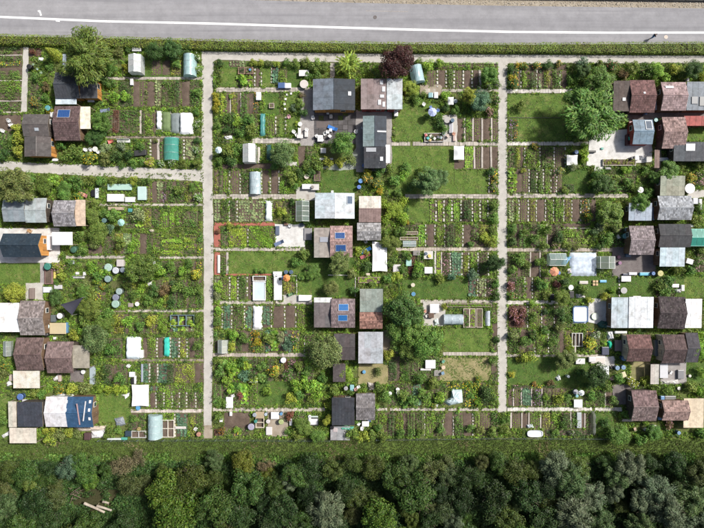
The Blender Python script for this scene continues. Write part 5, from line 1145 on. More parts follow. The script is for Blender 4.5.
# ================================================================== WOODLAND beyond the meadow
landmark(60, 448, 'the meadow'); landmark(352, 455, 'the meadow'); landmark(640, 455, 'the meadow')
WOOD = [(10, 470, 12, 'b', 'moss'), (27, 473, 12, 'b', 'mid'), (46, 478, 11, 'b', 'mid'), (72, 468, 13, 'w', 'blue'), (35, 500, 15, 'b', 'dark'), (91, 480, 9, 'b', 'bright'), (122, 466, 14, 's', 'tan'), (138, 458, 8, 's', 'tan'), (5, 506, 12, 'w', 'grey'), (50, 519, 14, 'b', 'dark'),
        (88, 525, 13, 'b', 'mid'), (166, 489, 17, 'b', 'bright'), (190, 478, 18, 'b', 'moss'), (178, 512, 20, 'b', 'bright'), (216, 503, 20, 'b', 'mid'), (214, 460, 8, 'w', 'grey'), (243, 462, 12, 'b', 'yellow'), (266, 467, 9, 's', 'tan'), (268, 474, 7, 'b', 'yellow'), (247, 489, 16, 'b', 'mid'),
        (296, 474, 13, 'b', 'mid'), (288, 482, 8, 'w', 'silver'), (326, 509, 18, 'w', 'silver'), (312, 466, 12, 'b', 'dark'), (331, 470, 11, 'b', 'moss'), (283, 512, 17, 'b', 'dark'), (346, 489, 12, 'b', 'dark'), (238, 516, 14, 'b', 'dark'), (372, 466, 12, 'b', 'moss'), (396, 477, 15, 'b', 'mid'),
        (360, 498, 15, 'b', 'moss'), (380, 517, 18, 'b', 'bright'), (416, 494, 17, 'b', 'mid'), (432, 470, 12, 's', 'olive'), (446, 465, 9, 'b', 'olive'), (409, 463, 8, 'w', 'grey'), (470, 476, 13, 'b', 'dark'), (491, 499, 19, 'b', 'dark'), (515, 470, 13, 'b', 'moss'), (505, 517, 17, 'b', 'moss'),
        (526, 494, 15, 'b', 'dark'), (452, 521, 10, 'w', 'silver'), (556, 467, 15, 'w', 'silver'), (572, 481, 14, 'w', 'grey'), (591, 496, 14, 'w', 'silver'), (574, 515, 18, 'w', 'silver'), (541, 490, 13, 'b', 'deep'), (601, 521, 12, 'w', 'grey'), (616, 475, 13, 'w', 'grey'), (629, 467, 12, 'w', 'silver'),
        (656, 489, 17, 'w', 'silver'), (666, 511, 17, 'w', 'silver'), (641, 503, 12, 'w', 'silver'), (691, 500, 15, 'w', 'grey'), (697, 474, 13, 'b', 'olive'), (676, 463, 12, 'b', 'dark'), (534, 470, 9, 'b', 'moss'), (650, 463, 10, 'b', 'dark'), (24, 524, 13, 'b', 'mid'), (124, 527, 12, 'b', 'dark'), (430, 518, 13, 'b', 'dark'),
        (640, 528, 14, 'w', 'grey'), (700, 525, 14, 'w', 'silver'), (545, 520, 15, 'b', 'dark'), (108, 470, 8, 'b', 'mid'), (482, 463, 9, 'b', 'olive'), (498, 462, 9, 'b', 'mid'), (352, 463, 9, 'b', 'moss'), (460, 500, 13, 'b', 'deep'), (440, 492, 10, 'b', 'deep'), (264, 500, 11, 'b', 'deep'), (308, 494, 11, 'b', 'deep'), (605, 464, 9, 'w', 'dark')]
for i in range(-4, 30): WOOD.append((i * 29 + R.uniform(-6, 6), 545 + R.uniform(-6, 8), R.uniform(14, 19), R.choice('bbw'), R.choice(['mid', 'dark', 'moss', 'grey'])))
for y in (472, 500, 530):
    for x in (-48, -22): WOOD.append((x + R.uniform(-4, 4), y, 14, 'b', 'mid'))
    for x in (728, 752): WOOD.append((x + R.uniform(-4, 4), y, 14, 'w', 'grey'))
wl_names = {'b': 'broad', 'w': 'willow', 's': 'sparse'}
# fill between the named crowns
for i in range(46):
    for _ in range(12):
        x, y = R.uniform(-10, 714), R.uniform(466, 526)
        if all((x - q[0]) ** 2 + (y - q[1]) ** 2 > (q[2] * .62 + 4) ** 2 for q in WOOD) and math.hypot(x - 98, y - 498) > 27:
            WOOD.append((x, y, R.uniform(7, 12), R.choice('bbw'), R.choice(['mid', 'moss', 'olive', 'dark', 'grey']) if x < 540 else R.choice(['grey', 'silver', 'moss']))); break
for _i in range(26): _a = R.uniform(0, 6.28); _r = R.random() ** .5; _x, _y = 98 + 24 * _r * math.cos(_a), 498 + 12 * _r * math.sin(_a); occ(_x - 5, _y - 3, _x + 5, _y + 3)
SOUTH = [(24, 'the black panelled shed'), (80, 'the blue tarp shed'), (118, 'the clipped lawn'), (154, 'the meadow film tunnel'), (190, 'the cabbage plot'), (232, 'the bare soil plot'), (262, 'the pallet compost frame'), (313, 'the white basin'), (343, 'the black seamed shed'), (366, 'the grey shingle shed'), (410, 'the bean plot'), (457, 'the draped blue sheet'), (502, 'the gravel path end'), (535, 'the white bathtub'), (578, 'the white parasol'), (617, 'the curving slab path'), (645, 'the mossy brown shed'), (675, 'the pinkish brown shed'), (700, 'the cream terrace roof')]
seen = {}
for x, y, r, k, g in WOOD:
    if 0 <= x <= 704 and y < 528: pos = 'at the wood edge' if y < 474 else ('inside the wood' if y < 500 else 'deep in the wood')
    else: pos = 'hidden behind the wood'
    lmk = min(SOUTH, key=lambda q: abs(q[0] - x))[1]
    base = '%s %s %s tree %s opposite %s' % ('small' if r < 10 else ('big' if r > 15 else 'medium'), WORD[g], {'b': 'broadleaf', 'w': 'willow-like', 's': 'half-withered'}[k], pos, lmk)
    t = tree(x, y, r * R.uniform(1.0, 1.2), wl_names[k], g, {'b': 1.05, 'w': 1.0, 's': .8}[k] * R.uniform(.8, 1.1), base, leaf=WOODK if k == 'b' else .72); seen.setdefault(base, []).append(t)
for l, ts in seen.items():
    if len(ts) > 1:
        for t in ts: t['group'] = l
def log(ax, ay, bx, by, r, label):
    a, b = P(ax, ay), P(bx, by); t = thing('fallen_log', label, 'log', (a[0] + b[0]) / 2, (a[1] + b[1]) / 2, math.atan2(b[1] - a[1], b[0] - a[0])); L = math.dist(a, b)
    part('trunk', MB().tube([(-L / 2, 0, r + .55), (0, .06, r + .6), (L / 2, 0, r + .55)], r, 8, r * .8), 'bark', t, (.40, .35, .29) if r > .1 else (.17, .13, .10)); part('cut_face', MB().lathe([(r * .95, 0), (r * .95, .02)], 10), 'wood', t, (.6, .5, .36) if r > .1 else (.25, .2, .15), loc=(L / 2, 0, 0)).rotation_euler = (0, math.pi / 2, 0)
    t.children[-1].location = (L / 2 + .0, 0, r + .55)
log(79, 494.5, 99, 503.5, .24, 'longest pale fallen log in the woodland clearing'); log(94, 499.5, 108.5, 504, .22, 'pale fallen log with cut end in the woodland clearing'); log(104, 497, 110, 498.5, .2, 'short pale log stub in the woodland clearing')
for i in range(9): 
    a = R.uniform(0, 6.28); log(72 + R.uniform(-6, 6), 490 + R.uniform(-5, 6), 72 + 9 * math.cos(a), 491 + 6 * math.sin(a), .06, 'thin brown dead branch in the woodland brush pile')
for o in list(col.objects):
    if o.name.startswith('fallen_log') and 'thin brown' in o.get('label', ''): o['group'] = 'dead branches of the brush pile'
xx, yy = P(619.5, 508); t = thing('garden_hoop', 'golden ring lying on the woodland floor', 'hoop', xx, yy, z=.06); part('ring', MB().lathe([(.42, .05), (.46, .12), (.36, .12), (.40, .05), (.42, .05)], 20, cap=False), 'plastic', t, (.55, .34, .06)); part('valve', MB().cbox(.4, 0, .13, .06, .04, .05), 'metal', t, (.3, .25, .2))

# ================================================================== THE PERSON on the road
def skin_body(name, verts, edges, radii, mat, c, parent, sub=2, smooth=True):
    me = bpy.data.meshes.new(name); me.from_pydata(verts, edges, []); me.materials.append(MATS[mat]); o = ob(name, me, parent, c=c)
    sk = o.modifiers.new('skin', 'SKIN'); sk.use_smooth_shade = True
    for v, r in zip(me.skin_vertices[0].data, radii): v.radius = (r, r) if not isinstance(r, tuple) else r
    me.skin_vertices[0].data[0].use_root = True
    s = o.modifiers.new('sub', 'SUBSURF'); s.levels = s.render_levels = sub; return o
def person(px, py):
    x, y = P(px, py); t = thing('person', 'person in dark top and blue trousers walking along the road by the hedge', 'person', x, y, math.radians(12), z=.05)
    # walking towards +x: pelvis, chest, neck, head, arms, legs
    J = [(0, 0, .95), (.01, 0, 1.15), (.03, 0, 1.36), (.04, 0, 1.5), (.06, 0, 1.57),
         (.03, .19, 1.41), (-.08, .24, 1.15), (.02, .24, .92), (.03, -.19, 1.41), (.12, -.24, 1.16), (.28, -.22, 1.0),
         (0, .1, .9), (.16, .1, .5), (.10, .1, .1), (.22, .1, .04), (0, -.1, .9), (-.06, -.1, .5), (-.28, -.1, .13), (-.18, -.1, .04)]
    E = [(0, 1), (1, 2), (2, 3), (3, 4), (2, 5), (5, 6), (6, 7), (2, 8), (8, 9), (9, 10), (0, 11), (11, 12), (12, 13), (13, 14), (0, 15), (15, 16), (16, 17), (17, 18)]
    Rr = [.13, .125, .14, .06, .055, .065, .048, .032, .065, .048, .032, .09, .062, .042, .04, .09, .062, .042, .04]
    skin_body('body', J, E, Rr, 'skin', (.5, .3, .2), t)
    h = MB(); n = 10; rings = []
    for j in range(9):
        a = math.pi * j / 8; rad = math.sin(a); z = 1.66 + .125 * math.cos(a)
        rings.append((max(.004, .085 * rad * (1 if j < 5 else .92)), z))
    hd = part('head', h.lathe(list(reversed(rings)), 14, .075, 0), 'skin', t, smooth=True)
    f = MB().add([(.155, -.015, 1.66), (.155, .015, 1.66), (.185, 0, 1.635), (.155, 0, 1.69)], [(0, 2, 1), (0, 3, 2), (3, 1, 2)]); part('nose', f, 'skin', hd)
    for s in (-1, 1): part('eye', MB().lathe([(.004, -.012), (.012, 0), (.004, .012)], 8, .152, s * .032), 'plastic', hd, (.05, .04, .03), loc=(0, 0, 1.675)); part('ear', MB().cbox(.07, s * .087, 1.655, .035, .014, .055), 'skin', hd)
    part('mouth', MB().cbox(.152, 0, 1.605, .012, .045, .01), 'plastic', hd, (.35, .12, .1))
    part('hair', MB().lathe([(.088, 1.66), (.096, 1.71), (.08, 1.77), (.04, 1.80), (.004, 1.805)], 14, .062, 0), 'cloth', t, (.035, .025, .02), True)
    skin_body('jacket', [(.0, 0, .93), (.01, 0, 1.15), (.03, 0, 1.36), (.04, 0, 1.46), (.03, .2, 1.41), (-.08, .245, 1.15), (0, .245, .98), (.03, -.2, 1.41), (.12, -.245, 1.16), (.24, -.23, 1.03)],
              [(0, 1), (1, 2), (2, 3), (2, 4), (4, 5), (5, 6), (2, 7), (7, 8), (8, 9)], [.165, .155, .17, .08, .085, .064, .05, .085, .064, .05], 'cloth', (.02, .022, .045), t)
    skin_body('trousers', [(0, 0, .95), (0, .1, .88), (.16, .1, .5), (.10, .1, .14), (0, -.1, .88), (-.06, -.1, .5), (-.27, -.1, .17)], [(0, 1), (1, 2), (2, 3), (0, 4), (4, 5), (5, 6)], [.155, .115, .085, .07, .115, .085, .07], 'cloth', (.05, .17, .34), t)
    for s, (fx, fz, pt) in ((1, (.14, 0, 0)), (-1, (-.24, .03, .35))): part('shoe', MB().add([(-.1, -.045, 0), (.17, -.04, 0), (.17, .04, 0), (-.1, .045, 0), (-.1, -.04, .1), (.1, -.035, .07), (.1, .035, .07), (-.1, .04, .1)], [(3, 2, 1, 0), (4, 5, 6, 7), (0, 1, 5, 4), (1, 2, 6, 5), (2, 3, 7, 6), (3, 0, 4, 7)]), 'plastic', t, (.7, .5, .2), loc=(fx, s * .1, fz))
    for hx, hy, hz, s in ((.03, .245, .93, 1), (.30, -.22, 1.0, -1)):
        V = [(hx, hy, hz), (hx + .02, hy, hz - .06)]; E2 = [(0, 1)]; rd = [.026, .03]
        for k in range(4): q = len(V); V += [(hx + .045 - k * .018, hy, hz - .11), (hx + .05 - k * .018, hy - s * .02, hz - .15 + abs(k - 1.3) * .01)]; E2 += [(1, q), (q, q + 1)]; rd += [.009, .008]
        q = len(V); V += [(hx + .06, hy - s * .01, hz - .05), (hx + .08, hy - s * .02, hz - .09)]; E2 += [(1, q), (q, q + 1)]; rd += [.01, .009]
        skin_body('hand', V, E2, rd, 'skin', (.5, .3, .2), t, 1)
    landmark(px, py, 'the walking person')
person(650.5, 38.6)

# ================================================================== GARDEN THINGS
TEAL = (.04, .30, .25); MINT = (.42, .66, .55); AQUA = (.50, .70, .72); BLUE = (.03, .15, .45); GREYL = (.5, .54, .57)
# --- block beside the road, west
greenhouse(128.5, 54.5, 141, 72, (.72, .76, .76), 'white glazed greenhouse near the hedge', 'the white greenhouse', mat='film'); polytunnel(182.5, 54.5, 195.5, 75.5, (.50, .70, .72), 'aqua film tunnel close to the hedge corner', 'the aqua tunnel')
crate(132, 45.5, 141, 51, (.7, .7, .72), .5, label='white storage box with orange lid edge under the hedge')
cover(156, 110, 161, 129, (.7, .72, .74), h=.5); cover(161.5, 111, 170, 131, (.30, .42, .20), h=.45, mat='netting', label='green netted cover over a leafy bed beside white sheets', name='crop_net')
cover(170, 112.5, 179, 133, (.40, .46, .52), h=.5, mat='netting', label='grey netted cover between green net and white sheet', name='crop_net'); cover(179, 112, 192.5, 134, (.77, .78, .79), h=.6, label='largest white fleece sheet beside the grey netted cover', lm='the large white fleece')
polytunnel(163, 137.5, 178, 160, (.10, .52, .46), 'teal green net tunnel beside the brown cross path', 'the teal net tunnel', h=1.1, mat='netting')
barrow(111, 141.5, .3, (.6, .08, .07), 'red wheelbarrow'); bench(117, 139.5, 130, 142.5, (.66, .66, .64)); crate(134, 150, 146, 155.5, (.05, .05, .05), .6, 'black storage trunk', rz=.1); crate(130, 78.5, 133, 85, (.72, .72, .72), .5, 'narrow white box')
barrel(47.5, 108, 2.6, (.06, .34, .36), desc='teal rain barrel'); 
for x, y in ((33, 64.5), (37, 69), (40.8, 72.5)): pot(x, y, 1.2, (.42, .6, .52), 'pale', desc='small mint pot with herbs')
crate(38.5, 57.5, 43, 60.5, (.74, .76, .74), .3, 'small white crate'); barrel(29, 66.5, 2.4, (.03, .03, .03), desc='black rain barrel'); crate(62.5, 54, 66, 70, (.35, .42, .52), .4, 'blue-grey stacked boards', lid=False)
chair(9, 121, .4); chair(11.5, 125, 2.0); chair(3, 131, 1); crate(87.5, 99, 94, 102, (.6, .64, .7), .5, 'grey-white chest'); lounger(105, 110.5, .1, (.18, .22, .32), 'grey-blue garden lounger')
crate(50, 112, 53.5, 120, (.72, .72, .7), .8, 'white upright cabinet'); crate(49.5, 145, 52.5, 153, (.5, .24, .08), .9, 'orange wooden cupboard'); crate(52, 158.5, 57.5, 161, (.72, .72, .73), .4, 'white tray')
round_table(95, 149, 2.6, (.7, .68, .62)); chair(91, 150, .5); chair(99, 152, 2.2); chair(86, 150, 1.2)
# --- second west block
crate(107.5, 184, 131.5, 190, (.38, .60, .50), .5, label='long mint green cold frame beside white boxes', lm='the long mint cold frame', name='cold_box', cat='cold frame'); crate(107, 194, 123.5, 201.5, (.74, .74, .74), .6, label='long white bench box below the mint cold frame')
crate(125, 197, 135, 202, (.72, .73, .75), .5, 'short white storage box'); crate(137.5, 186.5, 146, 200, (.46, .64, .60), .6, label='upright mint cold frame beside the white storage box', lm='the upright mint frame', name='cold_box', cat='cold frame')
parasol(121, 222.5, 3.6, (.30, .52, .46), desc='faded mint garden parasol'); crate(95, 188, 98.5, 198, (.62, .7, .74), .4, 'pale blue plank box'); lounger(83, 194.5, -.4, (.6, .25, .25), 'red and white garden lounger'); crate(91, 190, 95, 196.5, (.02, .02, .025), .5, 'black square tub')
crate(128, 208.5, 132, 212, (.03, .28, .28), .5, 'teal square tub'); crate(108, 207, 124, 210, (.4, .32, .24), .3, 'low timber box', mat='wood'); barrel(104, 220.5, 2.4, (.1, .2, .2), desc='dark green rain barrel'); tarp([(148, 229), (154, 229.5), (153, 232), (149, 232)], (.6, .52, .4))
crate(46.5, 235, 51.5, 250, (.72, .72, .74), .8, label='tall white cabinet by the orange gable wall'); table(53, 228.5, 59, 231, (.62, .6, .55)); chair(30, 231, 1, (.5, .3, .12), 'orange wooden chair'); barrel(47.2, 266.5, 3.4, (.02, .22, .16), desc='big dark green rain barrel', lm='the big green barrel')
planter(44.5, 269, 52, 284, (.26, .15, .15), bare=True, h=.5, label='purple-brown raised bed beside the chalet lawn'); crate(53.5, 270.5, 56, 278.5, (.7, .55, .04), .4, 'bright yellow tub'); compost(73.5, 249.5, 4.0); crate(68.5, 260.5, 74, 264, (.3, .34, .38), .5, 'grey water tub')
bench(73, 276.5, 84, 278, (.66, .66, .64), 'low white bench'); crate(75.5, 272, 78.5, 274.5, (.75, .75, .74), .4, 'small white crate'); crate(83, 272, 85.5, 275.5, (.75, .75, .74), .4, 'small white crate'); barrel(108, 267.5, 3.8, (.34, .50, .42), lm='the mint barrel'); barrel(115.5, 270.5, 3.2, (.55, .58, .62), desc='white-lidded rain barrel'); barrel(107.5, 279, 3.2, (.22, .34, .32), desc='dull green rain barrel')
crate(116.5, 259.5, 123.5, 266.5, (.55, .5, .48), .8, 'square grey lidded box'); barrel(122.5, 270, 2.6, (.2, .24, .3), desc='slate blue rain barrel'); barrel(119, 291.5, 3.2, (.30, .40, .38), desc='grey-green rain barrel'); barrel(115.5, 297.5, 3.2, (.2, .22, .3), desc='dark violet-grey rain barrel'); barrel(115.3, 304, 3.8, (.30, .48, .39), desc='large mint rain barrel')
tarp([(146, 283.5), (152, 280.5), (151, 285.5), (147, 286)], (.72, .72, .74), desc='small white plastic sheet'); crate(128, 303, 133, 307, (.35, .28, .26), .4, 'brown flower box'); round_table(137, 304, 2.2, (.74, .72, .7)); crate(153, 261.5, 155.5, 266, (.6, .62, .66), .4, 'small grey water can', name='watering_can', cat='watering can')
crate(43, 287, 51, 292.5, (.66, .72, .78), .5, 'white and blue cool box'); crate(54, 285, 62, 289, (.55, .55, .56), .5, 'grey plastic chest'); crate(29, 288, 33.5, 299, (.24, .18, .16), .6, 'brown wooden trunk'); crate(33.5, 288, 40, 299, (.6, .58, .54), .05, 'pale paving board')
def sail():
    t = thing('shade_sail', 'dark triangular shade sail stretched between trees', 'shade sail', *P(73, 304, 2.2)); pts = [P(62, 304.5, 2.6), P(82, 297.5, 2.8), P(73, 315, 2.4)]; V = []; F = []; n = 8; lx, ly = t.location.x, t.location.y
    idx = {}
    for i in range(n + 1):
        for j in range(n + 1 - i):
            a, b = i / n, j / n; c_ = 1 - a - b; pull = 1 - .5 * (27 * a * b * c_) ** .5 * .2; x = sum(w * p[0] for w, p in zip((a, b, c_), pts)); y = sum(w * p[1] for w, p in zip((a, b, c_), pts))
            e = a * b * c_ * 27; idx[i, j] = len(V); V.append((x - lx, y - ly, 2.7 + .3 * (a - b) - .25 * e))
    for i in range(n):
        for j in range(n - i):
            F.append((idx[i, j], idx[i + 1, j], idx[i, j + 1]))
            if j < n - i - 1: F.append((idx[i + 1, j], idx[i + 1, j + 1], idx[i, j + 1]))
    part('cloth', MB().add(V, F), 'cloth', t, (.035, .035, .05))
    for p in pts: part('post', MB().lathe([(.04, 0), (.04, 2.85)], 8, p[0] - lx, p[1] - ly), 'metal', t, (.4, .4, .4))
    landmark(73, 304, 'the dark shade sail'); occ(66, 298, 78, 312)
sail()
barrel(59.5, 316, 2.8, (.72, .72, .74), desc='white rain barrel'); crate(49.5, 323, 66, 334, (.55, .45, .24), .75, label='yellow topped workbench with blue edge below shade sail', lm='the yellow workbench', name='workbench', cat='workbench'); crate(65.5, 322.5, 67.5, 333, (.05, .22, .42), .7, 'blue upright board'); barrel(46, 326.5, 3.0, (.50, .68, .72), desc='pale blue rain barrel'); compost(46, 334.5, 2.5, (.03, .03, .03), 'black compost bin')
crate(44, 314, 48.5, 322, (.16, .07, .06), .6, 'maroon wooden chest'); crate(50.5, 315, 55.5, 322, (.12, .15, .16), .6, 'dark slatted chest')
greenhouse(3.5, 341.5, 10.5, 356, (.5, .55, .54), h=.8, rise=.3); tarp([(5, 383), (9, 380.5), (12, 385), (7, 387)], (.75, .75, .74), desc='crumpled white plastic sheet'); crate(9, 374.5, 14, 381, (.5, .4, .32), .5, 'beige wooden crate'); tarp([(52, 379), (57, 374), (59, 380), (53, 381.5)], (.75, .72, .7)); crate(58, 374.5, 61, 381.5, (.5, .38, .32), .5, 'beige wooden crate')
crate(89.5, 366, 95.5, 384.5, (.36, .44, .48), .15, 'grey-blue window frame'); round_table(83, 372, 2.2, (.7, .72, .7)); crate(53, 337, 56, 339.5, (.72, .72, .7), .4, 'small white crate'); crate(41.5, 340, 43.8, 350, (.28, .42, .46), .7, 'pale blue cupboard'); crate(42, 357, 45, 368, (.3, .24, .22), .6, 'brown cupboard')
barrel(20, 397, 3.2, (.03, .13, .42), desc='bright blue rain barrel'); crate(22, 399.5, 27, 402, (.6, .6, .62), .4, 'white tray'); tarp([(0, 436), (8, 431), (9.5, 435), (2, 439)], (.76, .76, .75), desc='white plastic sheet'); tarp([(48, 397), (60, 393.5), (70, 394), (76, 397.5), (60, 399)], (.62, .62, .64), desc='grey-white plastic sheeting'); tarp([(72, 428), (86, 426), (107, 426), (104, 430), (80, 432.5)], (.6, .5, .4), desc='beige tarpaulin')
tarp([(90, 432), (104, 430), (104, 438.5), (90, 439)], (.74, .72, .72), label='white crumpled tarpaulin heap below the blue tarp shed'); crate(84, 433, 90, 440, (.10, .05, .05), .6, 'dark maroon chest'); crate(107, 438.3, 121, 440, (.6, .66, .66), .4, 'long pale plank box'); crate(121, 437.5, 127, 440, (.04, .36, .26), .4, 'teal tub')
tarp([(113, 419), (122, 417), (125, 425), (116, 428)], (.22, .25, .3), desc='slate grey tarpaulin'); canopy(132, 385, 148.5, 406, label='bright white cloth canopy at the slab path beside clipped lawn', lm='the white lawn canopy'); tarp([(120.5, 395), (125, 394.5), (129.5, 392.3), (128.5, 396.5), (125, 399.5), (124, 396.8)], (.78, .78, .78), label='star-shaped white cloth lying by the lawn', h=.2); barrel(138, 408, 2.3, (.05, .25, .5), desc='small blue tub', h=.5, water_c=(.1, .3, .5))
polytunnel(147, 415.5, 161, 439, (.55, .72, .75), 'pale blue film tunnel near the meadow fence', 'the meadow film tunnel'); frame(161.5, 420, 174, 437.5, nx=2, ny=2); crate(125, 431, 131, 436.5, (.03, .06, .09), .6, 'black and blue water tub'); frame(131, 431, 146, 438, (.5, .5, .48), 2, 1); pot(139, 429, 2, (.4, .3, .1), 'gold', desc='yellow flowering pot'); crate(175, 426.5, 186, 429, (.6, .56, .52), .3, 'long timber edging box'); barrel(198.5, 434.5, 2.2, (.45, .2, .12), desc='terracotta tub'); chair(196, 429, 1)
# --- blocks four to six, west
cover(125, 337, 140, 360, (.66, .73, .76), label='large pale blue-white fleece beside leafy vegetable beds', lm='the pale fleece cover', h=.7); crate(139.5, 350, 143, 358, (.75, .75, .75), .6, 'white upright box'); cover(163.3, 337.5, 169.3, 357, (.04, .42, .34), h=.45, label='narrow teal sheet over one vegetable bed', lm='the narrow teal sheet')
crate(129, 372, 134.5, 377, (.74, .74, .74), .6, 'white box'); crate(134, 376, 136, 384, (.74, .74, .75), .5, 'narrow white box'); crate(141, 364, 143, 382, (.3, .34, .42), .3, 'slate plank box'); chair(129, 366, 1); crate(131, 378, 133.8, 384, (.03, .03, .03), .4, 'black tub')
frame(170, 315, 194, 326, (.14, .2, .22), 3, 1, .7, 'dark blue-grey netting frame')
# --- centre west gardens
planter(238, 67, 245, 74, (.32, .22, .16), 'n', label='small timber planter beside the mint patch'); planter(246, 67, 253, 74, (.3, .2, .15), 'f', label='small timber planter with a blue pot in it'); barrel(250, 69.6, 1.2, (.03, .2, .6), h=.7, desc='small bright blue pot')
crate(278, 82.5, 285, 88, (.03, .10, .28), .6, 'navy blue storage chest', lm='the navy chest'); crate(285, 83, 291, 88, (.72, .73, .75), .6, 'white storage chest'); table(299, 70, 308.7, 76, (.74, .73, .7), 'cream rectangular table on the grass near the navy slate shed', 'the cream table'); round_table(304, 84, 4.2, (.62, .56, .52), label='round patterned table beside the navy slate shed')
crate(256, 92, 261, 100, (.74, .74, .75), .6, 'white compost chest'); cover(259.5, 113, 265, 136, (.03, .26, .25), h=.5, label='narrow dark teal sheet over a bed by the slab path', lm='the dark teal sheet', mat='plastic'); planter(269, 103, 274, 108, (.42, .36, .3), 's'); tarp([(223, 136), (231.5, 134.5), (233, 139), (225, 140)], (.72, .72, .72), desc='white plastic sheet')
parasol(218.5, 150, 3.4, (.50, .62, .64), label='closed pale blue parasol beside the gravel path'); greenhouse(243, 144, 255, 162, (.74, .75, .74), 'white two-pitched glass greenhouse below the slab path', 'the two-pitched greenhouse', mat='film'); cover(266, 144, 271, 160, (.03, .16, .18), h=.6, mat='netting', desc='dark teal net cover', name='crop_net'); crate(257.5, 147, 260, 163, (.5, .46, .4), .2, 'narrow timber plank box'); crate(286, 162, 297, 166, (.55, .52, .48), .2, 'pale slab box')
for x, y in ((287, 94.5), (291, 93.5), (285.5, 99), (284.5, 104), (285, 109)): crate(x - 1, y - 1, x + 1, y + 1, (.7, .7, .68), .25, 'white edging stone', name='edging_stone', cat='stone', mat='slab')
chair(289, 117, .3, (.6, .3, .35), 'pink garden chair'); round_table(300, 124, 2.2); chair(294, 132, 1); chair(297, 135, 2); table(297, 134.5, 303, 138, (.7, .68, .64)); bench(298.5, 128, 301, 135); crate(304.5, 131, 308, 137, (.66, .64, .6), .5, 'beige crate')
# brown terrace furniture
for x, y, a in ((313, 118, .2), (307, 130, 1.1), (317, 136, 2), (325, 134, .4), (328, 132, 1.5), (330, 136, 2.4), (356, 132, 1), (322, 140, .6)): chair(x, y, a)
table(317.5, 135, 323, 141.5, (.7, .7, .7)); lounger(332.5, 128, -.4, (.05, .18, .5)); crate(329, 128.5, 332, 131.5, (.72, .72, .75), .5, 'white cool box'); crate(332, 106, 336, 111.8, (.06, .2, .45), .7, 'blue cupboard'); crate(326.5, 112.5, 329, 114, (.7, .7, .7), .5, 'small white crate'); chair(331, 117, 0, (.6, .55, .5), 'beige garden chair'); crate(316, 121, 329, 128, (.13, .11, .105), .08, label='brown doormat on the slab terrace', name='doormat', cat='mat', mat='cloth')
crate(320.5, 148, 326, 153, (.6, .6, .6), .5, 'grey-white crate'); crate(319, 158, 333, 160, (.5, .5, .48), .5, 'pale trellis board'); tarp([(320, 168), (354, 164), (357, 146), (359, 147), (359, 168), (340, 171)], (.36, .40, .33), h=.12, desc='pale green edging sheet'); crate(372.5, 124, 378, 130, (.6, .6, .62), .4, 'white tray'); crate(356, 129.5, 358, 133, (.7, .7, .7), .6, 'small white box')
tarp([(361, 126), (367, 130), (365.5, 131.5), (360.5, 128.5)], (.7, .7, .72), h=.2, desc='white cloth'); barrel(364, 165.3, 1.9, (.04, .12, .4), desc='blue rain barrel'); crate(372, 164.5, 384, 168.5, (.5, .5, .5), .5, 'grey box row'); chair(368, 110.5, 0, (.06, .06, .06), 'black garden chair'); crate(394, 111, 398, 116, (.74, .74, .74), .8, 'white cupboard')
# white box table on terrace B4
crate(302, 184, 311, 189, (.72, .72, .74), .7, label='white storage chest beside the potting table', lm='the white storage chest'); table(311, 184, 319, 190, (.6, .58, .56)); barrel(312.5, 187, 1.6, (.3, .26, .24), h=1.0, desc='brown clay pot'); planter(314, 171, 320, 181, (.24, .16, .16), 's'); round_table(306.5, 176.5, 2.4, (.62, .52, .45)); 
barrel(360.5, 181, 2.2, (.03, .22, .55), desc='light blue rain barrel'); barrel(359, 187, 2.0, (.03, .14, .5), desc='deep blue rain barrel'); crate(331, 190.5, 333.5, 196, (.72, .72, .72), .9, 'white chimney box')
polytunnel(249, 172, 260.5, 194, (.62, .74, .80), 'pale blue film tunnel over a bed beside the slab path', 'the pale bed tunnel', h=1.0); cover(265, 200, 272, 221, (.66, .72, .68), label='pale mint fleece strip beside the checkered lettuce bed', lm='the mint fleece strip'); greenhouse(296, 201, 309, 221, (.30, .38, .34), label='open net frame full of tomatoes near pale blue shed', lm='the tomato frame', mat='netting', h=1.6)
crate(275.5, 226, 279.5, 235, (.10, .13, .2), .4, 'navy folded lounger'); lounger(279, 243, .4, (.12, .16, .26), 'navy garden lounger'); crate(304, 228, 312, 240, (.3, .29, .3), .3, 'grey pallet'); chair(290, 226, 0); crate(284, 222.8, 288, 225.5, (.2, .1, .06), .4, 'brown flower trough'); crate(300, 223, 304, 226, (.04, .06, .10), .5, 'dark blue tub')
canopy(372.5, 242, 387, 271, label='long white cloth canopy below the lichen-grey shed', lm='the long white canopy'); lounger(366, 250.5, .5, (.04, .18, .5)); lounger(365, 256, .4, (.35, .10, .12), 'dark red garden lounger'); planter(358, 277, 380, 283, (.34, .27, .2), 'l'); crate(366, 273, 370, 275.5, (.58, .5, .42), .3, 'beige flat stone', mat='slab'); chair(366, 241.5, 2)
crate(217.5, 255, 220, 273, (.66, .64, .6), .35, label='narrow planter trough with orange flowers by the red brick path'); plank(227.5, 252, 274, 2)
frame(252.5, 276, 265.8, 281, (.72, .72, .72), 1, 1, .5, 'white framed cold frame top'); pool(252.8, 281.5, 265.5, 300.5, 'white framed cold frame pool with blue glass beside lettuces', 'the white frame pool', (.74, .75, .76), (.55, .68, .78), .5, .08, .8); bench(274.5, 275, 282, 300, (.66, .68, .68), 'long white potting bench'); chair(280, 279, .4); chair(276, 275.5, 1.2); crate(273, 271.5, 282, 276, (.72, .72, .72), .5, 'white tray chest')
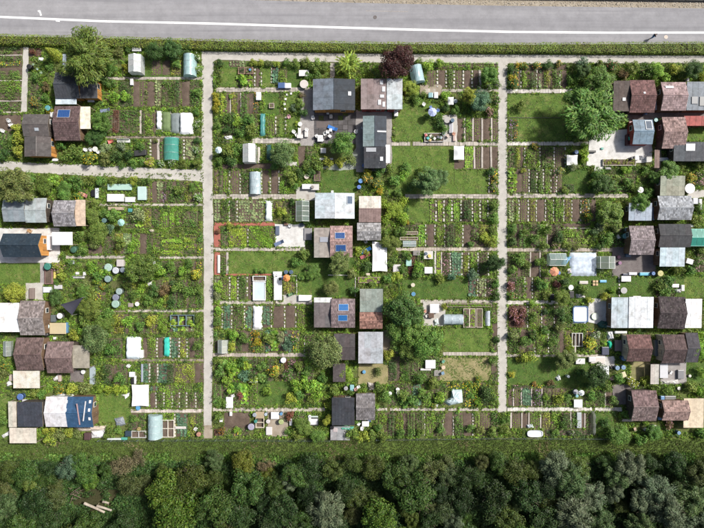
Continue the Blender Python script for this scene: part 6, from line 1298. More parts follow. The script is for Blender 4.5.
parasol(286.5, 278, 3.6, (.62, .24, .08), desc='orange garden parasol', lm='the orange parasol'); barrel(283.3, 278, 1.7, (.03, .16, .45), desc='blue rain barrel'); barrel(285.8, 272.2, 2.0, (.06, .12, .2), desc='dark blue rain barrel'); barrel(291, 272.2, 2.0, (.06, .12, .2), desc='dark blue rain barrel'); barrow(291, 294, .4); crate(298.5, 295, 311, 301, (.72, .72, .7), .6, label='white garden chest with black lid knob on terrace'); barrel(300, 278, 1.5, (.35, .5, .1), desc='lime green pot', h=.5)
cover(252.5, 306, 262, 330, (.77, .77, .77), label='bright white fleece over the bed below the frame pool', lm='the bright white fleece'); greenhouse(218, 340.5, 227, 353, (.52, .56, .50), 'grey-white cold greenhouse beside the gravel path', 'the grey-white cold greenhouse', h=1.1, mat='film'); barrel(283.2, 360.3, 2.7, (.74, .74, .73), desc='white rain barrel'); crate(279, 360.5, 281.5, 363, (.04, .08, .22), .5, 'navy tub'); stepping(304.5, 335, 352, 1.4)
table(226, 397, 233, 408, label='white table standing on end of the slab path lawn', lm='the white lawn table'); chair(233, 396, .4); crate(219.5, 418, 222.5, 422, (.7, .7, .7), .5, 'white bucket box'); crate(229.5, 412, 232, 416, (.72, .72, .7), .5, 'white bucket box'); barrel(251, 427, 3.2, (.34, .32, .44), desc='lilac grey rain barrel', lm='the lilac barrel'); crate(255.5, 412, 264, 418.5, (.42, .32, .18), .8, 'ochre timber box', lid=False); frame(255.5, 412, 264, 428, (.55, .5, .4), 1, 3, .6, 'tall pallet compost frame'); barrel(254.5, 415, 2.0, (.3, .34, .4), desc='grey rain barrel'); barrel(255.5, 421.5, 1.6, (.02, .25, .2), desc='teal pot')
table(271, 412, 279, 419, label='white square table beside the pallet compost frame'); barrel(265.7, 414.5, 1.5, (.42, .5, .6), desc='pale blue pot'); barrel(281, 414, 1.5, (.05, .25, .5), desc='blue pot'); barrel(268, 421.5, 2.0, (.6, .56, .54), desc='beige tub'); barrel(281, 422, 2.5, (.35, .42, .14), desc='lime lidded tub'); crate(266, 427, 272, 435, (.62, .6, .58), .5, 'white sack pile', lid=False); crate(289.5, 419, 292, 425.5, (.74, .74, .76), .5, 'narrow white box'); crate(308, 416, 318, 417.5, (.5, .6, .56), .4, 'pale plank')
pool(308, 418, 318.5, 425.5, 'small white basin with black surround near black seamed shed', 'the white basin', (.10, .10, .10), (.74, .74, .76), .35, .2, .95, mat='plastic'); crate(308.5, 415, 311, 420, (.7, .7, .7), .4, 'small white crate')
tarp([(338, 428), (341, 426.5), (354, 428), (353.5, 431), (340, 431)], (.06, .42, .30), label='mint green tarpaulin on the deck below the black seamed shed', h=.9); table(362, 421, 369, 426.5); chair(359, 424, 1); chair(362, 428, 3); crate(368, 418.5, 371, 422, (.05, .10, .2), .7, 'navy cool box'); crate(333, 428, 337.5, 432, (.5, .42, .42), .8, 'pink-grey crate'); barrel(332, 427.5, 1.9, (.02, .02, .02), desc='black tub')
barrel(345.8, 388.5, 2.0, (.35, .35, .36), desc='grey rain barrel'); crate(350, 385, 354, 391, (.22, .5, .54), .6, 'turquoise box'); chair(358.5, 387, .4); chair(356, 389, 2, (.4, .2, .18), 'brown garden chair'); tarp([(367, 382), (375, 384), (375, 391), (369, 391)], (.4, .36, .32)); barrel(364, 372, 1.7, (.05, .32, .6), desc='bright blue ball-shaped tub', h=.5)
for x, y in ((390, 393.5), (398, 393), (397.8, 389.5)): round_table(x, y, 1.9)
# --- centre east gardens
polytunnel(411, 65.5, 424, 82, (.52, .72, .78), 'pale turquoise film tent beside the purple tree', 'the turquoise film tent', rz=.2); crate(428.5, 92.5, 433, 97.5, (.2, .4, .44), .6, 'turquoise box'); crate(434, 92, 438, 98, (.72, .7, .7), .6, 'white box'); canopy(448, 97, 453.5, 104.5, label='small white cloth awning among shrubs by the brown sitting place'); barrel(455.5, 101, 2, (.3, .36, .4), desc='grey rain barrel')
parasol(432.5, 112, 4.4, (.42, .48, .72), 'pale lilac-blue parasol on the lawn', lm='the lilac parasol'); chair(438, 110.8, 1, (.03, .12, .5), 'blue garden chair'); chair(431, 107.5, 2, (.05, .15, .5), 'blue garden chair'); chair(424, 104.5, 1)
canopy(454, 146, 464, 159.5, label='white cloth canopy at the corner of the striped beds', lm='the white corner canopy'); planter(424.5, 133, 444, 141.5, (.6, .58, .55), 'n', label='white edged play box full of colourful toys by the slab path', lm='the play box')
for x, y, c in ((426, 135, (.5, .06, .05)), (428, 138, (.05, .5, .5)), (431, 136, (.75, .7, .65)), (434.5, 138.5, (.74, .74, .7)), (438, 137, (.1, .1, .12)), (441, 137.5, (.3, .4, .45)), (430, 140, (.55, .4, .1))): crate(x - 1.3, y - 1.3, x + 1.3, y + 1.3, c, .62, 'toy box', name='toy_box', rz=x)
crate(449, 122, 453, 133, (.36, .36, .4), .4, 'grey pallet table'); barrel(452.5, 120.3, 1.9, (.05, .12, .2), desc='dark blue tub'); round_table(447, 120, 3, (.4, .38, .36)); chair(454, 134, 1, (.5, .2, .1), 'orange garden chair'); chair(448, 136, 2.2, (.5, .4, .35), 'beige garden chair'); crate(453, 136, 456, 141, (.5, .35, .3), .4, 'brown crate'); chair(444, 134, 1.4, (.25, .3, .34), 'grey garden chair')
greenhouse(403, 241, 416, 246.5, (.62, .74, .78), h=.5, rise=.15, axis='x'); planter(400, 231.5, 418, 234.5, (.5, .44, .36), 's'); planter(400, 237, 418, 240, (.5, .44, .36), 's'); crate(406, 259.5, 411.5, 266, (.30, .58, .50), .6, 'mint square lidded box', lm='the mint square box'); crate(393, 264.5, 400.5, 272, (.6, .58, .58), .5, 'white square planter box'); crate(413, 250.5, 420, 255.5, (.24, .22, .2), .5, 'brown pallet box'); table(424, 251, 433, 259, (.6, .58, .54)); barrel(429.5, 256, 1.7, (.7, .55, .05), desc='yellow tub', h=1.0); crate(424.5, 267, 432.5, 273.5, (.75, .75, .75), .6, label='white lidded box at lawn edge near the mint square box'); barrel(426, 253.5, 1.5, (.1, .14, .2), h=1, desc='navy tub'); crate(434, 251, 436, 274, (.5, .47, .42), .2, 'pale plank')
barrel(413.5, 294, 2.0, (.15, .32, .5), desc='blue tub', h=.4, water_c=(.1, .25, .4)); round_table(413, 285, 2, (.62, .55, .42)); table(430, 304, 439, 313, (.75, .75, .75), 'white square table beside the dense dark tree terrace', 'the square terrace table'); tarp([(434, 320), (438, 318), (440, 325), (434, 326)], (.6, .7, .68)); chair(427, 316, .5, (.62, .6, .58), 'beige garden chair'); chair(425, 311, 1.6, (.5, .2, .12), 'orange garden chair'); crate(428.5, 312, 434, 318, (.12, .08, .06), .7, 'dark wooden chest', mat='wood')
polytunnel(444, 314.5, 463, 325, (.60, .70, .78), 'pale blue film tunnel lying crosswise by the clipped lawn', 'the crosswise tunnel', h=1.2, axis='x'); polytunnel(485.5, 311, 490.5, 325.5, (.66, .72, .80), 'tiny white cloche beside the timber bed frames', None, h=.6)
for i, x in enumerate((463.5, 469.5, 476.5)): planter(x, 308.5, x + 6, 327.5, (.5, .44, .36), 'pls'[i])
planter(447, 303.6, 492, 307, (.3, .25, .2), 'a'); table(425.5, 360, 435.5, 368.5, (.75, .75, .75), 'white table beside three small stools at the dry lawn', 'the dry lawn table'); round_table(443.5, 367.5, 2, (.62, .45, .3)); chair(443.5, 361.5, 1, (.1, .35, .22), 'green garden chair'); chair(443, 373, 2, (.15, .28, .42), 'blue garden chair'); crate(420.5, 368.5, 431, 370.5, (.7, .68, .66), .4, 'narrow pale bench', name='narrow_bench', cat='bench'); crate(434, 370, 441, 376, (.28, .26, .24), .3, 'grey crate')
tarp([(452, 390), (463, 390), (464, 404), (450, 407), (444, 403), (452, 398)], (.52, .66, .68), label='pale blue plastic sheet draped over a frame beside slab path', lm='the draped blue sheet', h=.9); tarp([(434, 405), (439, 404), (438, 407.5), (436, 407.5)], (.7, .72, .76), desc='small white plastic sheet')
# --- east gardens
canopy(567, 155, 577.5, 165, label='white cloth canopy below the largest garden tree', lm='the white tree canopy'); barrel(576.5, 152, 2, (.04, .12, .32), desc='blue rain barrel'); crate(587, 150.5, 596, 152.5, (.02, .02, .02), .5, 'black plank box'); crate(601, 147.5, 603.5, 149.5, (.05, .36, .28), .3, 'small teal tub'); crate(629, 121, 632.5, 126, (.16, .03, .03), .7, 'dark red chest'); crate(629.5, 126, 633, 134, (.66, .66, .68), .8, 'white cabinet'); crate(627, 134, 632.5, 145, (.10, .02, .02), .9, 'dark maroon cabinet'); cover(628, 136, 632, 141, (.03, .45, .34), h=1.0, desc='bright green cloth', name='green_cloth')
crate(635, 155.5, 639, 160, (.7, .66, .64), .6, 'white and red crate'); compost(631.5, 158.5, 1.8, (.02, .02, .02), 'black compost bin'); tarp([(640, 155), (648, 154), (648, 159), (641, 160)], (.6, .6, .62), desc='grey-white plastic sheet'); planter(603, 159, 636, 165.5, (.5, .46, .4), 'y', label='long planted border along the white terrace', lm='the terrace border'); crate(605, 167, 611, 169.5, (.2, .2, .2), .3, 'dark tub')
crate(659, 157.5, 669, 161, (.62, .66, .72), .5, label='white and blue rowing dinghy shaped tub beside dark flat shed'); barrel(656, 120, 2, (.05, .25, .25), desc='teal rain barrel'); barrel(646, 113, 1.6, (.08, .2, .45), desc='blue tub'); crate(655.5, 101, 660, 110, (.5, .54, .6), .7, 'pale grey cupboard'); crate(687, 78, 689, 81, (.74, .74, .74), .8, 'white chimney box'); barrel(640.5, 190, 3.0, (.72, .72, .74), desc='white rain barrel')
round_table(690, 188.5, 5.0, (.74, .74, .73), label='large round white table beside the mossy beige-green shed'); crate(693, 198, 698, 204, (.45, .48, .52), .7, 'grey cupboard'); crate(699, 199, 702, 210, (.5, .5, .52), .6, 'pale plank box'); crate(652.5, 207, 654.5, 220, (.15, .25, .42), .8, 'blue plank'); crate(685.5, 224, 694, 227, (.74, .74, .74), 1.0, 'white box'); barrel(627, 229.5, 2, (.15, .25, .3), desc='blue-grey rain barrel'); barrel(625.5, 236, 2.6, (.12, .38, .38), desc='turquoise rain barrel'); tarp([(616, 235), (619, 233.5), (622, 238), (618, 240)], (.72, .72, .72), desc='white plastic sheet')
greenhouse(600.5, 256.5, 615, 268.5, (.40, .46, .42), 'bare-framed glass greenhouse beside the blue-white tarpaulin', 'the bare greenhouse', h=1.5); cover(570, 252.5, 597, 276, (.50, .57, .66), h=.3, label='large mottled blue-white tarpaulin over a bed', lm='the mottled blue-white tarpaulin', mat='sheet_old'); greenhouse(549.5, 253.5, 566, 265.5, (.42, .56, .56), 'blue-green translucent greenhouse beside blue cloth', 'the blue-green greenhouse', h=1.4, axis='x'); tarp([(562, 264), (566, 257), (573, 256), (566, 266)], (.08, .36, .62), desc='bright blue tarpaulin')
parasol(554.5, 271.5, 4.6, (.62, .27, .16), 'orange parasol beside blue-green greenhouse', lm='the large orange parasol'); barrel(559, 273, 1.6, (.03, .15, .5), desc='blue tub'); tarp([(567, 269), (571, 268), (572, 274), (568, 274)], (.62, .58, .56)); round_table(571, 287.5, 2.6, (.74, .74, .74)); crate(569.5, 291, 574, 298, (.03, .03, .03), .5, 'black chest'); crate(550, 294, 554, 299, (.02, .02, .03), .5, 'black tub'); crate(579.5, 281, 588, 284, (.55, .5, .46), .3, 'beige plank bench', name='narrow_bench', cat='bench'); tarp([(577, 294), (586, 294), (586, 298), (577, 298)], (.6, .56, .54))
for x, y in ((594, 281.5), (597, 281.5), (594, 284.5), (597, 284.5)): crate(x - 1.1, y - 1.1, x + 1.1, y + 1.1, (.55, .4, .25), .3, 'square paving stone', name='paving_stone', cat='stone', mat='slab')
crate(600, 280, 606.5, 282.5, (.06, .38, .62), .3, 'bright blue paddling tub'); table(621.5, 276, 631, 281.5, (.72, .7, .72)); stepping(619, 276, 297, 2); crate(629, 272.3, 637, 275, (.62, .64, .68), .5, 'white bench box'); crate(640, 272.5, 650, 275.5, (.05, .42, .58), .5, 'turquoise chest', lm='the turquoise chest'); crate(623, 273.5, 628, 275.5, (.05, .06, .1), .5, 'navy crate'); round_table(624, 290.5, 3.2, (.42, .42, .42)); barrel(660.5, 273.5, 2.9, (.48, .44, .12), desc='yellow lidded barrel', lm='the yellow barrel'); barrel(653.5, 273.5, 1.8, (.04, .15, .4), desc='blue tub'); crate(633, 296, 641, 298.5, (.5, .48, .48), .4, 'grey step')
crate(686.5, 259, 693.5, 264, (.74, .74, .74), .6, 'white box', rz=-.3); crate(672, 284, 679, 287.5, (.7, .66, .66), .4, 'white crate'); tarp([(675, 290), (683, 288), (682, 293), (676, 293)], (.56, .58, .6)); crate(681.5, 285, 684.5, 291, (.7, .7, .7), .5, 'white crate'); barrel(619, 257, 1.6, (.3, .1, .18), desc='pink pot', h=.5); barrel(620, 263, 1.7, (.28, .1, .24), desc='magenta pot', h=.5); crate(626, 254, 631, 257, (.08, .16, .26), .5, 'navy tub')
pool(573, 306, 588.3, 322.5, 'square paddling pool with dark blue rim and white water', 'the blue-rimmed pool', (.02, .10, .30), (.62, .72, .78), .6, .45, .85); barrel(595.2, 316.5, 3.4, (.60, .72, .50), h=.35, desc='pale mint paddling ring', water_c=(.66, .68, .62)); tarp([(598, 324), (603, 320.5), (610, 322), (608, 329), (601, 328)], (.01, .10, .085), label='dark green tarpaulin heap beside white terrace', h=.6); tarp([(607, 331), (614, 331), (615, 340), (609, 340)], (.72, .74, .76), desc='white plastic sheet'); cover(608.5, 341, 612.5, 349, (.02, .38, .24), h=.5, desc='bright green cloth', name='green_cloth'); crate(615, 340, 622, 351, (.22, .17, .17), .6, 'brown wooden chest')
crate(602, 347, 609, 355, (.06, .07, .12), .6, 'navy chest with white lid'); crate(615, 331, 627, 333.5, (.68, .7, .7), .6, 'white plank'); barrel(624, 358.5, 2.4, (.05, .18, .36), desc='blue rain barrel'); crate(591, 357, 605, 363.5, (.62, .56, .5), .4, 'cream bench box'); table(600, 366, 609, 377.5, (.66, .68, .7), 'white table beside the dark fruit tree', 'the fruit tree table'); barrel(617.5, 368, 2.2, (.16, .28, .42), desc='blue-grey rain barrel'); barrel(623.5, 367.5, 2.2, (.14, .26, .42), desc='slate blue rain barrel'); chair(612, 367, 1, (.05, .05, .05), 'black garden chair'); crate(621.5, 372, 626, 377.5, (.62, .55, .32), .4, 'cream box', rz=.4); tarp([(609, 379), (615, 376), (616, 380), (611, 381)], (.5, .3, .3), desc='pink cloth')
crate(655, 340, 661.5, 356, (.08, .11, .14), .9, label='dark glass veranda beside the dark brown gable shed'); crate(653.5, 364, 659, 383.5, (.025, .028, .035), 1.2, label='black panel box beside the striped board shelter'); table(660, 364, 668, 378, (.6, .61, .64)); chair(671, 372.5, 1); crate(678, 370, 684, 379, (.22, .22, .23), .5, 'grey pallet'); barrel(690, 376, 1.4, (.7, .68, .6), h=.4, desc='cream pot'); barrel(679, 388.5, 1.7, (.72, .7, .62), h=.4, desc='cream pot'); tarp([(662, 381), (680, 379), (680, 384), (664, 384)], (.55, .53, .5))
frame(572, 333, 583, 346.5, (.55, .55, .52), 3, 1, .4, 'white open rack frame'); crate(574.5, 336, 576, 353, (.5, .44, .36), .3, 'timber plank'); tarp([(556, 378), (560, 375), (562, 380), (558, 381.5)], (.7, .74, .74), desc='small white plastic sheet'); barrel(568.5, 376.5, 1.4, (.6, .7, .74), desc='pale blue pot'); table(576, 358.5, 585, 364, (.66, .66, .66)); chair(581, 361, 1); crate(589, 357, 595.5, 362, (.62, .6, .62), .5, 'grey-white chest'); crate(572.5, 320.5, 586, 323.5, (.55, .6, .62), .15, label='pale step board below the blue-rimmed pool')
parasol(581.5, 393, 3.0, (.74, .76, .76), 'white parasol over a small garden table', lm='the white parasol'); barrel(575.8, 392, 2.5, (.42, .42, .45), desc='grey rain barrel'); barrel(577, 396, 1.5, (.2, .5, .56), desc='turquoise pot'); table(574, 399.5, 582.5, 407.5, (.74, .74, .74), 'white square table below the white parasol')
def tub():
    t = thing('bathtub', 'white oval bathtub used as water basin by meadow fence', 'bathtub', *P(535, 433.7, .5)); n = 20; V = []; rings = [(.55, .0), (.95, .35), (1.0, .55), (.9, .55), (.8, .3), (.5, .12)]
    for r, z in rings:
        for k in range(n):
            a = 2 * math.pi * k / n; V.append((1.45 * r * math.copysign(abs(math.cos(a)) ** .6, math.cos(a)), .62 * r * math.copysign(abs(math.sin(a)) ** .6, math.sin(a)), z))
    F = [(j * n + k, j * n + (k + 1) % n, (j + 1) * n + (k + 1) % n, (j + 1) * n + k) for j in range(5) for k in range(n)] + [tuple(range(5 * n, 6 * n))]
    part('basin', MB().add(V, F), 'plastic', t, (.66, .70, .74), True); part('water', MB().add([(x * .86, y * .86, .42) for x, y, z in V[2 * n:3 * n]], [tuple(range(n))]), 'plastic', t, (.62, .68, .74)); landmark(535, 434, 'the white bathtub'); occ(527, 430, 543, 437.5)
tub()
tarp([(527, 425.5), (533, 424.5), (535, 428), (528, 428.5)], (.56, .64, .7), desc='pale blue plastic sheet'); cover(592, 412, 596.5, 436, (.2, .22, .2), h=.8, mat='netting', desc='grey netted cover', name='crop_net'); crate(577, 412.5, 581.5, 428, (.4, .44, .46), .4, 'grey-white plank frame')
crate(661, 396, 664.5, 400, (.08, .24, .5), .7, 'blue and white tub'); crate(658.5, 406, 663, 412, (.5, .56, .62), .7, 'pale blue chest'); crate(658, 417, 662, 420, (.05, .2, .36), .6, 'blue tub'); crate(665, 396, 676, 401, (.2, .2, .2), .6, 'dark grey chest'); barrel(655, 428, 2.8, (.55, .52, .5), desc='beige rain barrel'); chair(645, 429, 1); chair(635, 429, 2, (.5, .35, .25), 'brown garden chair'); barrel(679, 433, 1.8, (.15, .3, .5), desc='blue tub'); crate(622, 419, 633, 421.5, (.4, .37, .34), .3, 'grey stone step', mat='slab')
crate(549, 446 - 6, 551, 441, (.3, .3, .3), .1, 'grey flat stone', mat='slab')

# ================================================================== BEDS
# west, beside the road
block(0, 47, 22.5, 62, 'h4 p4 -1 w6', 'h'); block(0, 62, 22.5, 111, 'u5 b4 p9 -1 P10 p9 -1 w9', 'h')
block(29, 48, 42, 57, 'b4 r4'); bed(28.5, 73, 40, 92, 'p'); bed(28.5, 93, 43, 110, 'w'); bed(0, 115, 21, 131, 'b'); bed(0, 132, 12, 152, 'w')
block(144, 60, 182, 76, '_6 s10 b8 y10', 'v'); block(104, 81, 200, 107, 'P14 h12 b7 s6 b8 k6 p13 t5 b8 w9')
block(104, 110, 139, 134, 'w8 r6 w9 p8'); block(140, 110, 156, 135, '-2 h4 P9 b3'); block(145, 139, 163, 160, 'w4 =2 b5 -2 w3'); block(179, 139, 200, 160, 'w3 =2 k7 w4')
block(147, 181, 201, 203, 'y4 b5 k6 v3 p8 w8 y6 P8')
block(163, 211, 198, 227, 'L6 _1 L5 _1 P6 w9 p8'); block(162, 233, 183, 255, 'a4 _1 L4 _1 l4 _1 l5', 'h'); block(184, 233, 197, 254, 'P4 l5 _1 l5 _1 w4', 'h'); block(126, 208, 160, 228, 'w9 q9 y8 w8'); block(104, 233, 160, 254, 'w9 y8 k7 P7 b6 g5 P6'); bed(88, 244, 102, 254, 'b'); block(198, 210, 203, 254, 'w10 P10 w10 u10', 'h')
block(160, 261, 203, 277, 'g12 w9 P9 b5 u6'); block(156, 280, 203, 308, 'w9 y8 t9 p9 b5 w8 p8'); block(95, 261, 106, 300, 'P9 w9 u5', 'h'); block(124, 280, 140, 302, 'w8 y8')
block(104, 314, 168, 334, 'P9 y9 b4 P9 w9 y8 P8'); block(170, 315, 194, 332, 'c8 q8 k8'); block(143, 337, 163, 358, 'b5 P9 =2 b5'); block(169.5, 337, 204, 358, '=2 c6 =2 y5 =2 b6 w8'); block(106, 338, 123, 358, 'h6 T8')
block(143, 363, 204, 383, 'c6 =2 h6 =2 c9 t7 y20 b9'); block(104, 364, 128, 384, 't9 b5 T9'); block(150, 385, 192, 391, 'c8 P30'); block(150, 391.5, 204, 408, 'b6 =2 p7 =2 P7 =2 p6 =2 p6 =2 p8 =2 w8')
block(174, 413, 204, 437, '=2 c10 _2 y5 p7'); block(130, 413, 146, 430, 't8 w8')
# centre west
bed(229, 60.5, 246, 67, 'k', 'h', g='pale'); bed(236, 75, 253, 87, 'q'); block(254, 68, 262.5, 87, '=2 b5 =2'); block(271, 64, 287, 84, '=1 c7 P8'); bed(221, 93, 225, 116, 'l')
block(226, 93, 259, 114, 'b4 -1 y5 b4 -1 T7 b5 f5'); block(222, 114, 258, 135, 'w8 t6 r4 t9 p8'); block(266, 116, 287, 135, 'P8 =1.5 _7 =2'); block(222, 164, 243, 169, 'b4', 'h'); block(243, 163, 276, 169.5, 'b5', 'h'); block(298, 146, 312, 168, 'b7 w6')
block(214, 170, 249, 194, 'y4 p4 L5 =1.6 s8 =1.6 w7'); block(261, 170, 287, 194, '=1.5 b7 =1.5 b7 =1.5 P7'); block(214, 200, 238, 222, 'k7 p7 =1.5 h6 =1.5'); bed(238.5, 200, 264.5, 222, 'k'); block(273, 201, 296, 221, 'y9 w6 T6')
bed(221, 227, 228, 246, 'w'); bed(229, 228, 247, 246, 'l', 'h'); stepping(248, 228, 247, 1.6); bed(249.5, 226, 273.5, 246.5, 'a'); bed(220.5, 254, 226, 273, 'w')
block(214, 276, 252.5, 300, 'k6 P8 =1.6 l6 =1.6 p7 =1.6 b4'); bed(266, 276, 273.5, 299, 'P'); bed(283.5, 282, 295, 294, 'y'); block(214, 305, 252, 329, 'y7 =1.6 c7 =1.6 w10 =1.6 c6'); block(262.5, 305, 305, 328, 'c8 =1.6 b11 =1.6 b9 =1.6 P8')
block(214, 331, 218, 352, 'w4'); block(228, 330, 304, 352, 'P8 h6 b7 f7 P9 c6 q8 b5 c8 u8 _4')
block(215, 358, 304, 382, 'w6 b3 P9 q8 c6 t9 w8 t8 y9 r4 n8 w7'); block(214, 383, 258, 405, 'T8 p8 w7 q8 P8'); block(224, 412, 250, 428, 'b26'); block(214, 428, 250, 436, 'r9 P10 u6 w9'); bed(284, 412, 306, 420, 'w', 'h')
block(304, 334, 314, 402, 'w8 P8 p8 w8', 'h')
# centre east
block(427, 70, 481, 88.5, 's8 =2 b6 =2 p5 =2 s6 =2 b6 =2 b5 -2'); bed(428, 62.5, 498, 68.5, 'y', 'h', g='bright'); block(455, 118, 498, 141.5, 'b9 -1.6 P7 -1.6 s8 -1.6 b8 -1.6 s6'); block(464, 146.5, 498, 169, 'L9 -1.6 s6 -1.6 b7 -1.6 b6')
bed(453.5, 160.5, 464, 169, 'b'); block(488, 170, 497, 193, '=1.6 u6'); block(429, 199.5, 498, 222, 'L5 =2 l5 =2 P5 =2 L6 =2 t8 =1.6 L5 =2 P5 =2 w8'); block(418, 224, 498, 247, 'L6 =1.5 b7 =1.5 P7 =1.5 t8 P7 =1.5 b7 T6 y10 P8'); bed(400, 223.5, 418, 231, 'w', 'h')
block(436, 252, 489, 276, 'l4 -1 n6 =1.6 c8 =1.6 y4 =1.6 P6 =1.6 p7 =1.4'); block(468, 278, 498, 297, 'c8 =1.5 k6 =1.5 n5 w6'); block(398, 252, 424, 276, 'w8 r7 T7'); block(492, 305, 498, 350, 'P10 b8 w8', 'h')
block(388, 356, 440, 381, 'h7 b3 g8 p7 g8 w8'); block(388, 383, 446, 406, 'g9 w9 c7 P9 w9'); block(464, 384, 498, 406, 'u12 t9 P9'); bed(446, 382, 486, 388, 'u', 'h'); block(491, 357, 497, 381, 'b9 w6', 'h')
block(378, 412, 498, 436, 'P8 t7 P7 b3 T8 p8 =1.2 P8 w7 =1.2 b8 =1.2 p8 b8 =1.4 P6 s9 w7 ')
# east
block(513, 64, 567, 70, 'f12 h5 f10 p14 b10'); block(508, 70, 567, 88.5, '_5 =1.5 f5 b3 =1.4 P6 b3 t9 =1.4 k6 b3 y7 b3 p8 =1.4 b8'); block(508, 119, 519, 141, 'v4 f4 _1', 'v')
block(508, 147, 566, 168, 'w6 y4 b3 =1.4 P11 =1.6 p10 =1.6 s8 =1.4 '); block(508, 168.5, 562, 193, 'q8 b6 s6 =1.6 h6 =1.6 p5 =1.6 P6 =1.6 n4 =1.5 s5'); bed(562, 184, 574, 192.5, 'h'); block(508, 199, 596, 222, 'k6 P3 =1.5 s7 =1.5 y6 =1.2 b7 =1.4 P6 =1.2 P8 =1.4 y6 =1.2 b7 =1.4 f6 =1.4 b6')
block(508, 224, 560, 247, 'w6 b3 T8 g6 t8 P8 -1 b6 t7'); block(562, 223, 590, 238, 'b4 -1 P8', 'h'); block(562, 238, 586, 247, 'P9', 'h'); block(507, 252, 549, 277, 'w9 b4 p8 -1.2 b8 -1.2 P8'); block(508, 277, 551, 299, 'n7 w6 =1.4 b5 =1.2 P15')
block(508, 305, 572, 328, 'r12 b3 =1.2 P10 =1.2 b3 g6 =1.2 t6 p8'); block(508, 329, 572, 353, 'w9 b5 t6 =1.4 P9 =1.4 w8 b4 y6'); block(585, 328, 600, 353, 'u7 w7'); block(508, 388, 574, 406, 'b4 -1 s6 -1 c8 -1 v8 -1 p8 y12 P8'); block(584, 390, 612, 406, 'P8 p8 -1 b5'); block(510, 412, 592, 428, '-1.5 s8 -1 b5 -1 P9 -1 y8 P8 t9 -1 p8 b3 -1 w6')
block(545, 429, 590, 436, 'h6', 'h'); block(600, 168.5, 638, 178, 'g6 P4', 'h'); block(600, 178, 636, 192, 'w7 T6', 'h'); block(512, 384.5, 556, 388, 'n6 u5 h5')
block(640, 70, 652, 78, 'r7 b5'); block(686, 174, 704, 186, 'f7 n7'); block(694, 248, 716, 272, 'w8 n5', 'h'); block(655, 278, 676, 297, 't8 w7'); block(612, 222, 624, 246, 'w7'); block(686, 411, 720, 436, '_18 w10')
# round ornamental bed, flower spots
shrub(46, 87, 5, 'brown'); shrub(33, 52, 3.5, 'red')
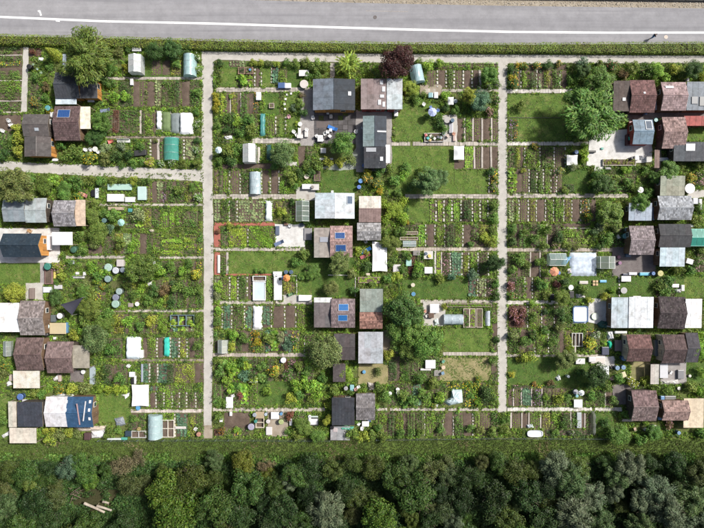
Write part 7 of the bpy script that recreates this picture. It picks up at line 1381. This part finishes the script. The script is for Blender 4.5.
# ================================================================== SHRUBS
for a in ((17, 128, 6, 'yellow'), (20, 139, 7, 'yellow'), (18, 151, 7, 'yellow'), (5, 155, 6, 'dark'), (10, 144, 6, 'mid'), (36, 78, 5, 'mid'), (50, 68, 4, 'mid'), (45, 98, 5, 'mid'), (35, 102, 5, 'olive', 'orange'), (50, 111, 4, 'gold'), (62, 146, 6, 'mid'), (75, 153, 8, 'moss'), (90, 158, 8, 'moss', 'yellow'), (105, 159, 7, 'olive'), (66, 156, 6, 'moss'),
          (126, 67, 5, 'gold'), (119, 53, 6, 'olive'), (128, 50, 4, 'dark'), (146, 47, 4, 'dark'), (188, 50, 6, 'dark'), (197, 58, 5, 'mid', 'white'), (199, 70, 4, 'mid', 'white'), (177, 64, 5, 'mid'), (104, 81, 6, 'dark'), (112, 84, 6, 'mid'), (115, 97, 7, 'bright'), (126, 97, 5, 'bright'), (198, 92, 5, 'mid'), (197, 112, 4, 'mid'), (197, 124, 5, 'mid', 'white'),
          (122, 147, 6, 'silver'), (117, 155, 7, 'dark'), (128, 156, 6, 'deep'), (106, 149, 6, 'pale'), (140, 146, 5, 'mid'), (142, 162, 4, 'mid'), (150, 163, 5, 'yellow', 'pink'), (161, 164, 4, 'mid', 'white'), (172, 163, 4, 'mid', 'white'), (183, 163, 5, 'moss'), (196, 163, 5, 'moss'), (197, 150, 4, 'mid', 'white'), (197, 140, 4, 'dark'), (133, 164, 5, 'mid'), (121, 165, 4, 'mid'), (156, 141, 3, 'olive'),
          (30, 178, 7, 'mid'), (55, 180, 7, 'bright'), (77, 183, 8, 'mid'), (90, 181, 6, 'moss'), (100, 182, 6, 'mid'), (112, 180, 5, 'moss'), (123, 180, 5, 'moss'), (134, 181, 5, 'yellow'), (146, 181, 5, 'mid'), (62, 182, 3.5, 'gold'), (80, 196, 5, 'mid', 'yellow'), (96, 205, 6, 'moss'), (103, 213, 5, 'mid'), (115, 216, 7, 'mid'), (110, 228, 6, 'blue', None), (138, 215, 7, 'pale'), (199, 197, 5, 'mid', 'white'), (180, 190, 6, 'moss'), (192, 188, 5, 'mid'),
          (80, 235, 6, 'moss'), (83, 250, 6, 'mid'), (95, 245, 6, 'olive'), (120, 243, 7, 'moss'), (131, 248, 6, 'bright'), (70, 262, 4, 'mid'), (60, 267, 6, 'yellow', 'pink'), (63, 276, 5, 'yellow'), (57, 283, 3, 'mid'), (92, 268, 7, 'bright'), (98, 276, 6, 'mid'), (97, 281, 4, 'lime'), (103, 286, 4, 'mid', 'orange'), (92, 293, 7, 'moss'), (84, 285, 7, 'olive'), (96, 304, 7, 'moss'), (107, 314, 7, 'mid'), (85, 320, 8, 'moss'),
          (160, 270, 7, 'bright'), (171, 266, 6, 'mid'), (182, 272, 6, 'bright'), (190, 264, 5, 'mid'), (197, 275, 6, 'yellow', 'yellow'), (154, 290, 7, 'dark'), (165, 290, 7, 'brown'), (176, 288, 7, 'moss'), (188, 292, 6, 'mid'), (198, 290, 6, 'moss'), (148, 300, 6, 'mid'), (160, 303, 5, 'bright'), (172, 302, 5, 'dark'), (134, 294, 6, 'mid'), (127, 286, 5, 'moss'), (148, 276, 6, 'mid'), (141, 288, 6, 'bright'),
          (115, 322, 7, 'yellow'), (128, 322, 6, 'bright'), (140, 326, 6, 'mid'), (151, 321, 6, 'yellow'), (162, 327, 5, 'bright'), (197, 320, 5, 'moss'), (197, 345, 5, 'mid'), (110, 350, 7, 'mid'), (75, 335, 6, 'yellow'), (84, 332, 6, 'bright'), (118, 378, 6, 'mid'), (60, 388, 6, 'moss', 'orange'), (72, 388, 7, 'yellow'), (86, 387, 7, 'olive'), (100, 388, 5, 'lime'), (108, 389, 5, 'lime'), (116, 389, 5, 'lime'), (124, 389, 5, 'lime'), (96, 400, 5, 'bright'), (100, 375, 6, 'moss'),
          (50, 438, 7, 'yellow'), (60, 434, 7, 'olive'), (69, 432, 6, 'yellow'), (78, 434, 5, 'olive'), (54, 430, 5, 'yellow'), (46, 430, 4, 'yellow'), (110, 433, 6, 'moss'), (118, 430, 5, 'mid'), (5, 420, 6, 'mid'), (3, 375, 6, 'olive'), (6, 366, 4, 'mid', 'orange'), (3, 410, 5, 'moss'), (134, 419, 5, 'mid'), (42, 394, 5, 'mid'), (35, 391, 6, 'moss'),
          (220, 62.5, 4.5, 'dark'), (253, 63, 4, 'yellow'), (261, 63.5, 4, 'yellow'), (269, 63.5, 4, 'olive'), (276, 64, 4, 'yellow'), (286, 63, 5, 'mid'), (295, 64, 5, 'moss'), (305, 63, 6, 'moss'), (315, 65, 7, 'moss'), (324, 66, 6, 'moss'), (318, 75, 5, 'mid'), (308, 76, 4, 'mid'), (216, 96, 4.5, 'gold'), (216.5, 103, 4.5, 'gold'), (216, 110, 4.5, 'gold'),
          (228, 118, 6, 'mid'), (238, 122, 6, 'bright'), (248, 120, 7, 'mid'), (252, 131, 7, 'moss'), (240, 133, 6, 'mid'), (226, 130, 5, 'dark'), (218, 125, 4, 'mid'), (227, 152, 8, 'moss'), (238, 150, 7, 'mid'), (232, 162, 7, 'dark'), (220, 162, 5, 'mid'), (241, 143, 5, 'moss'), (300, 104, 6, 'moss'), (294, 108, 4, 'silver'), (304, 113, 5, 'dark'), (301, 96, 4, 'brown'), (297, 124, 3, 'lime'),
          (275, 166, 5, 'mid'), (291, 178, 7, 'moss'), (300, 174, 6, 'dark'), (296, 186, 4, 'mid'), (311, 172, 5, 'dark'), (306, 165, 6, 'moss'), (318, 165, 7, 'moss'), (328, 162, 6, 'yellow'), (340, 164, 6, 'yellow'), (350, 160, 6, 'olive'), (281, 212, 6, 'yellow'), (292, 202, 4, 'deep'), (288, 218, 5, 'moss'), (306, 222, 5, 'dark'), (230, 226, 4, 'yellow'), (218, 232, 3, 'red'),
          (219, 287, 6, 'bright'), (217, 296, 5, 'pale'), (218, 310, 5, 'bright'), (218, 322, 5, 'mid'), (305, 254, 7, 'moss'), (297, 262, 6, 'mid'), (264, 271, 4, 'mid'), (256, 271, 3, 'mid'), (302, 276, 4, 'mid'), (352, 274, 6, 'olive'), (354, 290, 5, 'dark'), (366, 252, 4, 'yellow'), (358, 250, 5, 'yellow'), (366, 266, 6, 'dark'), (388, 278, 6, 'mid'), (396, 277, 6, 'yellow'), (392, 262, 6, 'mid'), (402, 270, 5, 'mid'), (372, 285, 4, 'moss'),
          (233, 335, 6, 'bright'), (245, 338, 6, 'mid'), (232, 346, 5, 'yellow'), (257, 334, 4, 'gold', 'orange'), (257, 342, 4.5, 'gold', 'orange'), (270, 338, 7, 'moss'), (281, 337, 5, 'pale'), (288, 345, 6, 'blue'), (296, 340, 5, 'mid', 'pink'), (219, 360, 5, 'moss'), (220, 372, 6, 'mid'), (232, 367, 6, 'bright'), (242, 362, 6, 'mid'), (226, 380, 6, 'bright'), (244, 376, 6, 'blue'), (236, 386, 5, 'mid'), (254, 380, 5, 'yellow', 'white'), (262, 366, 6, 'mid'), (275, 370, 7, 'yellow', 'orange'), (288, 375, 6, 'mid', 'pink'), (298, 366, 6, 'moss'), (296, 385, 7, 'bright'), (240, 395, 4, 'red', 'pink'), (268, 392, 6, 'bright'), (290, 398, 6, 'yellow'), (300, 395, 6, 'mid'), (310, 385, 8, 'bright'), (308, 370, 6, 'mid'), (318, 395, 7, 'bright'), (310, 400, 5, 'moss'), (322, 378, 6, 'mid'), (335, 390, 6, 'moss'), (222, 402, 5, 'mid'),
          (236, 430, 4, 'bright'), (222, 430, 4, 'brown', 'orange'), (219, 416, 5, 'moss'), (290, 416, 5, 'red'), (296, 434, 6, 'moss'), (288, 432, 4, 'mid'), (330, 405, 5, 'yellow'), (355, 418, 6, 'mid'), (352, 434, 7, 'moss'), (362, 436, 7, 'yellow'), (372, 434, 6, 'moss'), (383, 436, 6, 'moss'), (378, 428, 5, 'mid'), (350, 393, 4, 'mid'), (362, 392, 5, 'bright'), (378, 386, 6, 'moss'), (384, 396, 7, 'mid'),
          (388, 355, 7, 'yellow'), (396, 345, 7, 'mid'), (378, 372, 5, 'olive'), (418, 62, 5, 'moss'), (428, 66, 6, 'bright'), (440, 63, 5, 'bright'), (404, 98, 6, 'moss'), (416, 100, 6, 'mid'), (424, 95, 4, 'moss'), (445, 96, 5, 'bright'), (446, 108, 5, 'dark'), (455, 110, 5, 'mid'), (440, 122, 6, 'dark'), (444, 128, 5, 'mid'), (436, 116, 5, 'mid'), (490, 112, 5, 'brown', 'pink'), (497, 100, 4, 'mid', 'pink'), (480, 87, 3.5, 'mid', 'violet'), (489, 87, 3.5, 'mid', 'violet'), (497, 85, 3.5, 'mid', 'violet'),
          (368, 172, 5, 'gold'), (380, 172, 6, 'mid'), (368, 180, 6, 'olive', 'orange'), (376, 184, 6, 'olive', 'yellow'), (380, 192, 4, 'gold', 'orange'), (395, 180, 7, 'mid'), (404, 176, 6, 'bright'), (390, 170, 6, 'moss'), (410, 188, 6, 'dark'), (405, 168, 6, 'mid'), (398, 192, 5, 'mid'), (428, 116, 4, 'mid'), (420, 172, 5, 'moss'), (495, 178, 4, 'mid', 'orange'), (493, 187, 4, 'mid', 'pink'), (491, 172, 5, 'dark'), (385, 204, 6, 'lime'), (403, 202, 6, 'lime'), (386, 218, 6, 'lime'), (402, 218, 6, 'lime'), (407, 222, 3, 'gold', 'orange'), (400, 232, 6, 'mid'), (382, 232, 6, 'moss'), (493, 206, 6, 'moss'), (493, 218, 6, 'mid'), (484, 238, 6, 'yellow'), (492, 242, 6, 'yellow'), (492, 230, 5, 'moss'), (470, 244, 4, 'mid'),
          (418, 266, 6, 'bright'), (416, 274, 6, 'mid'), (407, 256, 5, 'mid'), (440, 278, 6, 'moss'), (452, 277, 5, 'blue'), (473, 276, 6, 'blue'), (496, 284, 5, 'mid'), (496, 296, 5, 'dark'), (444, 306, 4, 'yellow'), (497, 340, 4, 'dark'), (493, 361, 5, 'mid'), (434, 384, 7, 'moss'), (424, 394, 7, 'mid'), (440, 396, 6, 'bright'), (412, 400, 7, 'mid'), (403, 395, 6, 'moss'), (476, 386, 4, 'mid', 'yellow'), (469, 384, 4, 'mid', 'yellow'), (478, 380, 4, 'mid', 'yellow'), (453, 384, 3, 'mid', 'yellow'), (486, 395, 8, 'deep'), (478, 402, 5, 'bright'), (470, 396, 4, 'mid'), (494, 402, 5, 'moss'), (420, 380, 6, 'mid'), (434, 406, 3, 'mid', 'orange'), (492, 432, 6, 'moss'), (480, 430, 5, 'olive'), (470, 428, 5, 'mid'), (440, 430, 5, 'mid'), (400, 432, 5, 'mid'), (420, 432, 5, 'moss'), (504, 430, 5, 'moss'), (505, 420, 5, 'mid'),
          (510.5, 70, 5, 'dark'), (513, 84, 5.5, 'dark', 'orange'), (512, 79, 4.5, 'gold', 'orange'), (524, 66, 4, 'mid', 'orange'), (519, 65, 3.5, 'gold', 'orange'), (536, 66, 4, 'mid', 'orange'), (548, 66, 5, 'dark'), (559, 64, 4, 'olive', 'orange'), (583, 66, 8, 'blue'), (573, 80, 6, 'mid'), (575, 92, 7, 'mid'), (612, 66, 6, 'dark', 'red'), (600, 65, 5, 'moss'), (632, 68, 7, 'moss'), (622, 74, 6, 'brown'), (648, 72, 7, 'mid'), (674, 70, 6, 'yellow'), (682, 76, 5, 'moss'), (665, 78, 5, 'bright'), (703, 78, 6, 'yellow'), (521, 105, 6.5, 'moss'), (584, 152, 5, 'lime'), (584.5, 159, 5, 'lime'), (584, 146, 4, 'bright'), (622, 118, 4, 'lime'), (618, 125, 3, 'lime'), (573, 167, 5, 'pale'),
          (535, 146, 4, 'moss', 'orange'), (523, 171, 3, 'yellow'), (560, 171, 4, 'pale', 'yellow'), (596, 174, 7, 'mid'), (612, 180, 7, 'moss'), (628, 182, 6, 'mid'), (626, 170, 5, 'bright'), (634, 188, 6, 'moss'), (645, 170, 5, 'mid'), (648, 192, 5, 'mid'), (594, 190, 5, 'dark'), (565, 190, 4, 'moss'), (600, 226, 6, 'silver'), (593, 232, 5, 'grey'), (606, 238, 7, 'mid'), (616, 228, 6, 'olive'), (600, 246, 5, 'dark'), (620, 205, 5, 'yellow'), (588, 216, 5, 'bright', 'orange'), (544, 246, 5, 'moss'), (555, 246, 5, 'moss', 'pink'), (566, 247, 5, 'moss'), (576, 248, 4, 'olive'), (535, 238, 6, 'mid'), (512, 228, 5, 'mid'), (513, 242, 5, 'dark'), (558, 238, 6, 'deep'), (523, 234, 5, 'moss'), (548, 229, 6, 'moss'),
          (518, 258, 7, 'mid'), (512, 270, 5, 'mid'), (526, 264, 5, 'moss'), (540, 262, 6, 'mid'), (510, 285, 5, 'red', 'pink'), (511, 295, 4, 'mid', 'red'), (541, 285, 7, 'mid'), (546, 296, 5, 'moss'), (556, 284, 5, 'purple'), (564, 282, 5, 'deep'), (584, 290, 6, 'moss'), (600, 270, 4, 'grey'), (590, 300, 4, 'yellow'), (604, 297, 5, 'yellow'), (612, 291, 4, 'bright'), (660, 285, 6, 'moss'), (670, 280, 6, 'mid'), (664, 293, 6, 'mid'), (678, 270, 6, 'moss'), (690, 270, 6, 'mid'), (698, 262, 5, 'mid', 'pink'), (700, 250, 5, 'moss'), (696, 222, 7, 'moss'), (700, 235, 3, 'mid'), (698, 208, 5, 'mid'), (690, 178, 5, 'yellow', 'orange'), (700, 176, 5, 'mid', 'pink'), (699, 163, 6, 'moss'), (680, 166, 5, 'moss'), (690, 125, 4, 'mid', 'white'), (699, 125, 4, 'mid', 'white'),
          (513, 314, 6, 'red', 'pink'), (523, 313, 5, 'red', 'pink'), (519, 322, 5, 'red', 'pink'), (533, 316, 6, 'moss'), (532, 304, 4, 'bright'), (545, 312, 4, 'deep'), (559, 312, 6, 'dark'), (566, 318, 5, 'mid'), (512, 335, 6, 'olive'), (524, 342, 6, 'mid'), (534, 336, 6, 'moss'), (545, 330, 5, 'mid'), (552, 342, 6, 'mid'), (571, 348, 4, 'lime'), (560, 328, 6, 'olive'), (590, 342, 7, 'yellow', 'yellow'), (595, 335, 5, 'pale', 'white'), (528, 357, 8, 'yellow'), (519, 359, 4, 'yellow'), (512, 374, 3.5, 'yellow', 'yellow'), (534, 384, 3, 'brown', 'orange'), (550, 383, 4, 'brown'), (580, 372, 5, 'dark'), (560, 398, 6, 'yellow'), (566, 397, 5, 'mid'), (545, 397, 4, 'bright'), (592, 396, 5, 'mid'), (538, 395, 4, 'mid', 'violet'), (588, 385, 5, 'dark'), (606, 388, 5, 'moss'), (618, 378, 6, 'mid'),
          (632, 382, 6, 'yellow', 'white'), (645, 380, 6, 'yellow'), (655, 388, 6, 'moss'), (668, 390, 5, 'moss'), (692, 386, 7, 'moss'), (700, 372, 6, 'bright'), (702, 392, 6, 'bright'), (700, 335, 5, 'bright'), (612, 400, 5, 'mid'), (571, 433, 3.5, 'mid', 'violet'), (555, 432, 4, 'mid'), (563, 424, 5, 'mid'), (625, 414, 5, 'mid'), (605, 424, 5, 'dark'), (640, 440, 7, 'mid'), (668, 424, 5, 'brown', 'pink'), (645, 422, 4, 'bright'), (702, 434, 7, 'mid'),
          ): shrub(*a)
for a in ((244, 80, 6, 'bright'), (138, 215, 5, 'pale'), (231, 96, 3, 'bright'), (230, 388, 6, 'bright'), (246, 366, 6, 'lime'), (262, 378, 6, 'mid'), (104, 270, 6, 'bright'), (112, 214, 6, 'mid'), (172, 324, 5, 'lime'), (190, 324, 5, 'bright'), (440, 399, 6, 'bright'), (404, 404, 5, 'mid'), (232, 372, 6, 'bright'), (222, 364, 6, 'mid'), (318, 386, 6, 'bright'), (303, 378, 5, 'bright')): shrub(*a, big=True)
# ================================================================== GROUND COVER
weeds('weeds', 0, 47, 704, 438, .26, 'weed', 'bright', 'low fresh green weeds filling the gaps between garden beds', 1, (.7, 1.5), (.19, 1.0, -.6))
weeds('clover', 0, 47, 704, 438, .2, 'weed', 'bright', 'patches of bright green clover and herbs between the gardens', 2, (.6, 1.3), (.23, 3.3, .2))
weeds('nettles', 0, 47, 704, 438, .15, 'potato', 'dark', 'dark green nettle patches around sheds and borders', 3, (.6, 1.2), (.21, 5.2, .5))
weeds('tall_grass', 0, 47, 704, 438, .26, 'tuft', 'moss', 'tufts of tall moss green grass in the gardens', 4, (.8, 1.7), (.17, 2.1, 0))
weeds('dry_herbs', 0, 47, 704, 438, .08, 'weed', 'yellow', 'yellowish dry herbs scattered between garden beds', 5, (.6, 1.2), (.29, .4, .7))
weeds('bramble', 0, 47, 704, 438, .05, 'potato', 'olive', 'olive bramble tangles between garden plots', 6, (.8, 1.5), (.15, 4.4, .6))
weeds('meadow_grass', -40, 439, 744, 470, 0.75, 'tuft', 'sward', 'uneven grass of the meadow strip before the wood', 7, (.6, 1.2), None, False, .04, .8)
weeds('meadow_tall_grass', -40, 452, 744, 470, .5, 'tuft', 'mid', 'taller dark grass along the wood edge', 8, (1.0, 2.2), (.12, 1.4, -.4), False, .04)
weeds('dry_grass', -40, 441, 744, 466, .25, 'tuft', 'tan', 'straw coloured dry grass patches in the meadow', 9, (.7, 1.3), (.09, 2.7, 1.2), False, .04)
weeds('undergrowth', -60, 462, 770, 560, .3, 'potato', 'deep', 'dark undergrowth of ferns and nettles on the woodland floor', 10, (1.2, 2.6), None, True, .06)
weeds('undergrowth_ferns', -60, 462, 770, 560, .10, 'squash', 'dark', 'broad dark fern fronds on the woodland floor', 11, (1.0, 2.0), (.1, 2.2, 0), True, .06)
weeds('edge_grass', 204, 62, 704, 66, .4, 'tuft', 'moss', 'grass fringe along the upper gravel path edge', 12, (.5, 1.1), (.2, 1, -.3), True, .03)

for i, (a, b, c_, d) in enumerate(((200.5, 60, 204, 438), (211.5, 62, 215.5, 438), (496, 64, 499, 410), (505.8, 64, 509, 410), (0, 159, 200, 163.5), (30, 173, 200, 179))):
    weeds('path_fringe', a, b, c_, d, .55, 'tuft', 'moss', ['grass fringe beside the western gravel path on its road-block side', 'grass fringe between western gravel path and slab-path gardens', 'grass fringe between striped beds and eastern gravel path', 'grass fringe between eastern gravel path and the largest tree gardens', 'grass fringe above the curving gravel path', 'grass fringe below the curving gravel path'][i], 40 + i, (.4, .95), (.31, 1.0 + i, .1), False, .05)

def lawn_tufts(name, kind, g, per, label, seed, s, clump):
    rng = np.random.default_rng(seed); prt = []
    for x0, y0, x1, y1 in LAWNS:
        n = int((x1 - x0) * (y1 - y0) * per)
        if n < 3: continue
        px = rng.uniform(x0, x1, n); py = rng.uniform(y0, y1, n); v = np.sin(px * .5 + clump) + np.sin(py * .6 + 2 * clump) + np.sin((px - py) * .33) + rng.normal(size=n) * .6; ok = v > .5; px, py = px[ok], py[ok]
        if len(px) < 2: continue
        prt.append(scatter_arrays(kind, (px - 352) / S, (264 - py) / S, np.full(len(px), .04), rng.uniform(*s, len(px)), rng, .4))
    o = ob(name, np_mesh(name, *join(prt), 'foliage'), c=G[g], kind='stuff'); o['label'] = label; o['category'] = 'ground cover'
lawn_tufts('lawn_clover', 'weed', 'mid', .5, 'low clover patches growing in the clipped lawns', 61, (.35, .75), .4)
lawn_tufts('lawn_grass', 'tuft', 'moss', .7, 'longer grass tufts growing in the clipped lawns', 62, (.4, .8), 2.1)
lawn_tufts('lawn_straw', 'tuft', 'tan', .18, 'dry straw tufts in the clipped lawns', 63, (.4, .7), 4.0)
label_all()
